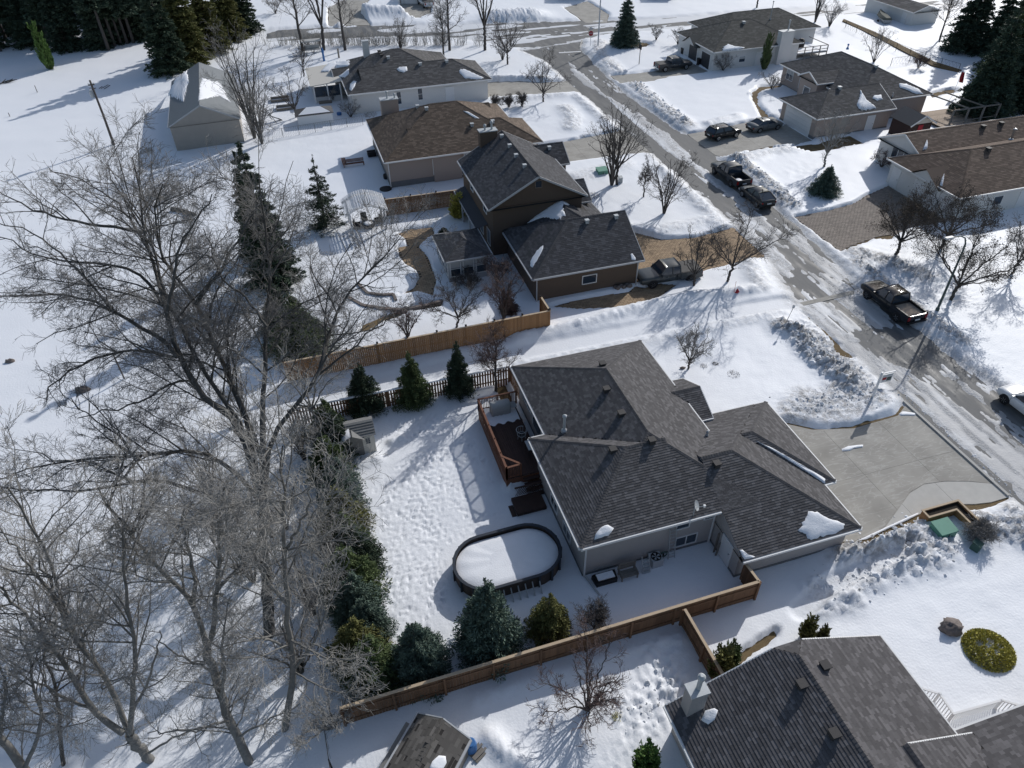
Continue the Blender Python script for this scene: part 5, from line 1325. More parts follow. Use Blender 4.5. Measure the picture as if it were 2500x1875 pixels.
# ------------------------------------------------------------------ conifers
def conifer_mesh(h_, r, seed, nb=170, cpb=42, cl=.26, cw=.09, droop=.25, bare=.03, pw=.85, flat=.5):
    rng = np.random.default_rng(seed); zf = bare+(1-bare)*(1-np.sqrt(rng.random(nb))); nt_ = 15; zf = np.clip((np.floor(zf*nt_)+.5+rng.normal(0, .17, nb))/nt_, bare, 1)
    az = rng.uniform(0, 2*np.pi, nb); Lb = r*np.clip(1-(zf-bare)/(1-bare), 0, 1)**pw*rng.uniform(.55, 1.18, nb)+.10
    out = np.stack([np.cos(az), np.sin(az), np.zeros(nb)], -1); side = np.stack([-np.sin(az), np.cos(az), np.zeros(nb)], -1)
    I = np.repeat(np.arange(nb), cpb); t_ = rng.random(len(I))**.65; l = Lb[I]*t_
    keep = rng.random(len(I)) < np.clip(Lb[I]/r*1.3+.25, 0, 1); I, t_, l = I[keep], t_[keep], l[keep]
    wd = (1-t_*.75)*Lb[I]*.30+.03; sgn = rng.uniform(-1, 1, len(I)); s_ = sgn*wd
    z = zf[I]*h_-droop*l*t_+.12*l+rng.normal(0, .04+.02*r, len(I))
    C = out[I]*l[:, None]+side[I]*s_[:, None]; C[:, 2] = z
    D = out[I]*.8+side[I]*(sgn*.9)[:, None]+UPZ*(.35-droop*.8)+rng.normal(size=(len(I), 3))*.35
    tn = np.clip(rng.random(len(I))*.55+np.repeat(rng.random(nb), cpb)[keep]*.30+.25*t_-.05, 0, 1.1)
    V, Fq, tn = cards(C, D, cl, cw, rng, tn)
    top = int(nb*.12); Ct = np.stack([rng.normal(0, .03, top), rng.normal(0, .03, top), h_*(1-.12*rng.random(top))], -1)
    V2, F2, t2_ = cards(Ct, UPZ+rng.normal(size=(top, 3))*.5, cl, cw, rng)
    V, Fq = join([(V, Fq), (V2, F2)]); tn = np.concatenate([tn, t2_])
    # a few bare branch stems so gaps show wood
    nbk = min(nb, 60); P = np.zeros((nbk, 3, 3)); P[:, 0, 2] = zf[:nbk]*h_; P[:, 1] = out[:nbk]*(Lb[:nbk]*.4)[:, None]; P[:, 1, 2] = zf[:nbk]*h_; P[:, 2] = out[:nbk]*(Lb[:nbk]*.8)[:, None]; P[:, 2, 2] = zf[:nbk]*h_-droop*Lb[:nbk]*.5
    tz = np.array([[[0, 0, -.3], [0, 0, h_*.33], [0, 0, h_*.66], [0, 0, h_]]]); tr = h_*.013+.02
    Vt, Ft = tubes(tz, np.array([[tr*1.4, tr, tr*.6, .012]]), 7); Vb, Fb = tubes(P, np.tile(np.array([[.03, .02, .01]]), (nbk, 1)), 3)
    return np_mesh('crown', V, Fq, tn), np_mesh('trunk', *join([(Vt, Ft), (Vb, Fb)]))
PROTO = {}
def proto(key, *a, **k):
    PROTO[key] = conifer_mesh(*a, **k)
proto('small_a', 4.0, 1.75, 1, nb=300, cpb=115, cl=.14, cw=.046, pw=.98); proto('small_b', 4.0, 1.6, 2, nb=280, cpb=105, cl=.14, cw=.046, pw=.95)
proto('small_c', 3.2, 1.25, 3, nb=240, cpb=100, cl=.13, cw=.045, pw=.75); proto('tall_a', 13.0, 3.4, 4, nb=460, cpb=70, cl=.42, cw=.135, pw=.9)
proto('tall_b', 13.0, 2.6, 5, nb=420, cpb=60, cl=.42, cw=.135, pw=.85); proto('sparse', 9.0, 2.3, 6, nb=130, cpb=90, cl=.22, cw=.07, droop=.15, pw=.95)
proto('pine_a', 16.0, 3.0, 7, nb=220, cpb=44, cl=.7, cw=.26, bare=.35, pw=.6); proto('pine_b', 15.0, 2.6, 8, nb=200, cpb=44, cl=.7, cw=.26, bare=.45, pw=.55)
proto('column', 3.0, .62, 9, nb=170, cpb=40, cl=.20, cw=.08, droop=-.9, pw=.28, bare=.0)
CM = {}
def conifer(key, pos, h_, m, label, group=None, rz=None, wide=1.0, name='spruce_tree', cat='tree', base=None):
    crown, trunk = PROTO[key]; h0 = {'small_a': 4, 'small_b': 4, 'small_c': 3.2, 'tall_a': 13, 'tall_b': 13, 'sparse': 9, 'pine_a': 16, 'pine_b': 15, 'column': 3.0}[key]
    if not crown.materials: crown.materials.append(MATS['needle'])
    if not trunk.materials: trunk.materials.append(MATS['bark_dark'])
    rr = random.Random(int(pos[0]*37+pos[1]*91))
    root = thing(name, label, cat, (pos[0], pos[1], gz(pos[0], pos[1])-.1), rz if rz is not None else rr.uniform(0, 6.28), group)
    s_ = h_/h0; root.scale = (s_*wide, s_*wide, s_)
    c_ = link('crown', crown, root); c_.material_slots[0].link = 'OBJECT'; c_.material_slots[0].material = MATS[m]; link('trunk', trunk, root); return root
def hgt(b, tp, z0=.25):
    p = g(*b, z0); best = 0
    for i in range(2, 420):
        z = i*.05; v = np.array([p[0], p[1], z])-CAMP; y = CY-F_PX*(v@UPV)/(v@FWD)
        if y < tp: return z-z0
    return 20
def con_px(key, k, x, y, k2, ytop, m, label, group=None, wide=1.0, **kw):
    b = pix(k, x, y); p = g(*b, .25); return conifer(key, p, hgt(b, TILE[k2][1]+ytop/3.16), m, label, group, wide=wide, **kw)
def con_r(key, k, x, y, k2, ytop, wpx, m, label, r0=1.75, h0=4.0):
    """spruce from its foot, top and width in the photo"""
    b = pix(k, x, y); p = g(*b, .25); hh = hgt(b, TILE[k2][1]+ytop/3.16); dist = math.sqrt(p[0]**2+p[1]**2+H*H)
    r = wpx/3.16/F_PX*dist/2*1.05; conifer(key, p, hh, m, label, wide=r/(r0*hh/h0))
con_r('small_a', 12,1300,250, 6,1285, 320, 'needle', 'left one of two young spruces against the alley fence')
con_r('small_b', 12,1650,190, 6,1210, 265, 'needle_dark', 'right one of two young spruces against the alley fence', 1.6)
con_r('small_a', 12,930,300, 6,1370, 340, 'needle_dark', 'dark spruce behind the grey yard shed')
con_r('small_a', 16,1345,890, 16,535, 500, 'needle_blue', 'round blue spruce at the west end of the south fence')
con_r('small_a', 16,1875,720, 16,185, 540, 'needle_blue', 'biggest blue spruce in front of the oval pool')
con_r('small_c', 17,440,610, 17,325, 330, 'needle_olive', 'small dense spruce right of the biggest blue spruce', 1.25, 3.2)
hedge = [(-2.2,38.4,3.4),(-1.9,36.6,3.3),(-2.3,34.9,3.6),(-2.1,33.2,3.5),(-2.3,31.6,3.4),(-2.0,30.0,3.3),(-2.2,28.4,3.5),(-1.8,26.9,3.8),(-2.1,25.4,3.6),(-2.2,23.9,3.3),(-2.0,22.5,3.6),(-2.3,21.2,3.6),(-1.9,20.0,3.2)]
hn = ['thirteenth','twelfth','eleventh','tenth','ninth','eighth','seventh','sixth','fifth','fourth','third','second','first']
for i, (x, y, hh) in enumerate(hedge):
    conifer(('small_a','small_b','small_a')[i % 3], (x+.25+.2*math.sin(i*2.1), y), hh*(1.08+.14*math.sin(i*1.7)), ('needle','needle_dark','needle','needle_blue','needle_blue','needle_olive')[i*7 % 6], hn[i]+' spruce of the hedge row counted from the south fence', 'hedge row of spruces beside the yard', wide=1.08)
# tall spruces behind the big bare tree
con_px('tall_b', 6,230,760, 2,1085, 'needle_dark', 'tall dark spruce behind the upper limbs of the huge bare tree', wide=.95)
con_px('tall_b', 6,120,560, 2,1160, 'needle_dark', 'second tall dark spruce close behind the huge bare tree', wide=.9)
con_px('sparse', 6,620,330, 2,1180, 'needle_dark', 'sparse pointed spruce left of the white pergola', wide=1.1)
con_px('small_a', 6,430,1270, 6,840, 'needle', 'wide bushy spruce inside the west end of the cedar fence', wide=1.25)
con_px('small_a', 6,300,1130, 6,760, 'needle_dark', 'bushy spruce half hidden by the huge bare tree near the cedar fence', wide=1.1)
con_px('tall_a', 3,1025,352, 3,-80, 'needle_blue', 'big roadside spruce at the street corner', wide=1.15)
con_px('small_a', 4,670,1490, 4,1255, 'needle_blue', 'low blue spruce on the lawn of the rust roofed house', wide=1.3)
for i, (k, x, y, hh, wd, m) in enumerate(((4,1740,395,14,1.0,'needle_far'),(4,1860,905,14,1.0,'needle_far'),(4,2010,760,15,1.05,'needle'),(4,2140,830,15,1.1,'needle_far'),(4,2060,560,15,1.0,'needle_far'),(4,2210,470,14,1.0,'needle_far'),(4,1960,420,12,.9,'needle_far'))):
    b = q(k, x, y, .2); conifer('tall_a', b, hh, m, ['large spruce standing apart on the left of the right-hand group','large spruce nearest the timber deck at the right','tall spruce in the middle front of the right-hand group','large spruce at the right edge front of the group','tall spruce in the middle back of the right-hand group','tall spruce at the right edge back of the group','shorter spruce behind the lone one in the right-hand group'][i], 'group of tall spruces at the right edge', wide=wd)
# pine wood top left
rng = np.random.default_rng(5); n = 0
rows = [(-60,97,0)]
W = []
for i in range(58):
    x = rng.uniform(-60, 1300); y = rng.uniform(-60, 400-max(0, x-850)*.32); W.append((x, y))
for i in range(10): W.append((840+i*48, 385-i*14+rng.uniform(-30, 10)))
W.sort(key=lambda p: -p[1])
for i, (x, y) in enumerate(W):
    b = q(1, x, y, .2)
    conifer(('pine_a', 'pine_b', 'tall_b')[i % 3], b, rng.uniform(12, 17), 'needle_far' if i % 4 else 'needle_dark', 'tall dark pine in the wood at the top left', 'pines of the wood at the top left', name='pine_tree')
for i, (x, y, hh, m) in enumerate(((1330,560,15,'needle_dark'),(1480,480,16,'needle_olive'),(1640,400,15,'needle_olive'),(1790,310,14,'needle_olive'),(1900,250,13,'needle_dark'))):
    conifer('tall_b', q(1, x, y, .2), hh, m, ['dark pine at the north-west corner of the storage building','brownish pine right behind the storage building roof','brownish pine behind the bare tree of the storage building','brownish pine farther right behind the storage building','last dark pine right of the storage building'][i], 'pines behind the storage building', wide=1.15, name='pine_tree')
# clipped cedars
def cedar(k, x, y, hh, wd, label, m='cedar_leaf', name='cedar_tree'):
    conifer('column', q(k, x, y, .25), hh, m, label, wide=wd, name=name)
cedar(1,392,535,7.0,.62,'bright green columnar cedar at the edge of the pine wood'); cedar(4,205,535,5.2,.62,'dark green columnar cedar against the white chimney','needle')
cedar(17,1745,950,2.6,1.0,'green cedar beside the chimney of the bottom right house','needle_olive'); cedar(17,1820,880,2.2,1.0,'second green cedar touching the fence of the bottom right house','needle'); cedar(18,520,660,2.0,.9,'small olive cedar behind the roof ridge of the bottom right house','needle_olive'); cedar(18,640,680,1.4,.9,'tiny olive cedar by the roof of the bottom right house','needle_olive')
cedar(17,1180,1690,2.6,1.0,'green cedar tip at the bottom edge beside the bottom right house','cedar_leaf')
cedar(6,1640,255,2.6,1.5,'yellow green rounded cedar by the corner of the tall brown house','juniper')
conifer('small_c', q(6,1530,385,.2), .8, 'needle_dark', 'small dark round shrub on the patio edge', wide=2.2, name='evergreen_shrub', cat='shrub')
conifer('small_c', q(6,2030,980,.2), 1.5, 'twig_red', 'dark round evergreen by the brown garage wall', wide=1.6, name='evergreen_shrub', cat='shrub')
# round juniper bed
rng = np.random.default_rng(9); c = q(18, 1940, 745, .35); n = 5200
a = rng.uniform(0, 6.283, n); rr = np.sqrt(rng.random(n)); C = np.stack([c[0]+rr*np.cos(a)*1.30, c[1]+rr*np.sin(a)*1.22, .25+.42*np.sqrt(np.clip(1-rr**2.4, 0, 1))*rng.uniform(.55, 1.08, n)], -1)
hole = np.zeros(n, bool)
for hx, hy, hr in ((.25, .25, .22), (.1, -.3, .16), (-.35, .35, .18), (.45, -.1, .14), (-.1, .1, .14)): hole |= np.hypot(C[:, 0]-c[0]-hx, C[:, 1]-c[1]-hy) < hr
C = C[~hole]; V, Fq, tn = cards(C, rng.normal(size=(len(C), 3))*.6+UPZ*.8+np.stack([np.cos(a), np.sin(a), a*0], -1)[~hole]*.5, .15, .06, rng)
tag(link('juniper_shrub', np_mesh('juniper_shrub', V, Fq, tn), None, 'juniper'), 'round yellow green juniper dusted with snow on the right lawn', 'shrub')
# dry grasses
def tuft(k, x, y, n, r, hh, seed, label, m='dry_grass'):
    rng = np.random.default_rng(seed); c = q(k, x, y, .25); a = rng.uniform(0, 6.28, n); rr = r*np.sqrt(rng.random(n))
    C = np.stack([c[0]+rr*np.cos(a), c[1]+rr*np.sin(a), .22+hh*.45*rng.random(n)], -1)
    V, Fq, tn = cards(C, UPZ+rng.normal(size=(n, 3))*.55, hh, .025, rng); tag(link('dry_grass', np_mesh('dry_grass', V, Fq, tn), None, m), label, 'grass', kind='stuff')
tuft(7,1865,1470,260,.5,.2,1,'dark dead plant patch on the front lawn','dry_leaf'); tuft(7,1635,1405,90,.3,.25,2,'dead plant clump near the small lawn tree','dry_leaf'); tuft(7,1725,1388,90,.25,.25,3,'dead plant clump right of the small lawn tree','dry_leaf')
tuft(4,1520,940,700,2.0,.6,4,'dry brown grass bed below the timber deck'); tuft(14,1890,1290,200,.5,.5,5,'dry grass clump behind the planter'); tuft(17,960,1265,120,.25,.3,6,'small weed sticking out of the trodden snow','juniper')
tuft(6,1430,900,300,1.2,.3,7,'dead perennials edging the patio bed','dry_leaf'); tuft(2,960,890,200,1.0,.4,8,'tan reeds by the beige chimney'); tuft(7,780,50+40,160,.8,.4,9,'dark dead shrubs at the front of the tall brown house','dry_leaf')
# ------------------------------------------------------------------ fences
def fence(label, pts, top, bw=.14, m='cedar', cap=None, gap=.007, post=2.44, capball=False, z0=.0, rails=(.35, .8), snowcap=False, name='fence', thick=.02, jig=.01, cols=None):
    root = thing(name, label, 'fence', (pts[0][0], pts[0][1], 0)); o = Vector((pts[0][0], pts[0][1], 0)); rng = random.Random(len(label))
    bm = MB(); bm.box((-bw/2+gap/2, -thick/2, 0), (bw/2-gap/2, thick/2, 1)); bme = bm.mesh('board'); bme.materials.append(MATS[m])
    pm = MB(); pm.box((-.055, -.055, 0), (.055, .055, 1)); 
    pme = pm.mesh('post'); pme.materials.append(MATS[m]); cm = MB(); cm.box((-.075, -.075, 0), (.075, .075, .07)); cm.box((-.04, -.04, .07), (.04, .04, .10)); cme = cm.mesh('post_cap'); cme.materials.append(MATS['black'])
    for a, b in zip(pts[:-1], pts[1:]):
        L_ = math.dist(a, b); an = math.atan2(b[1]-a[1], b[0]-a[0]); n = int(L_/bw); d = Vector((math.cos(an), math.sin(an), 0)); nn = Vector((-d.y, d.x, 0))
        A = Vector((*a, 0))-o
        for i in range(n):
            c = A+d*(bw*(i+.5)); ob = bpy.data.objects.new('board', bme); COL.objects.link(ob); ob.parent = root
            ob.location = (c.x+nn.x*rng.uniform(-jig, jig)*.3, c.y+nn.y*rng.uniform(-jig, jig)*.3, z0); ob.rotation_euler = (0, 0, an); ob.scale = (1, 1, top-z0+rng.uniform(-jig, jig))
        k = max(1, round(L_/post))
        for i in range(k+1):
            c = A+d*(L_*i/k)-nn*.075; ob = bpy.data.objects.new('post', pme); COL.objects.link(ob); ob.parent = root; ob.location = (c.x, c.y, 0); ob.rotation_euler = (0, 0, an); ob.scale = (1, 1, top+(.10 if capball else -.03))
            if capball: oc = bpy.data.objects.new('post_cap', cme); COL.objects.link(oc); oc.parent = ob; oc.location = (0, 0, 1); oc.scale = (1, 1, 1/(top+.1))
        for r in rails:
            zr = z0+(top-z0)*r; MB().bar(A-nn*.035+Vector((0, 0, zr)), A+d*L_-nn*.035+Vector((0, 0, zr)), .04, .09).build('rail', m, root)
        if cap: MB().bar(A+Vector((0, 0, top+.02)), A+d*L_+Vector((0, 0, top+.02)), .15, .035).build('cap_rail', cap, root)
        if snowcap:
            sc = MB(); k = max(2, int(L_/.5)); vs = []; fs = []
            for i in range(k+1):
                c = A+d*(L_*i/k); hh = .05+.07*rng.random()
                for w_, z_ in ((-.09, 0), (-.07, hh), (.07, hh), (.09, 0)): vs.append((c.x+nn.x*w_, c.y+nn.y*w_, top+.04+z_))
            for i in range(k):
                for j in range(3): fs.append((i*4+j, i*4+j+1, i*4+j+5, i*4+j+4))
            sc.add(vs, fs); so_ = sc.build('snow_ledge', 'snow_plain', None, True); so_.location = root.location; tag(so_, 'narrow ledge of snow lying along the top of '+label, 'snow', kind='stuff')
    return root
fence('brown cedar board fence with pale top rail along the south side of the yard', [(-3.4, 18.0), (18.98, 18.18), (18.9, 19.5)], 1.85, .15, 'cedar_dark', 'cedar_cap')
fence('short cedar board fence running down to the bottom right house', [(14.42, 17.9), (14.5, 13.6)], 1.80, .15, 'cedar_dark', 'cedar_cap')
fence('honey cedar fence with black post caps around the brown house yard', [(16.75, 47.8), (16.78, 45.72), (-4.3, 45.45)], 2.15, .15, 'cedar', 'cedar_cap', capball=True, rails=(.55, .95))
fence('cedar fence with black post caps between brown house and beige bungalow', [(15.5, 70.25), (7.4, 70.45)], 2.1, .15, 'cedar_dark', 'cedar_cap', capball=True)
fence('dark picket fence with gaps along the alley side of the yard', [(11.75, 37.3), (11.7, 40.25), (-4.4, 40.35)], 1.75, .20, 'cedar_dark', None, gap=.07, snowcap=True)
# chain fence with lattice at the small white shed
def mesh_fence(label, pts, top, m='black', step=2.4, rails=True, cell=.55, name='wire_fence'):
    root = thing(name, label, 'fence', (*pts[0], 0)); o = Vector((*pts[0], 0)); w_ = MB()
    for a, b in zip(pts[:-1], pts[1:]):
        A, B = Vector((*a, 0))-o, Vector((*b, 0))-o; L_ = (B-A).length; k = max(1, round(L_/step)); d = (B-A)/L_
        for i in range(k+1): c = A+d*(L_*i/k); MB().tube([c, c+Vector((0, 0, top))], .035, 6).build('post', m, root)
        if rails: MB().tube([A+Vector((0, 0, top-.03)), B+Vector((0, 0, top-.03))], .02, 5).build('rail', m, root)
        n = int(L_/cell)
        for i in range(n):
            for sgn in (0, 1):
                x0, x1 = A+d*(cell*i), A+d*(cell*(i+1)); z0_, z1_ = (.3, top-.05)
                if sgn: z0_, z1_ = z1_, z0_
                w_.tube([x0+Vector((0, 0, z0_)), x1+Vector((0, 0, z1_))], .008, 3, cap=False)
    tag(w_.build('mesh', m, root), kind='stuff'); return root
mesh_fence('black lattice fence by the small white roofed shed', [tuple(q(2,100,1080,.3)[:2]), tuple(q(2,290,1060,.3)[:2]), tuple(q(2,660,1000,.3)[:2]), tuple(q(2,905,960,.3)[:2])], 1.5, 'lattice', 2.4, True, .22)
mesh_fence('dark chain link fence beside the gravel lane at top right', qs(4, [(830,220),(1000,300),(1220,395),(1430,480),(1700,560)], .2), 1.5, 'black', 3.2, True, .6)
mesh_fence('low wire fence crossing the yard at top right', qs(4, [(1180,510),(1320,490),(1440,455)], .2), 1.4, 'black', 3.2, True, .6)
mesh_fence('dark wire fence going down the bottom edge left of the small shed', [tuple(q(16,620,1350,.3)[:2]), tuple(q(16,665,1659,.3)[:2]), tuple(q(16,690,1800,.3)[:2])], 1.2, 'black', 2.4, True, .5)
# gravel lane along the chain link fence
lane = qs(4, [(820,150),(1060,250),(1300,370),(1520,480),(1730,545),(1700,560),(1500,510),(1280,400),(1040,275),(810,165)], .3); 
tag(MB().prism(lane, .2, .42).build('lane', 'lawn'), kind='structure')

# ------------------------------------------------------------------ pool
t = thing('swimming_pool', 'oval above-ground swimming pool with snow covered surface', 'pool', (6.7, 24.35, 0), math.radians(1.0))
def stadium(hl, r, n=14):
    P = []
    for i in range(n+1): a = -math.pi/2+math.pi*i/n; P.append((hl+r*math.cos(a), r*math.sin(a)))
    for i in range(n+1): a = math.pi/2+math.pi*i/n; P.append((-hl+r*math.cos(a), r*math.sin(a)))
    return P
hl, rr = 1.25, 1.85
out, inn = stadium(hl, rr), stadium(hl, rr-.05); n = len(out); wl = MB()
for i in range(n):
    j = (i+1) % n; tn = random.Random(i).random()
    wl.add([(*out[i], 0), (*out[j], 0), (*out[j], 1.30), (*out[i], 1.30)], [(0, 1, 2, 3)], tn); wl.add([(*inn[i], .8), (*inn[j], .8), (*inn[j], 1.30), (*inn[i], 1.30)], [(3, 2, 1, 0)], tn)
wl.build('wall', 'pool_wall', t)
ra, rb_ = stadium(hl, rr+.07), stadium(hl, rr-.10); rl = MB()
for i in range(n):
    j = (i+1) % n; rl.add([(*ra[i], 1.31), (*ra[j], 1.31), (*rb_[j], 1.31), (*rb_[i], 1.31), (*ra[i], 1.26), (*ra[j], 1.26), (*rb_[j], 1.26), (*rb_[i], 1.26)], [(0, 1, 2, 3), (0, 4, 5, 1), (3, 2, 6, 7)])
rl.build('rim', 'pool_rail', t)
for i in range(0, n, 2):
    x, y = out[i]; L_ = math.hypot(*out[i]); MB().box((x*1.015-.06, y*1.03-.04, .05), (x*1.015+.06, y*1.03+.04, 1.27)).build('upright', 'pool_rail', t)
for x in np.linspace(-hl, hl, 7):
    MB().bar((x, -rr-.03, .95), (x, -rr-.55, .25), .06, .06).build('brace', 'metal_dull', t)
sn = MB(); si = stadium(hl, rr-.12, 20); m_ = len(si); vs = []
for k, (f, z_) in enumerate(((1, 1.02), (.93, 1.10), (.7, 1.13), (.35, 1.14))):
    for x, y in si: vs.append((x*f, y*f, z_+.02*math.sin(x*3+y*5+k)))
fs = [(k*m_+i, k*m_+(i+1) % m_, (k+1)*m_+(i+1) % m_, (k+1)*m_+i) for k in range(3) for i in range(m_)]+[tuple(3*m_+i for i in range(m_))]
sn.add(vs, fs); so_ = sn.build('pool_snow', 'snow_plain', None, True); so_.location = t.location; so_.rotation_euler = t.rotation_euler; tag(so_, 'smooth snow filling the oval pool', 'snow', kind='stuff')

# ------------------------------------------------------------------ rear deck
t = thing('deck', 'dark red stained timber deck with railing behind the grey bungalow', 'deck', (8.4, 30.1, 0)); DX, DY = 2.75, 6.85; DZ = 1.12
nb = int(DX/.145); db = MB(); rng = random.Random(2)
for i in range(nb): db.box((i*.145, 0, DZ-.04), (i*.145+.138, DY, DZ), rng.random())
tag(db.build('deck_board', 'deck_board', t), kind='stuff')
sk = MB(); sk.box((-.03, -.03, .0), (0, DY+.03, DZ-.05)); sk.box((0, -.03, 0), (DX, 0, DZ-.05)); sk.build('skirt', 'red_stain', t)
def rail(a, b, parent):
    a, b = Vector(a), Vector(b); L_ = (b-a).length; d = (b-a)/L_; up = Vector((0, 0, 1))
    MB().bar(a+up*1.03, b+up*1.03, .14, .04).build('top_rail', 'red_stain', parent); MB().bar(a+up*.10, b+up*.10, .05, .08).build('bottom_rail', 'red_stain', parent)
    k = max(1, round(L_/1.35))
    for i in range(k+1): MB().bar(a+d*(L_*i/k)-up*.05, a+d*(L_*i/k)+up*1.05, .10, .10).build('post', 'red_stain', parent)
    bl = MB().box((-.02, -.02, .12), (.02, .02, 1.0)).mesh('baluster'); bl.materials.append(MATS['red_stain'])
    for i in range(1, int(L_/.115)):
        ob = bpy.data.objects.new('baluster', bl); COL.objects.link(ob); ob.parent = parent; ob.location = a+d*(i*.115)
rail((0, 0, DZ), (0, DY, DZ), t); rail((0, DY, DZ), (DX, DY, DZ), t); rail((0, 0, DZ), (.95, .05, DZ), t); MB().bar((.0, 1.05, DZ+1.05), (.95, .05, DZ+1.05), .14, .04).build('corner_rail', 'red_stain', t)
for i in range(5):
    MB().box((1.05, -.30*(i+1), DZ-.19*(i+1)-.04), (2.25, -.30*i-.005, DZ-.19*(i+1))).build('step', 'deck_board', t)
lt = thing('landing', 'dark low timber landing with lattice panel at the foot of the deck stairs', 'landing', (8.35, 27.7, 0))
MB().box((0, 0, .1), (1.9, 1.35, .5)).build('platform', 'deck_board', lt); MB().box((-.32, .05, .05), (-.02, .95, .28)).build('step', 'deck_board', lt)
lp = MB()
for i in range(12): lp.bar((.3+i*.12, 1.4, .5), (.3+i*.12+.35, 1.4, 1.2), .02, .03); lp.bar((.3+i*.12+.35, 1.42, .5), (.3+i*.12, 1.42, 1.2), .02, .03)
lp.box((.25, 1.36, 1.2), (2.0, 1.45, 1.27)); tag(lp.build('lattice', 'deck_board', lt), kind='stuff')
# grill under a cover
t = thing('covered_grill', 'grill under a pale grey cover on the snowy end of the deck', 'grill', (9.75, 36.2, DZ))
mb = MB(); prof = [(-.34, 0), (-.36, .75), (-.30, 1.02), (-.05, 1.18), (.22, 1.05), (.34, .72), (.33, 0)]
vs = [(x, y, z) for x in (-.68, -.6, .6, .68) for y, z in [(yy*(1 if abs(x) < .65 else .93), zz*(1 if abs(x) < .65 else .93)) for yy, zz in prof]]; k = len(prof)
mb.add(vs, [(i*k+j, i*k+(j+1) % k, (i+1)*k+(j+1) % k, (i+1)*k+j) for i in range(3) for j in range(k)]+[tuple(range(k))[::-1], tuple(3*k+j for j in range(k))]); mb.build('cover', 'cover_grey', t, True)
MB().box((.72, -.3, .55), (1.15, .3, .60)).build('side_shelf', 'cover_grey', t)
sp_ = MB(); vs = []; fs = []; rng = random.Random(3)
for i in range(18):
    for j in range(8): vs.append((8.5+i*.14, 35.15+j*.245+(.12*math.sin(i*1.3) if j == 0 else 0), DZ+.01+.15*math.sin(min(1, j/3)*math.pi/2)*(.6+.4*rng.random())))
for i in range(17):
    for j in range(7): fs.append((i*8+j, (i+1)*8+j, (i+1)*8+j+1, i*8+j+1))
sp_.add(vs, fs); tag(sp_.build('snow_patch', 'snow_plain', None, True), 'snow drift left at the grill end of the deck', 'snow', kind='stuff')
# patio chair and table
t = thing('wicker_chair', 'round backed wire chair on the dark deck', 'chair', (10.4, 33.3, DZ), .6)
mb = MB(); mb.tube([(.28*math.cos(a), .28*math.sin(a), .42) for a in np.linspace(0, 6.283, 13)], .02, 5); mb.tube([(.36*math.cos(a), .36*math.sin(a), .85) for a in np.linspace(.3, 5.98, 13)], .02, 5); mb.build('frame', 'metal_dull', t)
bk = MB()
for a in np.linspace(.4, 5.88, 12): bk.tube([(.28*math.cos(a), .28*math.sin(a), .42), (.36*math.cos(a), .36*math.sin(a), .85)], .01, 4)
bk.build('back_spindles', 'metal_dull', t); MB().lathe((0, 0, .40), [(.27, 0), (.27, .03)], 14).build('seat', 'black', t)
for a in (.8, 2.4, 3.9, 5.5): MB().tube([(.22*math.cos(a), .22*math.sin(a), .4), (.26*math.cos(a), .26*math.sin(a), 0)], .018, 5).build('leg', 'metal_dull', t)
t = thing('patio_table', 'glass topped patio table under the eave on the deck', 'table', (10.75, 31.9, DZ)); MB().box((-.45, -.45, .68), (.45, .45, .71)).build('table_top', 'metal_dull', t)
for a in (-.4, .4):
    for b in (-.4, .4): MB().tube([(a, b, 0), (a, b, .68)], .02, 5).build('leg', 'black', t)

# ------------------------------------------------------------------ yard shed and small shed at the bottom
t = thing('garden_shed', 'grey resin yard shed with small gabled porch and double doors', 'shed', (-.05, 36.0, .15))
MB().box((-1.05, 0, 0), (1.0, 1.55, 1.85)).build('wall', 'resin_pale', t)
MB().box((-1.0, -.02, 0), (.2, 0, 1.75)).build('door_surround', 'resin_grey', t)
for x in (-.92, -.37):
    d = MB().box((x, -.05, .05), (x+.53, -.02, 1.65)).build('door', 'resin_grey', t); MB().box((x+(.44 if x < -.5 else .03), -.08, .8), (x+(.50 if x < -.5 else .09), -.05, 1.0)).build('handle', 'black', d)
w_ = MB().box((.38, -.03, 1.0), (.72, 0, 1.55)).build('window', 'resin_pale', t)
for i in range(2):
    for j in range(3): MB().box((.41+i*.15, -.04, 1.04+j*.165), (.54+i*.15, -.03, 1.18+j*.165)).build('pane', 'glass', w_)
rf = MB(); nrow = 6
for sgn in (-1, 1):
    for i in range(nrow):
        y0 = .78+sgn*(.95-.95*i/nrow); y1 = .78+sgn*(.95-.95*(i+1)/nrow); z0 = 1.82+.62*i/nrow; z1 = 1.82+.62*(i+1)/nrow
        rf.add([(-1.2, y0, z0+.04), (1.12, y0, z0+.04), (1.12, y1, z1), (-1.2, y1, z1), (-1.2, y0, z0), (1.12, y0, z0)], [(0, 1, 2, 3) if sgn < 0 else (3, 2, 1, 0), (4, 5, 1, 0)], random.Random(i).random())
rf.build('roof', 'resin_roof', t)
gp = MB(); gp.add([(-1.15, -.35, 1.75), (-.4, -.35, 2.2), (.35, -.35, 1.75), (-1.15, .6, 1.75), (-.4, .6, 2.2), (.35, .6, 1.75)], [(0, 1, 4, 3), (1, 2, 5, 4)]); gp.build('porch_roof', 'resin_roof', t)
gp = MB(); gp.add([(-1.08, -.28, 1.72), (.28, -.28, 1.72), (-.4, -.28, 2.12)], [(0, 1, 2)]); gp.build('gable', 'resin_grey', t)
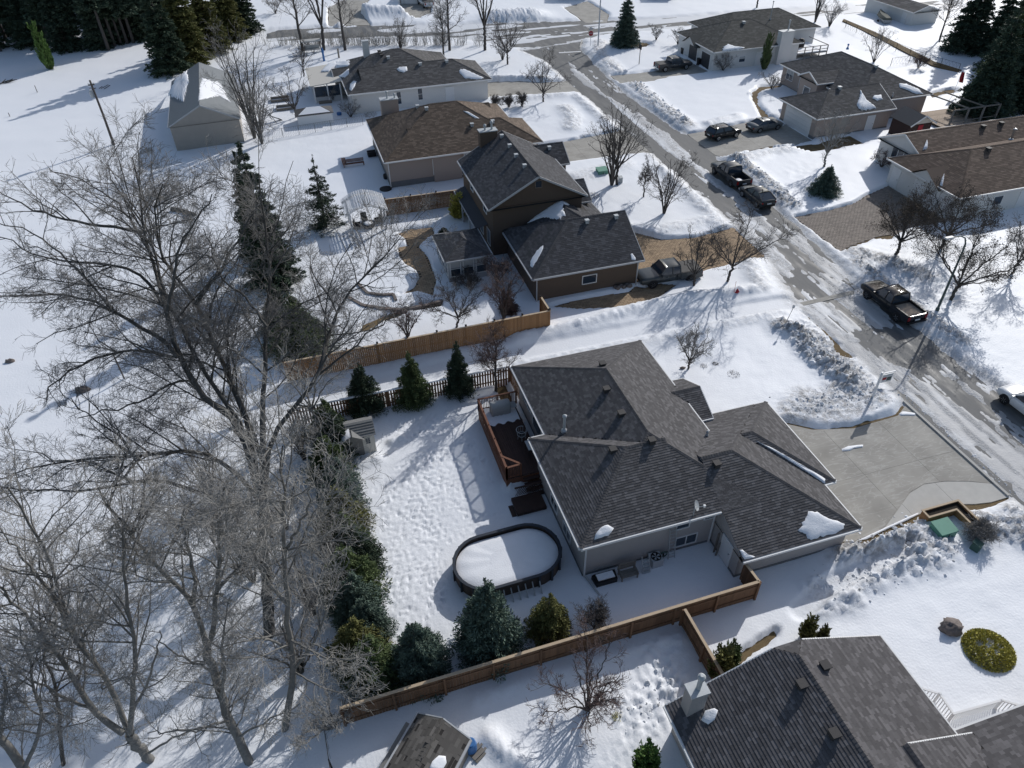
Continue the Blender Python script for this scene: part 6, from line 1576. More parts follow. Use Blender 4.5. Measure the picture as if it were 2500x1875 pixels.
sp_ = MB(); sp_.add([(-1.28, 35.62, 1.98), (-.55, 35.62, 2.42), (-.55, 36.5, 2.42), (-1.28, 36.5, 1.98), (-1.05, 35.8, 2.26), (-.62, 35.75, 2.47), (-.62, 36.4, 2.47), (-1.05, 36.3, 2.26)], [(0, 1, 5, 4), (1, 2, 6, 5), (2, 3, 7, 6), (3, 0, 4, 7), (4, 5, 6, 7)])
tag(sp_.build('snow_patch', 'snow_plain', None, True), 'snow on the porch roof of the grey yard shed', 'snow', kind='stuff')
ang = math.radians(47); ca, sa = math.cos(ang), math.sin(ang)
cx_, cy_ = 1.06, 15.7      # ridge end; shed runs back towards the viewer
SHED = House('garden_shed', 'small gabled shed with mottled brown shingles at the bottom edge', [
    (cx_-1.36, cx_+1.36, cy_-3.4, cy_, 1.95, .55, 'v', 'gg', dict(ov=.12, gov=.12))], 'weathered', 'shingle_shed', 'grey_trim', course=.17, tab=.34, indiv=300, cat='shed', rot=(cx_, cy_, -math.radians(43)))
SHED.patch([pix(16,1420,1659), pix(16,1440,1610), pix(16,1490,1565), pix(16,1540,1570), pix(16,1548,1620), pix(16,1530,1659), pix(16,1500,1700)], 'round snow lump on the small brown shingled shed', .12, 31)
lb_ = MB(); lb_.box((cx_-1.80, cy_-3.0, 1.50), (cx_-1.40, cy_-.45, 1.56)); lb_.box((cx_-1.75, cy_-2.95, .0), (cx_-1.42, cy_-.5, 1.5)); o_ = lb_.build('lean_to', 'resin_roof', SHED.root)
t = thing('blue_drum', 'blue plastic drum among clutter by the small brown shed', 'drum', tuple(q(16,1735,1480,.8)[:2])+(.2,)); MB().lathe((0, 0, 0), [(.27, 0), (.29, .2), (.27, .4), (.29, .6), (.26, .8), (.22, .82)], 14).build('body', 'blue_paint', t); MB().lathe((0, 0, .82), [(.2, 0), (.2, .03)], 12).build('lid', 'blue_paint', t)
t = thing('wood_pile', 'weathered boards stacked beside the small brown shed', 'wood pile', tuple(q(16,1810,1520,.4)[:2])+(.25,), .5)
for i in range(5): MB().box((-.5, -.3+i*.13, 0), (.5, -.19+i*.13, .12+.05*(i % 2))).build('board', 'weathered', t)

# ------------------------------------------------------------------ things along the south wall
t = thing('air_conditioner', 'round fan topped air conditioner against the grey stucco wall', 'air conditioner', (14.85, 21.95, .2)); MB().box((-.33, -.33, 0), (.33, .33, .72)).build('casing', 'metal_dull', t); MB().lathe((0, 0, .72), [(.30, 0), (.30, .03), (.26, .03), (.26, .0)], 18).build('fan_ring', 'black', t)
fb_ = MB()
for k in range(5): a = k*1.256; fb_.add([(0, 0, .73), (.25*math.cos(a), .25*math.sin(a), .735), (.25*math.cos(a+.6), .25*math.sin(a+.6), .745)], [(0, 1, 2)])
fb_.build('fan_blade', 'metal_dull', t)
t = thing('ladder', 'aluminium ladder leaning on the grey stucco wall', 'ladder', (15.9, 21.95, .2))
for x in (-.2, .2): MB().bar((x, 0, 0), (x, .38, 2.35), .03, .08).build('rail', 'metal_dull', t)
for i in range(9): z_ = .2+i*.25; MB().tube([(-.2, .38*z_/2.35, z_), (.2, .38*z_/2.35, z_)], .018, 5).build('rung', 'metal_dull', t)
t = thing('bench', 'grey slatted timber bench against the south wall', 'bench', (13.0, 21.75, .2))
for i in range(4): MB().box((-.55, -.42+i*.13, .42), (.55, -.31+i*.13, .46)).build('seat_slat', 'weathered', t)
for i in range(4): MB().box((-.55, .12, .55+i*.13), (.55, .16, .65+i*.13)).build('back_slat', 'weathered', t)
for x in (-.5, .44):
    MB().box((x, -.42, 0), (x+.06, -.36, .62)).build('leg', 'weathered', t); MB().box((x, .10, 0), (x+.06, .16, 1.05)).build('leg', 'weathered', t); MB().box((x, -.42, .60), (x+.06, .16, .65)).build('arm_rest', 'weathered', t)
t = thing('pool_steps', 'metal pool step ladder standing by the south wall', 'steps', (14.1, 21.75, .2))
for x in (-.22, .22): MB().tube([(x, -.3, 0), (x, .0, .85), (x, .12, 1.25), (x, .25, 1.1)], .025, 6).build('rail', 'metal_dull', t)
for i in range(4): MB().box((-.22, -.32+i*.085, .15+i*.22), (.22, -.16+i*.085, .19+i*.22)).build('tread', 'metal_dull', t)
t = thing('storage_tub', 'black tub with snow on its lid at the house corner', 'tub', (11.65, 21.75, .15)); mb = MB(); mb.prism([(-.62, -.32), (.62, -.32), (.70, .3), (-.70, .3)], 0, .5); mb.build('body', 'black', t); MB().box((-.62, -.3, .5), (.62, .28, .56)).build('lid', 'black', t)
o = MB().box((-.5, -.22, 0), (.5, .2, .06)).build('snow_patch', 'snow_plain'); o.location = (11.65, 21.75, .715); tag(o, 'snow on the lid of the black tub', 'snow', kind='stuff')
t = thing('hose_reel', 'coiled garden hose on a stand near the air conditioner', 'hose reel', (15.4, 22.05, .3)); mb = MB()
for k in range(3): mb.tube([(.22*math.cos(a), .02*k, .45+.22*math.sin(a)) for a in np.linspace(0, 6.283, 15)], .022, 5)
mb.build('hose', 'green_dark', t); MB().box((-.03, .0, 0), (.03, .06, .5)).build('stand', 'black', t)
t = thing('plank', 'dark boards leaning on the garage side wall', 'planks', (18.45, 21.6, .2)); MB().bar((0, 0, 0), (.12, .1, 1.7), .14, .03).build('board', 'weathered', t); MB().bar((-.02, -.25, 0), (.1, -.2, 1.2), .12, .03).build('board', 'weathered', t)
mb = MB(); mb.bar((10.65, 22.3, .45), (11.0, 20.9, .3), .10, .08); tag(mb.build('drain_extension', 'metal_dull'), 'white downspout extension lying on the snow at the house corner', 'downspout')

# ------------------------------------------------------------------ pergola and patio set
t = thing('pergola', 'white curved slat pergola beside the cedar fence', 'pergola', (3.0, 67.3, 0)); PX, PY = 4.2, 3.6
def arch(f): return 2.35+.75*math.sin(math.pi*min(max(f, 0), 1))
for x, y in ((.45, .3), (PX-.35, .3), (.45, PY-.3), (PX-.35, PY-.3)): MB().box((x-.09, y-.09, 0), (x+.09, y+.09, 2.45)).build('post', 'white_paint', t)
for y in (.3, PY-.3):
    mb = MB()
    for i in range(12): mb.bar((PX*i/12, y, arch(i/12)-.05), (PX*(i+1)/12, y, arch((i+1)/12)-.05), .06, .22)
    mb.build('arched_beam', 'white_paint', t)
for i in range(19): f = i/18; MB().box((PX*f-.03, -.25, arch(f)+.06), (PX*f+.03, PY+.25, arch(f)+.18)).build('slat', 'white_paint', t)
lat = MB()
for i in range(30): lat.bar((.05, -.2+i*(PY+.4)/30, arch(.01)+.2), (PX*.25, -.2+i*(PY+.4)/30, arch(.25)+.2), .02, .02); lat.bar((PX*.25, -.2+i*(PY+.4)/30, arch(.25)+.2), (PX*.5, -.2+i*(PY+.4)/30, arch(.5)+.2), .02, .02); lat.bar((PX*.5, -.2+i*(PY+.4)/30, arch(.5)+.2), (PX*.75, -.2+i*(PY+.4)/30, arch(.75)+.2), .02, .02); lat.bar((PX*.75, -.2+i*(PY+.4)/30, arch(.75)+.2), (PX, -.2+i*(PY+.4)/30, arch(1)+.2), .02, .02)
tag(lat.build('lath', 'white_paint', t), kind='stuff')
t = thing('fire_table', 'round snow capped table under the white pergola', 'table', (5.2, 68.7, .15)); MB().lathe((0, 0, 0), [(.5, 0), (.5, .4), (.75, .42), (.75, .5)], 18).build('table_top', 'black', t); blob('snow_cap', 'snow_plain', (0, 0, .5), (.5, .5, .12), 3, t)
for i, (x, y, a) in enumerate(((4.1, 68.9, 1.3), (5.0, 70.1, .1), (6.3, 69.3, -1.3))):
    t = thing('patio_chair', ['dark patio chair at the left under the white pergola', 'dark patio chair at the back under the white pergola', 'dark patio chair at the right under the white pergola'][i], 'chair', (x, y, .15), a, 'patio chairs under the pergola')
    MB().box((-.3, -.3, .3), (.3, .3, .42)).build('seat', 'black', t); MB().box((-.3, .25, .42), (.3, .33, .95)).build('backrest', 'black', t)
    for sx in (-.28, .24): MB().box((sx, -.3, .42), (sx+.05, .3, .6)).build('arm_rest', 'black', t); MB().box((sx, -.3, 0), (sx+.05, -.25, .3)).build('leg', 'black', t); MB().box((sx, .25, 0), (sx+.05, .3, .3)).build('leg', 'black', t)
# low garden wall and steps near the patio
mb = MB(); W_ = [q(6,870,780,.2), q(6,940,850,.2), q(6,1050,865,.2), q(6,1140,860,.2), q(6,1160,905,.2)]
for a, b in zip(W_[:-1], W_[1:]): mb.bar((*a[:2], .28), (*b[:2], .28), .25, .35)
tag(mb.build('garden_wall', 'rock'), 'curved low stone edging in the snowy yard of the brown house', 'wall')
mb = MB(); W_ = [q(6,790,880,.2), q(6,900,940,.2), q(6,1050,965,.2), q(6,1200,975,.2), q(6,1400,940,.2), q(6,1520,905,.2)]
for a, b in zip(W_[:-1], W_[1:]): mb.bar((*a[:2], .24), (*b[:2], .24), .3, .3)
tag(mb.build('garden_wall', 'rock'), 'outer stone edging below the curved one in the brown house yard', 'wall')

# ------------------------------------------------------------------ front of the main house
t = thing('planter_box', 'L shaped cedar planter box beside the driveway', 'planter', (31.65, 20.15, 0))
def bx(a, b, nm='board', m='cedar'): return MB().box(a, b).build(nm, m, t)
for z_ in (.0, .24, .48):
    bx((0, -.02, z_+.15), (2.6, .02, z_+.38)); bx((2.58, -1.85, z_+.15), (2.62, .02, z_+.38)); bx((0, -.56, z_+.15), (2.0, -.52, z_+.38)); bx((1.98, -1.85, z_+.15), (2.02, -.52, z_+.38)); bx((-.02, -.56, z_+.15), (.02, .02, z_+.38)); bx((1.98, -1.87, z_+.15), (2.62, -1.83, z_+.38))
for a, b in (((-.06, -.05, .86), (2.68, .07, .90)), ((2.55, -1.92, .86), (2.68, -.05, .90)), ((-.06, -.60, .86), (2.06, -.48, .90)), ((1.94, -1.92, .86), (2.06, -.60, .90)), ((-.06, -.48, .86), (.06, -.05, .90)), ((2.06, -1.92, .86), (2.55, -1.80, .90))): bx(a, b, 'cap_rail', 'cedar_cap')
MB().prism([(.03, -.51), (2.03, -.51), (2.03, -1.82), (2.57, -1.82), (2.57, -.03), (.03, -.03)], .2, .74).build('soil', 'soil', t)
def utility(label, loc, sx, sy, hh, m, rz=0, slope=.12):
    t = thing('utility_box', label, 'utility box', loc, rz); mb = MB(); mb.add([(-sx, -sy, 0), (sx, -sy, 0), (sx, sy, 0), (-sx, sy, 0), (-sx*.97, -sy*.97, hh-slope), (sx*.97, -sy*.97, hh-slope), (sx*.97, sy*.97, hh-slope), (-sx*.97, sy*.97, hh-slope)], [(0, 1, 5, 4), (1, 2, 6, 5), (2, 3, 7, 6), (3, 0, 4, 7)]); mb.build('cabinet', m, t)
    l = MB(); l.add([(-sx*1.04, -sy*1.04, hh-slope-.03), (sx*1.04, -sy*1.04, hh-slope-.03), (sx*1.04, sy*1.04, hh-.03), (-sx*1.04, sy*1.04, hh-.03), (-sx*1.04, -sy*1.04, hh-slope+.04), (sx*1.04, -sy*1.04, hh-slope+.04), (sx*1.04, sy*1.04, hh+.04), (-sx*1.04, sy*1.04, hh+.04)], [(3, 2, 1, 0), (4, 5, 6, 7), (0, 1, 5, 4), (1, 2, 6, 5), (2, 3, 7, 6), (3, 0, 4, 7)]); l.build('lid', m, t)
    MB().box((-.012, -sy*1.06, .1), (.012, -sy*1.0, hh-slope-.05)).build('door_seam', 'green_dark', t); MB().box((.06, -sy*1.08, hh*.45), (.12, -sy*1.0, hh*.6)).build('latch', 'metal_dull', t); return t
utility('large green electrical box behind the wooden planter', (32.0, 18.75, .1), .58, .48, .85, 'green_metal')
utility('small dark green pedestal in the snow right of the large electrical box', (33.0, 17.2, .15), .24, .24, .75, 'green_dark', .4)
utility('green utility box under the ash trees across the street', tuple(q(3,850,1345,.2)[:2])+(.1,), .6, .5, .8, 'green_metal')
utility('grey meter pedestal beside the ash tree trunks', tuple(q(3,992,1415,.2)[:2])+(.1,), .2, .2, .9, 'metal_dull')
o = blob('boulder', 'rock', q(18,1650,580,.35), (.62, .48, .42), 4, amp=.5); tag(o, 'grey granite boulder on the snow beside the round juniper', 'boulder')
for i, (k, x, y, s_) in enumerate(((11,640,165,.45),(5,78,1365,.3),(7,1475,1418,.18))):
    p = q(k, x, y, .3); o = blob('boulder', 'rock', p, (s_*1.2, s_*.8, s_*.7), 20+i, amp=.5); tag(o, ['brown rock poking out of the field under the huge tree limbs', 'dark stone alone far left in the snowy field', 'small stone at the foot of the lawn tree'][i], 'rock')
# stones stacked by the brown garage
for i in range(6):
    p = q(7, 955+i*22, 800-i*4+(6 if i % 2 else -6), .35); o = blob('boulder', 'rock', p, (.2+.04*(i % 3), .17, .2+.03*(i % 2)), 40+i, amp=.4); tag(o, ['leftmost','second from left','third from left','fourth from left','fifth from left','rightmost'][i]+' grey stone in the row at the brown garage wall', 'rock', 'stones along the brown garage wall')
# deck railing, white, at the bottom right house
t = thing('railing', 'white slatted railing bending around the porch of the bottom right house', 'railing', (0, 0, 0))
RP = [q(18,1425,1050,1.0), q(18,1560,1090,1.0), q(18,1665,1245,1.0), q(18,2040,1140,1.0), q(18,2175,1180,1.0)]
pk = MB().box((-.02, -.015, 0), (.02, .015, .85)).mesh('picket'); pk.materials.append(MATS['white_paint'])
for a, b in zip(RP[:-1], RP[1:]):
    MB().bar((*a[:2], 1.05), (*b[:2], 1.05), .10, .06).build('top_rail', 'white_paint', t); MB().bar((*a[:2], .22), (*b[:2], .22), .05, .06).build('bottom_rail', 'white_paint', t); MB().bar((*a[:2], .0), (*a[:2], 1.1), .1, .1).build('post', 'white_paint', t)
    L_ = math.dist(a[:2], b[:2]); n = int(L_/.14)
    for i in range(1, n): ob = bpy.data.objects.new('picket', pk); COL.objects.link(ob); ob.parent = t; ob.location = (a[0]+(b[0]-a[0])*i/n, a[1]+(b[1]-a[1])*i/n, .2); ob.rotation_euler = (0, 0, math.atan2(b[1]-a[1], b[0]-a[0]))

# ------------------------------------------------------------------ backyards to the north
t = thing('garden_bench', 'orange cedar corner bench in the snow behind the beige bungalow', 'bench', tuple(q(2,850,1275,.3)[:2])+(.15,))
for i in range(3): MB().box((-1.2, -.2+i*.16, .42), (1.0, -.06+i*.16, .46)).build('seat_slat', 'red_stain', t)
for i in range(3): MB().box((-1.2, .3, .5+i*.14), (1.0, .34, .6+i*.14)).build('back_slat', 'red_stain', t)
for i in range(3): MB().box((-1.5+i*.15, -.2, .42), (-1.37+i*.15, 2.0, .46)).build('seat_slat', 'red_stain', t)
for x, y in ((-1.45, -.15), (.9, -.15), (.9, .3), (-1.45, 1.9), (-1.1, 1.9)): MB().box((x, y, 0), (x+.09, y+.09, .42)).build('leg', 'red_stain', t)
t = thing('barrel', 'dark rain barrels lying by the wall of the beige bungalow', 'barrel', tuple(q(2,975,1200,.4)[:2])+(.2,))
for i in range(2): MB().tube([(-.5, i*.62, .35), (.5, i*.62, .35)], .30, 12).build('drum', 'black', t)
o = MB().lathe((0, 0, 0), [(.65, 0), (.7, .12), (.62, .14)], 18).build('window_well', 'black'); o.location = tuple(q(2,1080,1455,.3)[:2])+(.2,); tag(o, 'dark round window well cover at the corner of the beige bungalow', 'well cover')
o = MB().lathe((0, 0, 0), [(.4, 0), (.44, .4), (.4, .5)], 14).build('planter_pot', 'black'); o.location = tuple(q(2,1090,1370,.3)[:2])+(.2,); tag(o, 'black plant pot against the west wall of the beige bungalow', 'pot')
t = thing('small_shed', 'low white walled shed with snowy hip roof inside the lattice fence', 'shed', tuple(q(2,410,975,.3)[:2])+(.1,)); SH_W, SH_D = 4.6, 2.6
MB().box((0, 0, 0), (SH_W, SH_D, 1.5)).build('wall', 'white_paint', t); mb = MB(); mb.add([(-.2, -.2, 1.5), (SH_W+.2, -.2, 1.5), (SH_W+.2, SH_D+.2, 1.5), (-.2, SH_D+.2, 1.5), (1.3, SH_D/2, 2.1), (SH_W-1.3, SH_D/2, 2.1)], [(0, 1, 5, 4), (1, 2, 5), (2, 3, 4, 5), (3, 0, 4)]); mb.build('roof', 'shingle_grey', t)
mb = MB(); mb.add([(.2, 0, 1.64), (SH_W-.2, 0, 1.64), (SH_W-1.4, SH_D/2-.1, 2.14), (1.4, SH_D/2-.1, 2.14)], [(0, 1, 2, 3)]); so_ = mb.build('snow_patch', 'snow_plain'); so_.location = t.location; tag(so_, 'snow sheet on the roof of the low white shed', 'snow', kind='stuff')
t = thing('tent_frame', 'A-frame timber play climber beside the lattice fence', 'climber', tuple(q(2,185,960,.3)[:2])+(.15,), .3)
for y in (0, 1.7):
    MB().bar((-1.0, y, 0), (0, y, 2.2), .08, .08).build('leg', 'weathered', t); MB().bar((1.0, y, 0), (0, y, 2.2), .08, .08).build('leg', 'weathered', t)
for i in range(6): f = .15+.15*i; MB().bar((-1+f, -.1, 2.2*f), (-1+f, 1.8, 2.2*f), .08, .04).build('rung', 'weathered', t)
MB().bar((.6, .85, .9), (2.0, .85, .1), .5, .05).build('slide', 'black', t)
for i, (x, y) in enumerate(((265,770),(310,835))):
    t = thing('raised_bed', ['snow filled raised bed frame farther from the lattice fence', 'snow filled raised bed frame closer to the lattice fence'][i], 'raised bed', tuple(q(2,x,y,.3)[:2])+(.2,))
    for a, b in (((-1.3, -.8, 0), (1.3, -.72, .4)), ((-1.3, .72, 0), (1.3, .8, .4)), ((-1.3, -.72, 0), (-1.22, .72, .4)), ((1.22, -.72, 0), (1.3, .72, .4))): MB().box(a, b).build('board', 'weathered', t)
# sunroom on the cream bungalow
t = thing('sunroom', 'glazed lean-to sunroom with pale roof on the cream bungalow', 'sunroom', (3.6, 108.6, 0))
for x, y in ((0, 0), (1.9, 0), (3.7, 0), (0, 4.2), (0, 8.2)): MB().box((x-.09, y-.09, 0), (x+.09, y+.09, 2.7)).build('post', 'white_paint', t)
mb = MB(); mb.add([(-.4, -.3, 2.62), (4.0, -.3, 2.95), (4.0, 8.6, 2.95), (-.4, 8.6, 2.62), (-.4, -.3, 2.74), (4.0, -.3, 3.07), (4.0, 8.6, 3.07), (-.4, 8.6, 2.74)], [(3, 2, 1, 0), (4, 5, 6, 7), (0, 1, 5, 4), (1, 2, 6, 5), (2, 3, 7, 6), (3, 0, 4, 7)]); mb.build('roof', 'resin_pale', t)
for x0, x1 in ((.1, 1.8), (2.0, 3.6)): MB().box((x0, -.03, 1.1), (x1, .0, 2.5)).build('pane', 'glass', t); MB().box((x0, -.05, .3), (x1, 0, 1.05)).build('panel', 'grey_trim', t)
for y0, y1 in ((.1, 4.1), (4.3, 8.1)): MB().box((-.03, y0, 1.1), (0, y1, 2.5)).build('pane', 'glass', t); MB().box((-.05, y0, .3), (0, y1, 1.05)).build('panel', 'grey_trim', t)
for i in range(3): MB().box((.4, -.35*(i+1), 0), (2.2, -.35*i-.05, .75-.22*(i+1))).build('step', 'weathered', t)
t = thing('swing_seat', 'grey canopied garden swing at the far hedge', 'swing seat', tuple(q(2,515,400,.3)[:2])+(.1,)); MB().box((-1.6, -.5, 1.9), (1.6, .9, 2.05)).build('canopy', 'cover_grey', t); MB().box((-1.3, -.2, .5), (1.3, .5, .62)).build('seat', 'cover_grey', t); MB().box((-1.3, .5, .62), (1.3, .6, 1.2)).build('backrest', 'cover_grey', t)
for x in (-1.5, 1.5):
    for y in (-.4, .8): MB().bar((x, y, 0), (x, y, 1.9), .06, .06).build('post', 'black', t)
o = MB().lathe((0, 0, 0), [(.22, 0), (.18, .3), (.16, 1.5), (.25, 1.55), (.05, 2.3)], 10).build('umbrella', 'blue_paint'); o.location = tuple(q(2,605,470,.3)[:2])+(.1,); tag(o, 'closed blue parasol in the yard behind the cream bungalow', 'parasol')
o = MB().lathe((0, 0, 0), [(.15, 0), (.15, 1.6), (.2, 1.62)], 8).build('post', 'weathered'); o.location = tuple(q(2,720,445,.3)[:2])+(.1,); tag(o, 'short wooden post near the far sunroom', 'post')
o = MB().lathe((0, 0, 0), [(.3, 0), (.34, .5), (.28, .5)], 12).build('bucket', 'blue_paint'); o.location = tuple(q(2,722,885,.3)[:2])+(.1,); tag(o, 'dark blue tub right of the low white shed', 'tub')
# red shed and timber deck at the beige grey bungalow
t = thing('garden_shed', 'small dark red shed with grey gabled roof by the white rust-roofed house', 'shed', (73.2, 71.0, 0)); 
MB().box((-1.6, -1.5, 0), (1.6, 1.6, 2.4)).build('wall', 'dark_red', t); mb = MB(); mb.add([(-1.9, -1.9, 2.35), (-1.9, 1.9, 2.35), (1.9, 1.9, 2.35), (1.9, -1.9, 2.35), (0, -1.9, 3.4), (0, 1.9, 3.4)], [(0, 4, 5, 1), (4, 3, 2, 5)]); mb.build('roof', 'shingle_grey', t)
mb = MB(); mb.add([(-1.6, -1.52, 2.35), (1.6, -1.52, 2.35), (0, -1.52, 3.3)], [(0, 1, 2)]); mb.build('gable', 'resin_pale', t)
for s_ in (-1, 1): MB().bar((s_*1.9, -1.93, 2.30), (0, -1.93, 3.38), .05, .16).build('rake_board', 'white_trim', t)
MB().box((-.35, -1.56, 1.5), (.35, -1.52, 2.2)).build('shutter', 'red_paint', t)
t = thing('deck', 'pale timber deck with open pergola frame beside the tall spruces', 'deck', (78.6, 70.4, 0)); db = MB(); rng = random.Random(4)
for i in range(26): db.box((0, i*.24, .55), (7.4, i*.24+.225, .6), rng.random())
tag(db.build('deck_board', 'deck_pale', t), kind='stuff'); MB().box((-.02, -.05, 0), (7.42, -.02, .55)).build('skirt', 'weathered', t)
for x, y in ((.1, .1), (2.4, .1), (4.8, .1), (7.2, .1), (7.2, 3.1), (7.2, 6.0)): MB().box((x-.09, y-.09, .6), (x+.09, y+.09, 2.9)).build('post', 'weathered', t)
MB().bar((0, .1, 2.95), (7.3, .1, 2.95), .12, .16).build('beam', 'weathered', t); MB().bar((7.2, 0, 2.95), (7.2, 6.1, 2.95), .12, .16).build('beam', 'weathered', t); MB().bar((0, .1, 1.5), (7.3, .1, 1.5), .06, .08).build('rail', 'weathered', t); MB().bar((7.2, 0, 1.5), (7.2, 6.1, 1.5), .06, .08).build('rail', 'weathered', t)
for x in (2.4, 4.8): MB().bar((x, .1, 2.95), (x-.8, 6.1, 2.95), .10, .14).build('beam', 'weathered', t)
t = thing('flag', 'small red flag hanging on a pole by the tall spruces', 'flag', tuple(q(4,1660,740,.2)[:2])+(.1,)); MB().tube([(0, 0, 0), (.1, 0, 3.4)], .03, 6).build('pole', 'white_paint', t)
mb = MB(); vs = []; fs = []
for i in range(7):
    for j in range(6): vs.append((.12+i*.11+.03*j, .08*math.sin(i*1.4+j*.5), 3.35-j*.28-i*.03))
for i in range(6):
    for j in range(5): fs.append((i*6+j, i*6+j+1, (i+1)*6+j+1, (i+1)*6+j))
mb.add(vs, fs); mb.build('cloth', 'red_paint', t)
# raised back deck of the white house
t = thing('deck', 'raised back deck with snow and railing at the olive roofed house', 'deck', (78.9, 103.5, 0)); MB().box((0, 0, .9), (5.6, 5.2, 1.05)).build('floor', 'weathered', t)
for x in (0, 1.4, 2.8, 4.2, 5.6): MB().box((x-.06, -.06, 0), (x+.06, .06, 2.0)).build('post', 'weathered', t)
MB().bar((0, 0, 2.0), (5.6, 0, 2.0), .12, .08).build('top_rail', 'weathered', t); MB().bar((5.6, 0, 2.0), (5.6, 5.2, 2.0), .12, .08).build('top_rail', 'weathered', t); MB().bar((0, 0, 1.5), (5.6, 0, 1.5), .04, .08).build('mid_rail', 'weathered', t); MB().box((.1, .1, 1.05), (5.5, 5.1, 1.2)).build('snow_cover', 'snow_plain', t)
t = thing('covered_grill', 'dark covered grill on the back deck of the olive roofed house', 'grill', (81.5, 106.5, 1.2)); mb = MB(); mb.lathe((0, 0, 0), [(.6, 0), (.62, .7), (.5, 1.1), (.25, 1.3)], 12); mb.build('cover', 'black', t)
t = thing('covered_boat', 'small boat under a dark canvas beside the garage at top right', 'boat', tuple(q(4,1120,165,.2)[:2])+(.2,), 1.2)
mb = MB(); st_ = [(-2.4, .75, .5), (-1.2, .95, .55), (0, 1.0, .6), (1.2, .85, .65), (2.2, .35, .8), (2.6, .05, .9)]; vs = []
for x, w_, zk in st_: vs += [(x, -w_, zk+.3), (x, -w_*.6, zk-.25), (x, w_*.6, zk-.25), (x, w_, zk+.3)]
mb.add(vs, [(i*4+j, i*4+j+1, i*4+j+5, i*4+j+4) for i in range(5) for j in range(3)]+[(3, 2, 1, 0)]); mb.build('hull', 'cover_grey', t)
mb = MB(); vs = []
for x, w_, zk in st_: vs += [(x, -w_*1.03, zk+.25), (x, -w_*.5, zk+.62), (x, w_*.5, zk+.62), (x, w_*1.03, zk+.25)]
mb.add(vs, [(i*4+j, i*4+j+4, i*4+j+5, i*4+j+1) for i in range(5) for j in range(3)]+[(0, 1, 2, 3)]); mb.build('canvas', 'canvas', t)
for s_ in (-1, 1): MB().tube([(-.4, s_*.9, .1), (-.4, s_*1.08, .1)], .3, 14).build('wheel', 'rubber', t)
MB().bar((-1.5, 0, .25), (3.6, 0, .3), .1, .1).build('trailer_frame', 'metal_dull', t)
# bits standing in the open field
for i, (k, x, y, hh) in enumerate(((1,290,715,1.2),(1,75,895,.6))):
    o = MB().lathe((0, 0, 0), [(.06, 0), (.05, hh), (.02, hh+.02)], 7).build('stake', 'weathered'); p = q(k, x, y, .25); o.location = (p[0], p[1], .1); tag(o, ['leaning grey stake in the snowy field', 'short stake far left in the snowy field'][i], 'stake')
o = MB().bar((0, 0, 0), (0, 0, 2.6), .09, .09).build('post', 'pole_wood'); p = q(5,960,1500,.25); o.location = (p[0], p[1], .1); tag(o, 'grey wooden post under the limbs of the huge tree', 'post')
for i, (x, y, a) in enumerate(((20,650,.4),(760,690,.2))):
    p = q(1, x, y, .25); t = thing('fallen_branch', ['heap of fallen branches at the left edge of the field', 'dark fallen branch in the tree shadows of the field'][i], 'branch', (p[0], p[1], .3), a); mb = MB(); rng = random.Random(i)
    for k in range(14 if i == 0 else 5): x0 = rng.uniform(-1.5, 1); mb.tube([(x0, rng.uniform(-.4, .4), rng.uniform(0, .3)), (x0+rng.uniform(.5, 1.4), rng.uniform(-.4, .4), rng.uniform(0, .5))], .05, 5)
    mb.build('limb', 'bark_dark', t)
t = thing('fallen_log', 'long pale log lying in the field behind the huge tree', 'log', q(5,1330,200,.3)); p1 = q(5,1330,190,.3); p2 = q(5,1510,235,.3); d = p2-p1; MB().tube([(0, 0, .1), tuple(d*.5+[0, .2, .12]), tuple(d+[0, 0, .1])], [.3, .26, .2], 9).build('trunk', 'bark', t); MB().tube([tuple(d*.4), tuple(d*.4+[1.2, -1.8, .6])], [.12, .04], 6).build('limb', 'bark', t)
# ------------------------------------------------------------------ vehicles
def loft(mb, st, tone=.5, closed=True):
    """st = list of rings (same length), quads between; end caps"""
    n = len(st[0]); vs = [p for r in st for p in r]; fs = []
    for i in range(len(st)-1):
        for j in range(n): fs.append((i*n+j, i*n+(j+1) % n, (i+1)*n+(j+1) % n, (i+1)*n+j))
    fs += [tuple(range(n))[::-1], tuple((len(st)-1)*n+j for j in range(n))]
    mb.add(vs, fs, tone)
def ring(x, w, zb, zt, sh=.12, cr=.04):
    """body cross-section at x: bottom, rocker, bulged side, shoulder, crowned top"""
    zs = zb+(zt-zb)*.55
    h_ = [(w*.86, zb), (w*.97, zb+.10), (w, zs), (w*.985, zt-sh*.6), (w*.93, zt-sh*.12), (w*.72, zt+cr*.5), (0, zt+cr)]
    return [(x, y, z) for y, z in h_]+[(x, -y, z) for y, z in h_[-2::-1]]
def wheel(root, x, y, r, w, sgn, rim='metal'):
    o = MB().tube([(x, y-sgn*w/2, r), (x, y-sgn*w/2*.9, r), (x, y+sgn*w/2*.9, r), (x, y+sgn*w/2, r)], [r*.93, r, r, r*.93], 22).build('wheel', 'rubber', root, False)
    rm = MB(); rm.tube([(x, y+sgn*w/2*.85, r), (x, y+sgn*(w/2+.012), r)], [r*.66, r*.62], 18); rm.build('rim', rim, o)
    sp = MB()
    for k in range(6):
        a = k*math.pi/3; sp.bar((x+.05*math.cos(a), y+sgn*(w/2+.018), r+.05*math.sin(a)), (x+r*.6*math.cos(a), y+sgn*(w/2+.018), r+r*.6*math.sin(a)), .03, .02)
    sp.build('spoke', 'black' if rim != 'black' else 'metal', o)
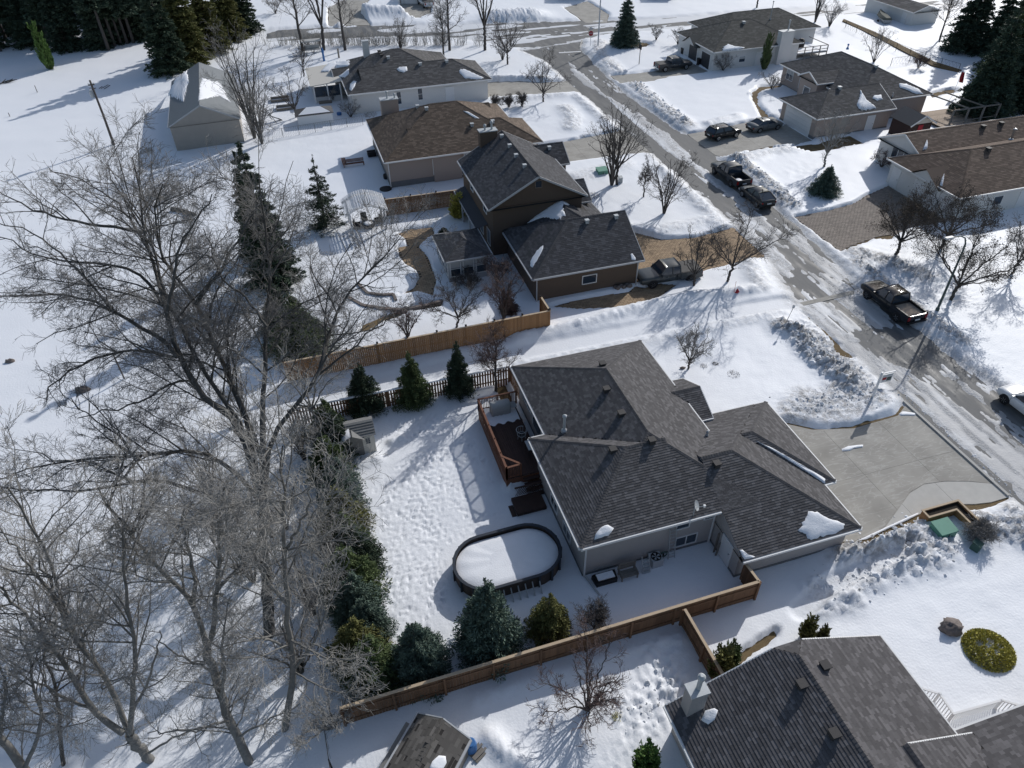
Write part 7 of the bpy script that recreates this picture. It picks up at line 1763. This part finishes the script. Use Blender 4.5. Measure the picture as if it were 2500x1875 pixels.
def car(label, x, y, rz, paint, kind='suv', rim='metal', bed=None, cat='car', z=.0, group=None, name=None):
    """front along +x"""
    t = thing(name or {'pickup': 'pickup_truck', 'suv': 'parked_suv', 'sedan': 'parked_sedan', 'hatch': 'parked_hatchback'}[kind], label, cat, (x, y, z), rz, group)
    if kind == 'pickup':
        L_, W_, wb, wr, zb = 5.85, 1.0, 3.65, .41, .42
        st = [(-2.95, .90, .62, 1.02), (-2.90, .97, .50, 1.10), (-2.2, 1.0, .44, 1.12), (-.85, 1.0, .44, 1.13), (.8, 1.0, .44, 1.13), (1.15, 1.0, .44, 1.14), (2.3, .99, .44, 1.10), (2.75, .95, .46, 1.04), (2.92, .86, .52, .92)]
        belt, roofz, gx = 1.12, 1.90, (-.82, -.72, .62, 1.28); gw = (.93, .76)
    elif kind == 'sedan':
        L_, W_, wb, wr, zb = 4.85, .92, 2.8, .33, .24
        st = [(-2.42, .78, .38, .82), (-2.34, .86, .28, .95), (-1.7, .91, .24, 1.0), (-.6, .92, .22, .96), (.7, .92, .22, .94), (1.2, .91, .22, .92), (2.0, .88, .24, .80), (2.35, .78, .28, .68), (2.43, .66, .34, .58)]
        belt, roofz, gx = .95, 1.44, (-1.75, -.95, .28, 1.12); gw = (.84, .62)
    else:
        L_, W_, wb, wr, zb = 4.6, .94, 2.75, .37, .30
        st = [(-2.28, .80, .45, .95), (-2.2, .88, .36, 1.04), (-1.6, .94, .30, 1.07), (-.6, .94, .28, 1.05), (.7, .94, .28, 1.04), (1.15, .93, .28, 1.03), (1.95, .90, .30, .95), (2.22, .82, .34, .82), (2.3, .72, .40, .70)]
        belt, roofz, gx = 1.05, 1.64 if kind == 'suv' else 1.56, ((-2.12, -1.62, .30, 1.12) if kind == 'suv' else (-2.15, -1.05, .32, 1.15)); gw = (.86, .66)
    xs = wb/2
    b = MB()
    if kind == 'pickup':
        loft(b, [ring(*s_) for s_ in st if s_[0] > -.9]+[]) if False else None
        loft(b, [ring(*s_) for s_ in st if s_[0] >= -.85])
        # bed: two sides, floor, tailgate
        body = b.build('body', paint, t, True)
        bd = MB(); bd.box((-2.92, -.99, .48), (-.87, -.86, 1.17)); bd.box((-2.92, .86, .48), (-.87, .99, 1.17)); bd.box((-2.93, -.86, .50), (-2.86, .86, 1.16)); bd.box((-.95, -.86, .5), (-.87, .86, 1.17)); bd.build('bed', paint, t)
        MB().box((-2.86, -.86, .55), (-.95, .86, .66)).build('bed_floor', 'bed_liner', t)
        if bed == 'cover': MB().box((-2.90, -.9, 1.17), (-.88, .9, 1.22)).build('tonneau_cover', 'tonneau', t)
        elif bed == 'tan': MB().box((-2.86, -.86, .66), (-.95, .86, .98)).build('load', 'deck_pale', t)
        elif bed == 'snow':
            blob('snow_heap', 'snow_plain', (-1.9, .1, .68), (.6, .5, .12), 3, t)
        MB().box((-3.05, -.92, .45), (-2.92, .92, .64)).build('bumper', 'black' if rim == 'black' else 'chrome', t)
        for s_ in (-1, 1): MB().bar((-2.9, s_*.925, 1.185), (-.9, s_*.925, 1.185), .12, .03).build('bed_rail', 'black', t)
    else:
        loft(b, [ring(*s_) for s_ in st]); body = b.build('body', paint, t, True)
        MB().box((st[0][0]-.03, -W_*.8, .38), (st[0][0]+.1, W_*.8, .56)).build('bumper', 'black', t)
    # greenhouse: glass body, roof skin, pillars
    x0, x1, x2, x3 = gx; w0, w1 = gw; gb = MB()
    vs = [(x0, -w0, belt), (x3, -w0, belt), (x3, w0, belt), (x0, w0, belt), (x1, -w1, roofz-.05), (x2, -w1, roofz-.05), (x2, w1, roofz-.05), (x1, w1, roofz-.05)]
    gb.add(vs, [(0, 1, 5, 4), (1, 2, 6, 5), (2, 3, 7, 6), (3, 0, 4, 7), (4, 5, 6, 7)]); gb.build('glass', 'glass', t)
    rf = MB(); k = 6; rv = []
    for i in range(k+1):
        f = i/k; xx = x1-.06+(x2+.10-x1)*f; zc = roofz+.035*math.sin(math.pi*f)
        rv += [(xx, -w1-.04, roofz-.07), (xx, -w1*.85, zc-.02), (xx, 0, zc+.01), (xx, w1*.85, zc-.02), (xx, w1+.04, roofz-.07)]
    rf.add(rv, [(i*5+j, i*5+j+1, (i+1)*5+j+1, (i+1)*5+j) for i in range(k) for j in range(4)]+[(0, 4, 3, 2, 1)[::-1], tuple(k*5+j for j in (0, 1, 2, 3, 4))[::-1]]); rf.build('roof', paint, t, True)
    pl = MB()
    for s_ in (-1, 1):
        for a, bb in (((x3, belt), (x2, roofz-.05)), ((x0, belt), (x1, roofz-.05)), ((x2*.5+x1*.5+.05, belt), (x2*.5+x1*.5, roofz-.05))):
            pl.bar((a[0], s_*(w0+.012), a[1]), (bb[0], s_*(w1+.012), bb[1]), .06, .10)
        pl.bar((x0, s_*(w0+.02), belt+.01), (x3, s_*(w0+.02), belt+.01), .04, .05)
    pl.build('pillar', paint, t)
    for s_ in (-1, 1):
        for xw in (-xs, xs):
            wheel(t, xw, s_*(W_-.10), wr, .24, s_, rim)
            ar = MB(); P = [(xw+(wr+.06)*math.cos(a), s_*(W_+.004), wr+.02+(wr+.06)*math.sin(a)) for a in np.linspace(-.15, math.pi+.15, 12)]
            vs = [(p[0], p[1], p[2]) for p in P]+[(p[0], s_*(W_-.25), p[2]) for p in P]; ar.add(vs, [(i, i+1, 13+i, 12+i) for i in range(11)]); ar.add(P, [tuple(range(12))]); ar.build('wheel_arch', 'rubber', t)
        mr_ = MB(); mr_.box((x3-.32, s_*(W_-.02) if s_ > 0 else s_*(W_+.20), belt), (x3-.20, s_*(W_+.20) if s_ > 0 else s_*(W_-.02), belt+.16)); mr_.build('mirror', paint, t)
        for xd in ((x0+x3)/2+.35, (x0+x3)/2-.62):
            MB().box((xd-.10, s_*W_-.012, belt-.16), (xd+.06, s_*W_+.022, belt-.125)).build('door_handle', 'chrome' if rim != 'black' else 'black', t)
        for xd in ((x0+x3)/2+.05, x3-.12, x0+.32 if kind != 'sedan' else x0+.75):
            MB().box((xd-.008, s_*W_-.02, zb+.12), (xd+.008, s_*W_+.004, belt-.02)).build('door_seam', 'black', t)
        fx = st[-1][0]; MB().box((fx-.30, s_*.52 if s_ > 0 else s_*.84, st[-1][3]-.18), (fx-.02, s_*.84 if s_ > 0 else s_*.52, st[-1][3]-.04)).build('headlight', 'headlight', t)
        rx = -2.94 if kind == 'pickup' else st[0][0]; zt = 1.10 if kind == 'pickup' else st[0][3]
        MB().box((rx-.02, s_*.74 if s_ > 0 else s_*(.96 if kind == 'pickup' else .84), zt-.38 if kind == 'pickup' else zt-.20), (rx+.10, s_*(.97 if kind == 'pickup' else .86) if s_ > 0 else s_*.74, zt)).build('taillight', 'taillight', t)
    MB().box((st[-1][0]-.05, -.5, st[-1][3]-.26), (st[-1][0]+.015, .5, st[-1][3]-.05)).build('grille', 'black', t)
    rx = -3.0 if kind == 'pickup' else st[0][0]-.035
    MB().box((rx-.01, -.24, .68 if kind != 'pickup' else .68), (rx+.03, .24, .80)).build('licence_plate', 'white_paint', t)
    if kind == 'suv':
        for s_ in (-1, 1): MB().tube([(x1+.05, s_*(w1-.02), roofz+.02), (x1+.15, s_*(w1-.02), roofz+.06), (x2-.2, s_*(w1-.02), roofz+.06), (x2-.1, s_*(w1-.02), roofz+.02)], .022, 6).build('roof_rail', 'chrome', t)
        MB().box((x1-.25, -w1*.95, roofz-.08), (x1+.03, w1*.95, roofz-.03)).build('spoiler', paint, t)
    if kind in ('suv', 'hatch', 'sedan'): MB().box((x1+.25, -.02, roofz), (x1+.45, .02, roofz+.10)).build('antenna', 'black', t)
    return t
def mid(a, b, z=.0): p = (g(*a, z)+g(*b, z))/2; return p
PI = math.pi
# near-side wheels seen in the photo give place and heading
def place(front, rear, side, half, z=.03):
    f, r_ = g(*front, z), g(*rear, z); d = (f-r_)[:2]; an = math.atan2(d[1], d[0]); c = (f+r_)[:2]/2
    nrm = np.array([-math.sin(an), math.cos(an)])*side; return c[0]+nrm[0]*half, c[1]+nrm[1]*half, an
x, y, a = place((2115.4, 728.4), (2183.8, 784), -1, .92); car('black pickup with tan load bed parked at the kerb by the lamp post', x, y, PI/2+.02, 'paint_black', 'pickup', 'black', 'tan', 'pickup')
x, y, a = place((1700+290/6.635, 270+1020/6.635), (1700+550/6.635, 270+1240/6.635), -1, .9); car('dark grey pickup with empty open bed parked behind the hatchback', x, y, PI/2+.01, 'paint_slate', 'pickup', 'black', 'snow', 'pickup')
x, y, a = place((1700+735/6.635, 270+1370/6.635), (1700+960/6.635, 270+1585/6.635), -1, .85); car('charcoal hatchback parked right behind the dark grey pickup', x, y, PI/2+.01, 'paint_char', 'hatch', 'metal', None, 'car')
x, y, a = place((1798.7, 334.8), (1749.7, 345.4), 1, .85); car('black crossover with chrome window line on the beige bungalow driveway', x, y, a, 'paint_black', 'suv', 'chrome', None, 'car')
x, y, a = place((1899, 316), (1852.2, 325), 1, .85); car('grey sedan parked facing the white double garage door', x, y, a, 'paint_silver', 'sedan', 'metal', None, 'car')
x, y, a = place((1480+665/6.91, 560+815/6.91), (1480+1240/6.91, 560+725/6.91), 1, .92); car('dark green grey pickup with black bed cover beside the brown garage', x, y, a, 'paint_grey', 'pickup', 'black', 'cover', 'pickup')
x, y, a = place(pix(3,1505,530), pix(3,1345,560), 1, .92); car('charcoal pickup with covered bed outside the black garage doors', x, y, .02, 'paint_slate', 'pickup', 'metal', 'cover', 'pickup')
p = q(14, 2045, 265, .03); car('white crossover cut off by the right edge of the frame', p[0]+.85+.05, p[1]-1.38, PI/2+.02, 'paint_white', 'suv', 'black', None, 'car')
p = q(2, 1395, 50, .1); car('white pickup standing on a driveway at the top edge', p[0], p[1]+1.2, PI/2+.1, 'paint_white', 'pickup', 'metal', 'cover', 'pickup')
# parts of houses at the very top edge
for i, (k, x0, x1, y, m, lab) in enumerate(((2,1200,1345,25,'stucco_white','pale garage wall with white door at the top edge'),(3,510,740,0,'stucco_white','white garage front at the top edge left of the lamp post'),(3,1240,1420,-5,'dark_red','dark red house front at the top edge'))):
    a, b = q(k, x0, y, .1), q(k, x1, y, .1); L_ = math.dist(a, b); t = thing('garage', lab, 'garage', (a[0], a[1], 0), math.atan2(b[1]-a[1], b[0]-a[0]))
    MB().box((0, 0, 0), (L_, 6, 2.8)).build('wall', m, t); MB().box((.8, -.05, 0), (L_-.8, 0, 2.2)).build('garage_door', 'door_white', t); mb = MB(); mb.add([(-.4, -.4, 2.8), (L_+.4, -.4, 2.8), (L_+.4, 6.4, 2.8), (-.4, 6.4, 2.8), (L_*.3, 3, 4.2), (L_*.7, 3, 4.2)], [(0, 1, 5, 4), (1, 2, 5), (2, 3, 4, 5), (3, 0, 4)]); mb.build('roof', 'shingle_grey', t)

# ------------------------------------------------------------------ street furniture
b = q(8, 1540, 975, .25); t = thing('street_lamp', 'dark curved arm street lamp standing behind the black pickup', 'street lamp', (b[0], b[1], 0)); hz = 7.4
dx = -1.0
P = [(0, 0, 0), (0, 0, hz-1.5), (-.06, 0, hz-.8), (-.35, 0, hz-.25), (-.85, 0, hz), (-1.7, 0, hz+.05)]; MB().tube(P, [.11, .075, .065, .055, .05, .045], 10).build('pole', 'lamp_green', t)
MB().lathe((0, 0, 0), [(.16, 0), (.16, .5), (.12, .55)], 10).build('base', 'lamp_green', t); mb = MB(); mb.box((-2.35, -.13, hz-.02), (-1.65, .13, hz+.12)); mb.build('lamp_head', 'sign_grey', t); MB().box((-2.28, -.1, hz-.05), (-1.8, .1, hz-.02)).build('lens', 'headlight', t)
b = q(3, 820, 370, .2); t = thing('street_lamp', 'pale straight lamp pole at the far street corner', 'street lamp', (b[0], b[1], 0)); MB().tube([(0, 0, 0), (0, 0, 8.8), (-.3, 0, 9.6), (-1.6, 0, 10)], [.12, .09, .07, .05], 10).build('pole', 'sign_grey', t); MB().box((-2.3, -.14, 9.95), (-1.5, .14, 10.1)).build('lamp_head', 'sign_grey', t)
b = q(1, 880, 1120, .2); t = thing('utility_pole', 'dark wooden utility pole with transformer in the snowy field', 'utility pole', (b[0], b[1], 0)); MB().tube([(0, 0, 0), (.05, 0, 4), (0, 0, 8.2)], [.17, .14, .11], 9).build('pole', 'pole_wood', t)
MB().lathe((-.35, 0, 6.2), [(.2, 0), (.22, .1), (.22, .75), (.12, .85)], 12).build('transformer', 'metal_dull', t); MB().box((-.35, -.05, 7.6), (.35, .05, 7.72)).build('cross_arm', 'pole_wood', t)
for x in (-.3, .3): MB().lathe((x, 0, 7.72), [(.05, 0), (.06, .1), (.03, .18)], 8).build('insulator', 'metal_dull', t)
def letters(txt, size, m, parent, M4, name='lettering'):
    c = bpy.data.curves.new(name, 'FONT'); c.body = txt; c.size = size; c.align_x = 'CENTER'; c.align_y = 'CENTER'; c.extrude = .004
    o = bpy.data.objects.new(name, c); COL.objects.link(o); dg = bpy.context.evaluated_depsgraph_get(); me = bpy.data.meshes.new_from_object(o.evaluated_get(dg)); bpy.data.objects.remove(o)
    o = link(name, me, parent, m); o.matrix_local = M4; return o
b = q(3, 762, 362, .2); t = thing('stop_sign', 'red octagonal stop sign with street name blades at the far corner', 'stop sign', (b[0], b[1], 0)); MB().bar((0, 0, 0), (0, 0, 3.0), .06, .06).build('post', 'sign_grey', t)
fa = math.radians(-110); Rz = Matrix.Rotation(fa+math.pi/2, 4, 'Z')@Matrix.Rotation(math.pi/2, 4, 'X')
mb = MB(); oc = [(.42*math.cos(math.pi/8+k*math.pi/4), .42*math.sin(math.pi/8+k*math.pi/4)) for k in range(8)]; mb.prism(oc, .04, .06); o = mb.build('plate', 'red_paint', t); o.matrix_local = Matrix.Translation((0, 0, 2.35))@Rz
letters('STOP', .27, 'white_paint', o, Matrix.Translation((0, 0, .066)))
for a in (0, math.pi/2): mb = MB(); mb.box((-.4, -.02, 2.95+a*.12), (.4, .02, 3.12+a*.12)); o = mb.build('name_blade', 'sign_grey', t); o.rotation_euler = (0, 0, a+.2)
# estate agent's post sign on the snow bank
b = q(8, 1040, 1650, .35); t = thing('sale_sign', 'white real estate sign hanging from a post on the dirty snowbank', 'sign', (b[0], b[1], 0)); 
MB().box((-.06, -.06, 0), (.06, .06, 2.75)).build('post', 'white_paint', t); MB().box((-.15, -.04, 2.55), (1.15, .04, 2.64)).build('arm', 'white_paint', t)
bd = MB().box((.15, -.025, 1.75), (1.05, .025, 2.48)).build('sign_board', 'white_paint', t)
for s_ in (-1, 1):
    y0 = .026*s_; MB().box((.22, min(y0, y0+.006*s_), 2.28), (.98, max(y0, y0+.006*s_), 2.40)).build('print_band', 'sign_grey', bd); MB().box((.22, min(y0, y0+.006*s_), 1.98), (.55, max(y0, y0+.006*s_), 2.22)).build('print_panel', 'red_paint', bd); MB().box((.60, min(y0, y0+.006*s_), 1.86), (.98, max(y0, y0+.006*s_), 2.20)).build('print_panel', 'lamp_green', bd)
b = q(7, 1890, 852, .3); t = thing('fire_hydrant', 'red fire hydrant with marker rod in the snow by the bare trees', 'fire hydrant', (b[0], b[1], .15)); MB().lathe((0, 0, 0), [(.16, 0), (.16, .06), (.11, .08), (.11, .5), (.14, .52), (.14, .56), (.11, .62), (.05, .72), (.03, .78)], 14).build('barrel', 'red_paint', t)
for s_ in (-1, 1): MB().tube([(s_*.08, 0, .42), (s_*.2, 0, .42)], .055, 10).build('nozzle', 'red_paint', t)
MB().tube([(-.22, .1, 0), (-.24, .12, 1.5)], .015, 6).build('marker_rod', 'red_paint', t)
b = q(3, 1138, 492, .3); t = thing('basketball_hoop', 'small roadside basketball hoop on a pole near the corner spruce', 'hoop', (b[0], b[1], .1)); MB().tube([(0, 0, 0), (0, 0, 2.9)], .06, 8).build('pole', 'black', t); MB().box((-.06, -.5, 2.4), (-.02, .5, 3.1)).build('backboard', 'black', t); MB().tube([(-.3+.22*math.cos(a), .22*math.sin(a), 2.45) for a in np.linspace(0, 6.283, 12)], .015, 5).build('rim', 'red_paint', t)
b = q(8, 355, 1110, .3); t = thing('marker_post', 'leaning thin marker post on the snowbank by the alley mouth', 'post', (b[0], b[1], .1)); MB().tube([(0, 0, 0), (.25, .1, .9), (.7, .3, 1.9)], .03, 7).build('post', 'weathered', t); MB().box((.62, .25, 1.85), (.78, .35, 2.15)).build('marker_plate', 'sign_grey', t)
for i, (k, x, y) in enumerate(((3,1475,420),(3,1495,425),(3,1600,500))):
    b = q(k, x, y, .1); t = thing('rubbish_bin', ['dark wheeled bin left of the white house porch','dark wheeled bin right of the other at the porch','black wheeled bin between the two garage doors'][i], 'bin', (b[0], b[1], .02)); mb = MB(); mb.add([(-.25, -.28, 0), (.25, -.28, 0), (.25, .28, 0), (-.25, .28, 0), (-.3, -.34, 1.0), (.3, -.34, 1.0), (.3, .34, 1.0), (-.3, .34, 1.0)], [(3, 2, 1, 0), (0, 1, 5, 4), (1, 2, 6, 5), (2, 3, 7, 6), (3, 0, 4, 7)]); mb.build('body', 'black', t); MB().box((-.32, -.36, 1.0), (.32, .36, 1.08)).build('lid', 'black', t)
    for s_ in (-1, 1): MB().tube([(s_*.2, .3, .1), (s_*.28, .3, .1)], .1, 10).build('wheel', 'rubber', t)
b = q(4, 1020, 990, .1); t = thing('rubbish_bin', 'grey bins beside the beige garage wall near the red shed', 'bin', (b[0], b[1], .05))
for dx_ in (0, .7): MB().box((dx_-.3, -.3, 0), (dx_+.3, .3, 1.0)).build('body', 'grey_trim', t); MB().box((dx_-.33, -.33, 1.0), (dx_+.33, .33, 1.07)).build('lid', 'grey_trim', t)
# clods of dirty ploughed snow on the banks
rng = np.random.default_rng(3); tmpl = []
ico = [(0,0,1),(.9,0,.4),(.28,.85,.4),(-.72,.53,.4),(-.72,-.53,.4),(.28,-.85,.4),(.72,.53,-.4),(-.28,.85,-.4),(-.9,0,-.4),(-.28,-.85,-.4),(.72,-.53,-.4),(0,0,-1)]
icf = [(0,1,2),(0,2,3),(0,3,4),(0,4,5),(0,5,1),(1,6,2),(2,7,3),(3,8,4),(4,9,5),(5,10,1),(6,7,2),(7,8,3),(8,9,4),(9,10,5),(10,6,1),(11,7,6),(11,8,7),(11,9,8),(11,10,9),(11,6,10)]
V = []; Fc = []
def clods(pts, n, w, r):
    pts = np.array(pts)
    for i in range(n):
        k = rng.integers(0, len(pts)-1); f = rng.random(); c = pts[k]*(1-f)+pts[k+1]*f+rng.normal(0, w, 2); s_ = .8*r*rng.lognormal(-.45, .55); z_ = gz(c[0], c[1]); o_ = len(V)
        A = np.array(ico)*s_*rng.uniform(.7, 1.25, (12, 3)); V.extend([(c[0]+p[0], c[1]+p[1], z_+p[2]*.8) for p in A]); Fc.extend([(a+o_, b+o_, c_+o_) for a, b, c_ in icf])
clods(qs(8, [(340,1140),(560,1320),(830,1530)]), 312, .55, .13); clods(qs(8, [(600,1250),(1000,1640)]), 210, .8, .08); clods(qs(14, [(800,1430),(1180,1330),(1380,1180)]), 132, .5, .09); clods(qs(14, [(1260,1420),(1560,1390)]), 96, .6, .10); clods(qs(18, [(640,330),(1100,150),(1500,60)]), 156, .6, .10); clods([(48.8, 59), (49.4, 71)], 240, .5, .14); clods([(49.2, 84), (49.6, 101)], 260, .6, .13); clods([(47.6, 47), (47.3, 34)], 160, .5, .10); clods(qs(17, [(1280,860),(1250,1150),(1000,1250)]), 72, .6, .07); clods([(36.5, 30.5), (33.5, 31.2), (30, 30.8)], 200, .6, .09); clods([(38.9, 30), (38.9, 20)], 150, .12, .05); clods([(37.4, 19), (37.6, 8)], 180, .7, .1)
me = np_mesh('snow_clods', np.array(V), np.array(Fc)); a_ = me.attributes.new('dirt', 'FLOAT', 'POINT'); a_.data.foreach_set('value', np.repeat(rng.random(len(V)//12)*.8, 12).astype(np.float32))
tag(link('snow_clods', me, None, 'snow'), 'broken clods of dirty snow thrown up by the plough along the street', 'snow', kind='stuff')

def melt(k, pts, hh, label):
    P = [q(k, x, y, .02) for x, y in pts]; c = sum(P)/len(P); mb = MB(); vs = []; n = len(P)
    for f, z_ in ((1, .018), (.92, .018+hh*.6), (.6, .018+hh)):
        for p in P: d = c+(p-c)*f; vs.append((d[0], d[1], z_))
    mb.add(vs, [(r_*n+i, r_*n+(i+1) % n, (r_+1)*n+(i+1) % n, (r_+1)*n+i) for r_ in range(2) for i in range(n)]+[tuple(2*n+i for i in range(n))]); tag(mb.build('snow_patch', 'snow_plain', None, True), label, 'snow', kind='stuff')
melt(14, [(805,620),(850,600),(930,590),(972,588),(968,605),(900,615),(870,632),(810,638)], .07, 'thin strip of snow left on the concrete driveway')
melt(14, [(1245,350),(1275,330),(1310,335),(1380,345),(1370,362),(1300,360),(1260,362)], .06, 'snow scrap at the street corner of the concrete driveway')
melt(14, [(930,1325),(1080,1255),(1200,1200),(1330,1140),(1400,1110),(1395,1125),(1300,1175),(1150,1240),(1000,1315)], .06, 'snow strip along the edge of the pale concrete strip')
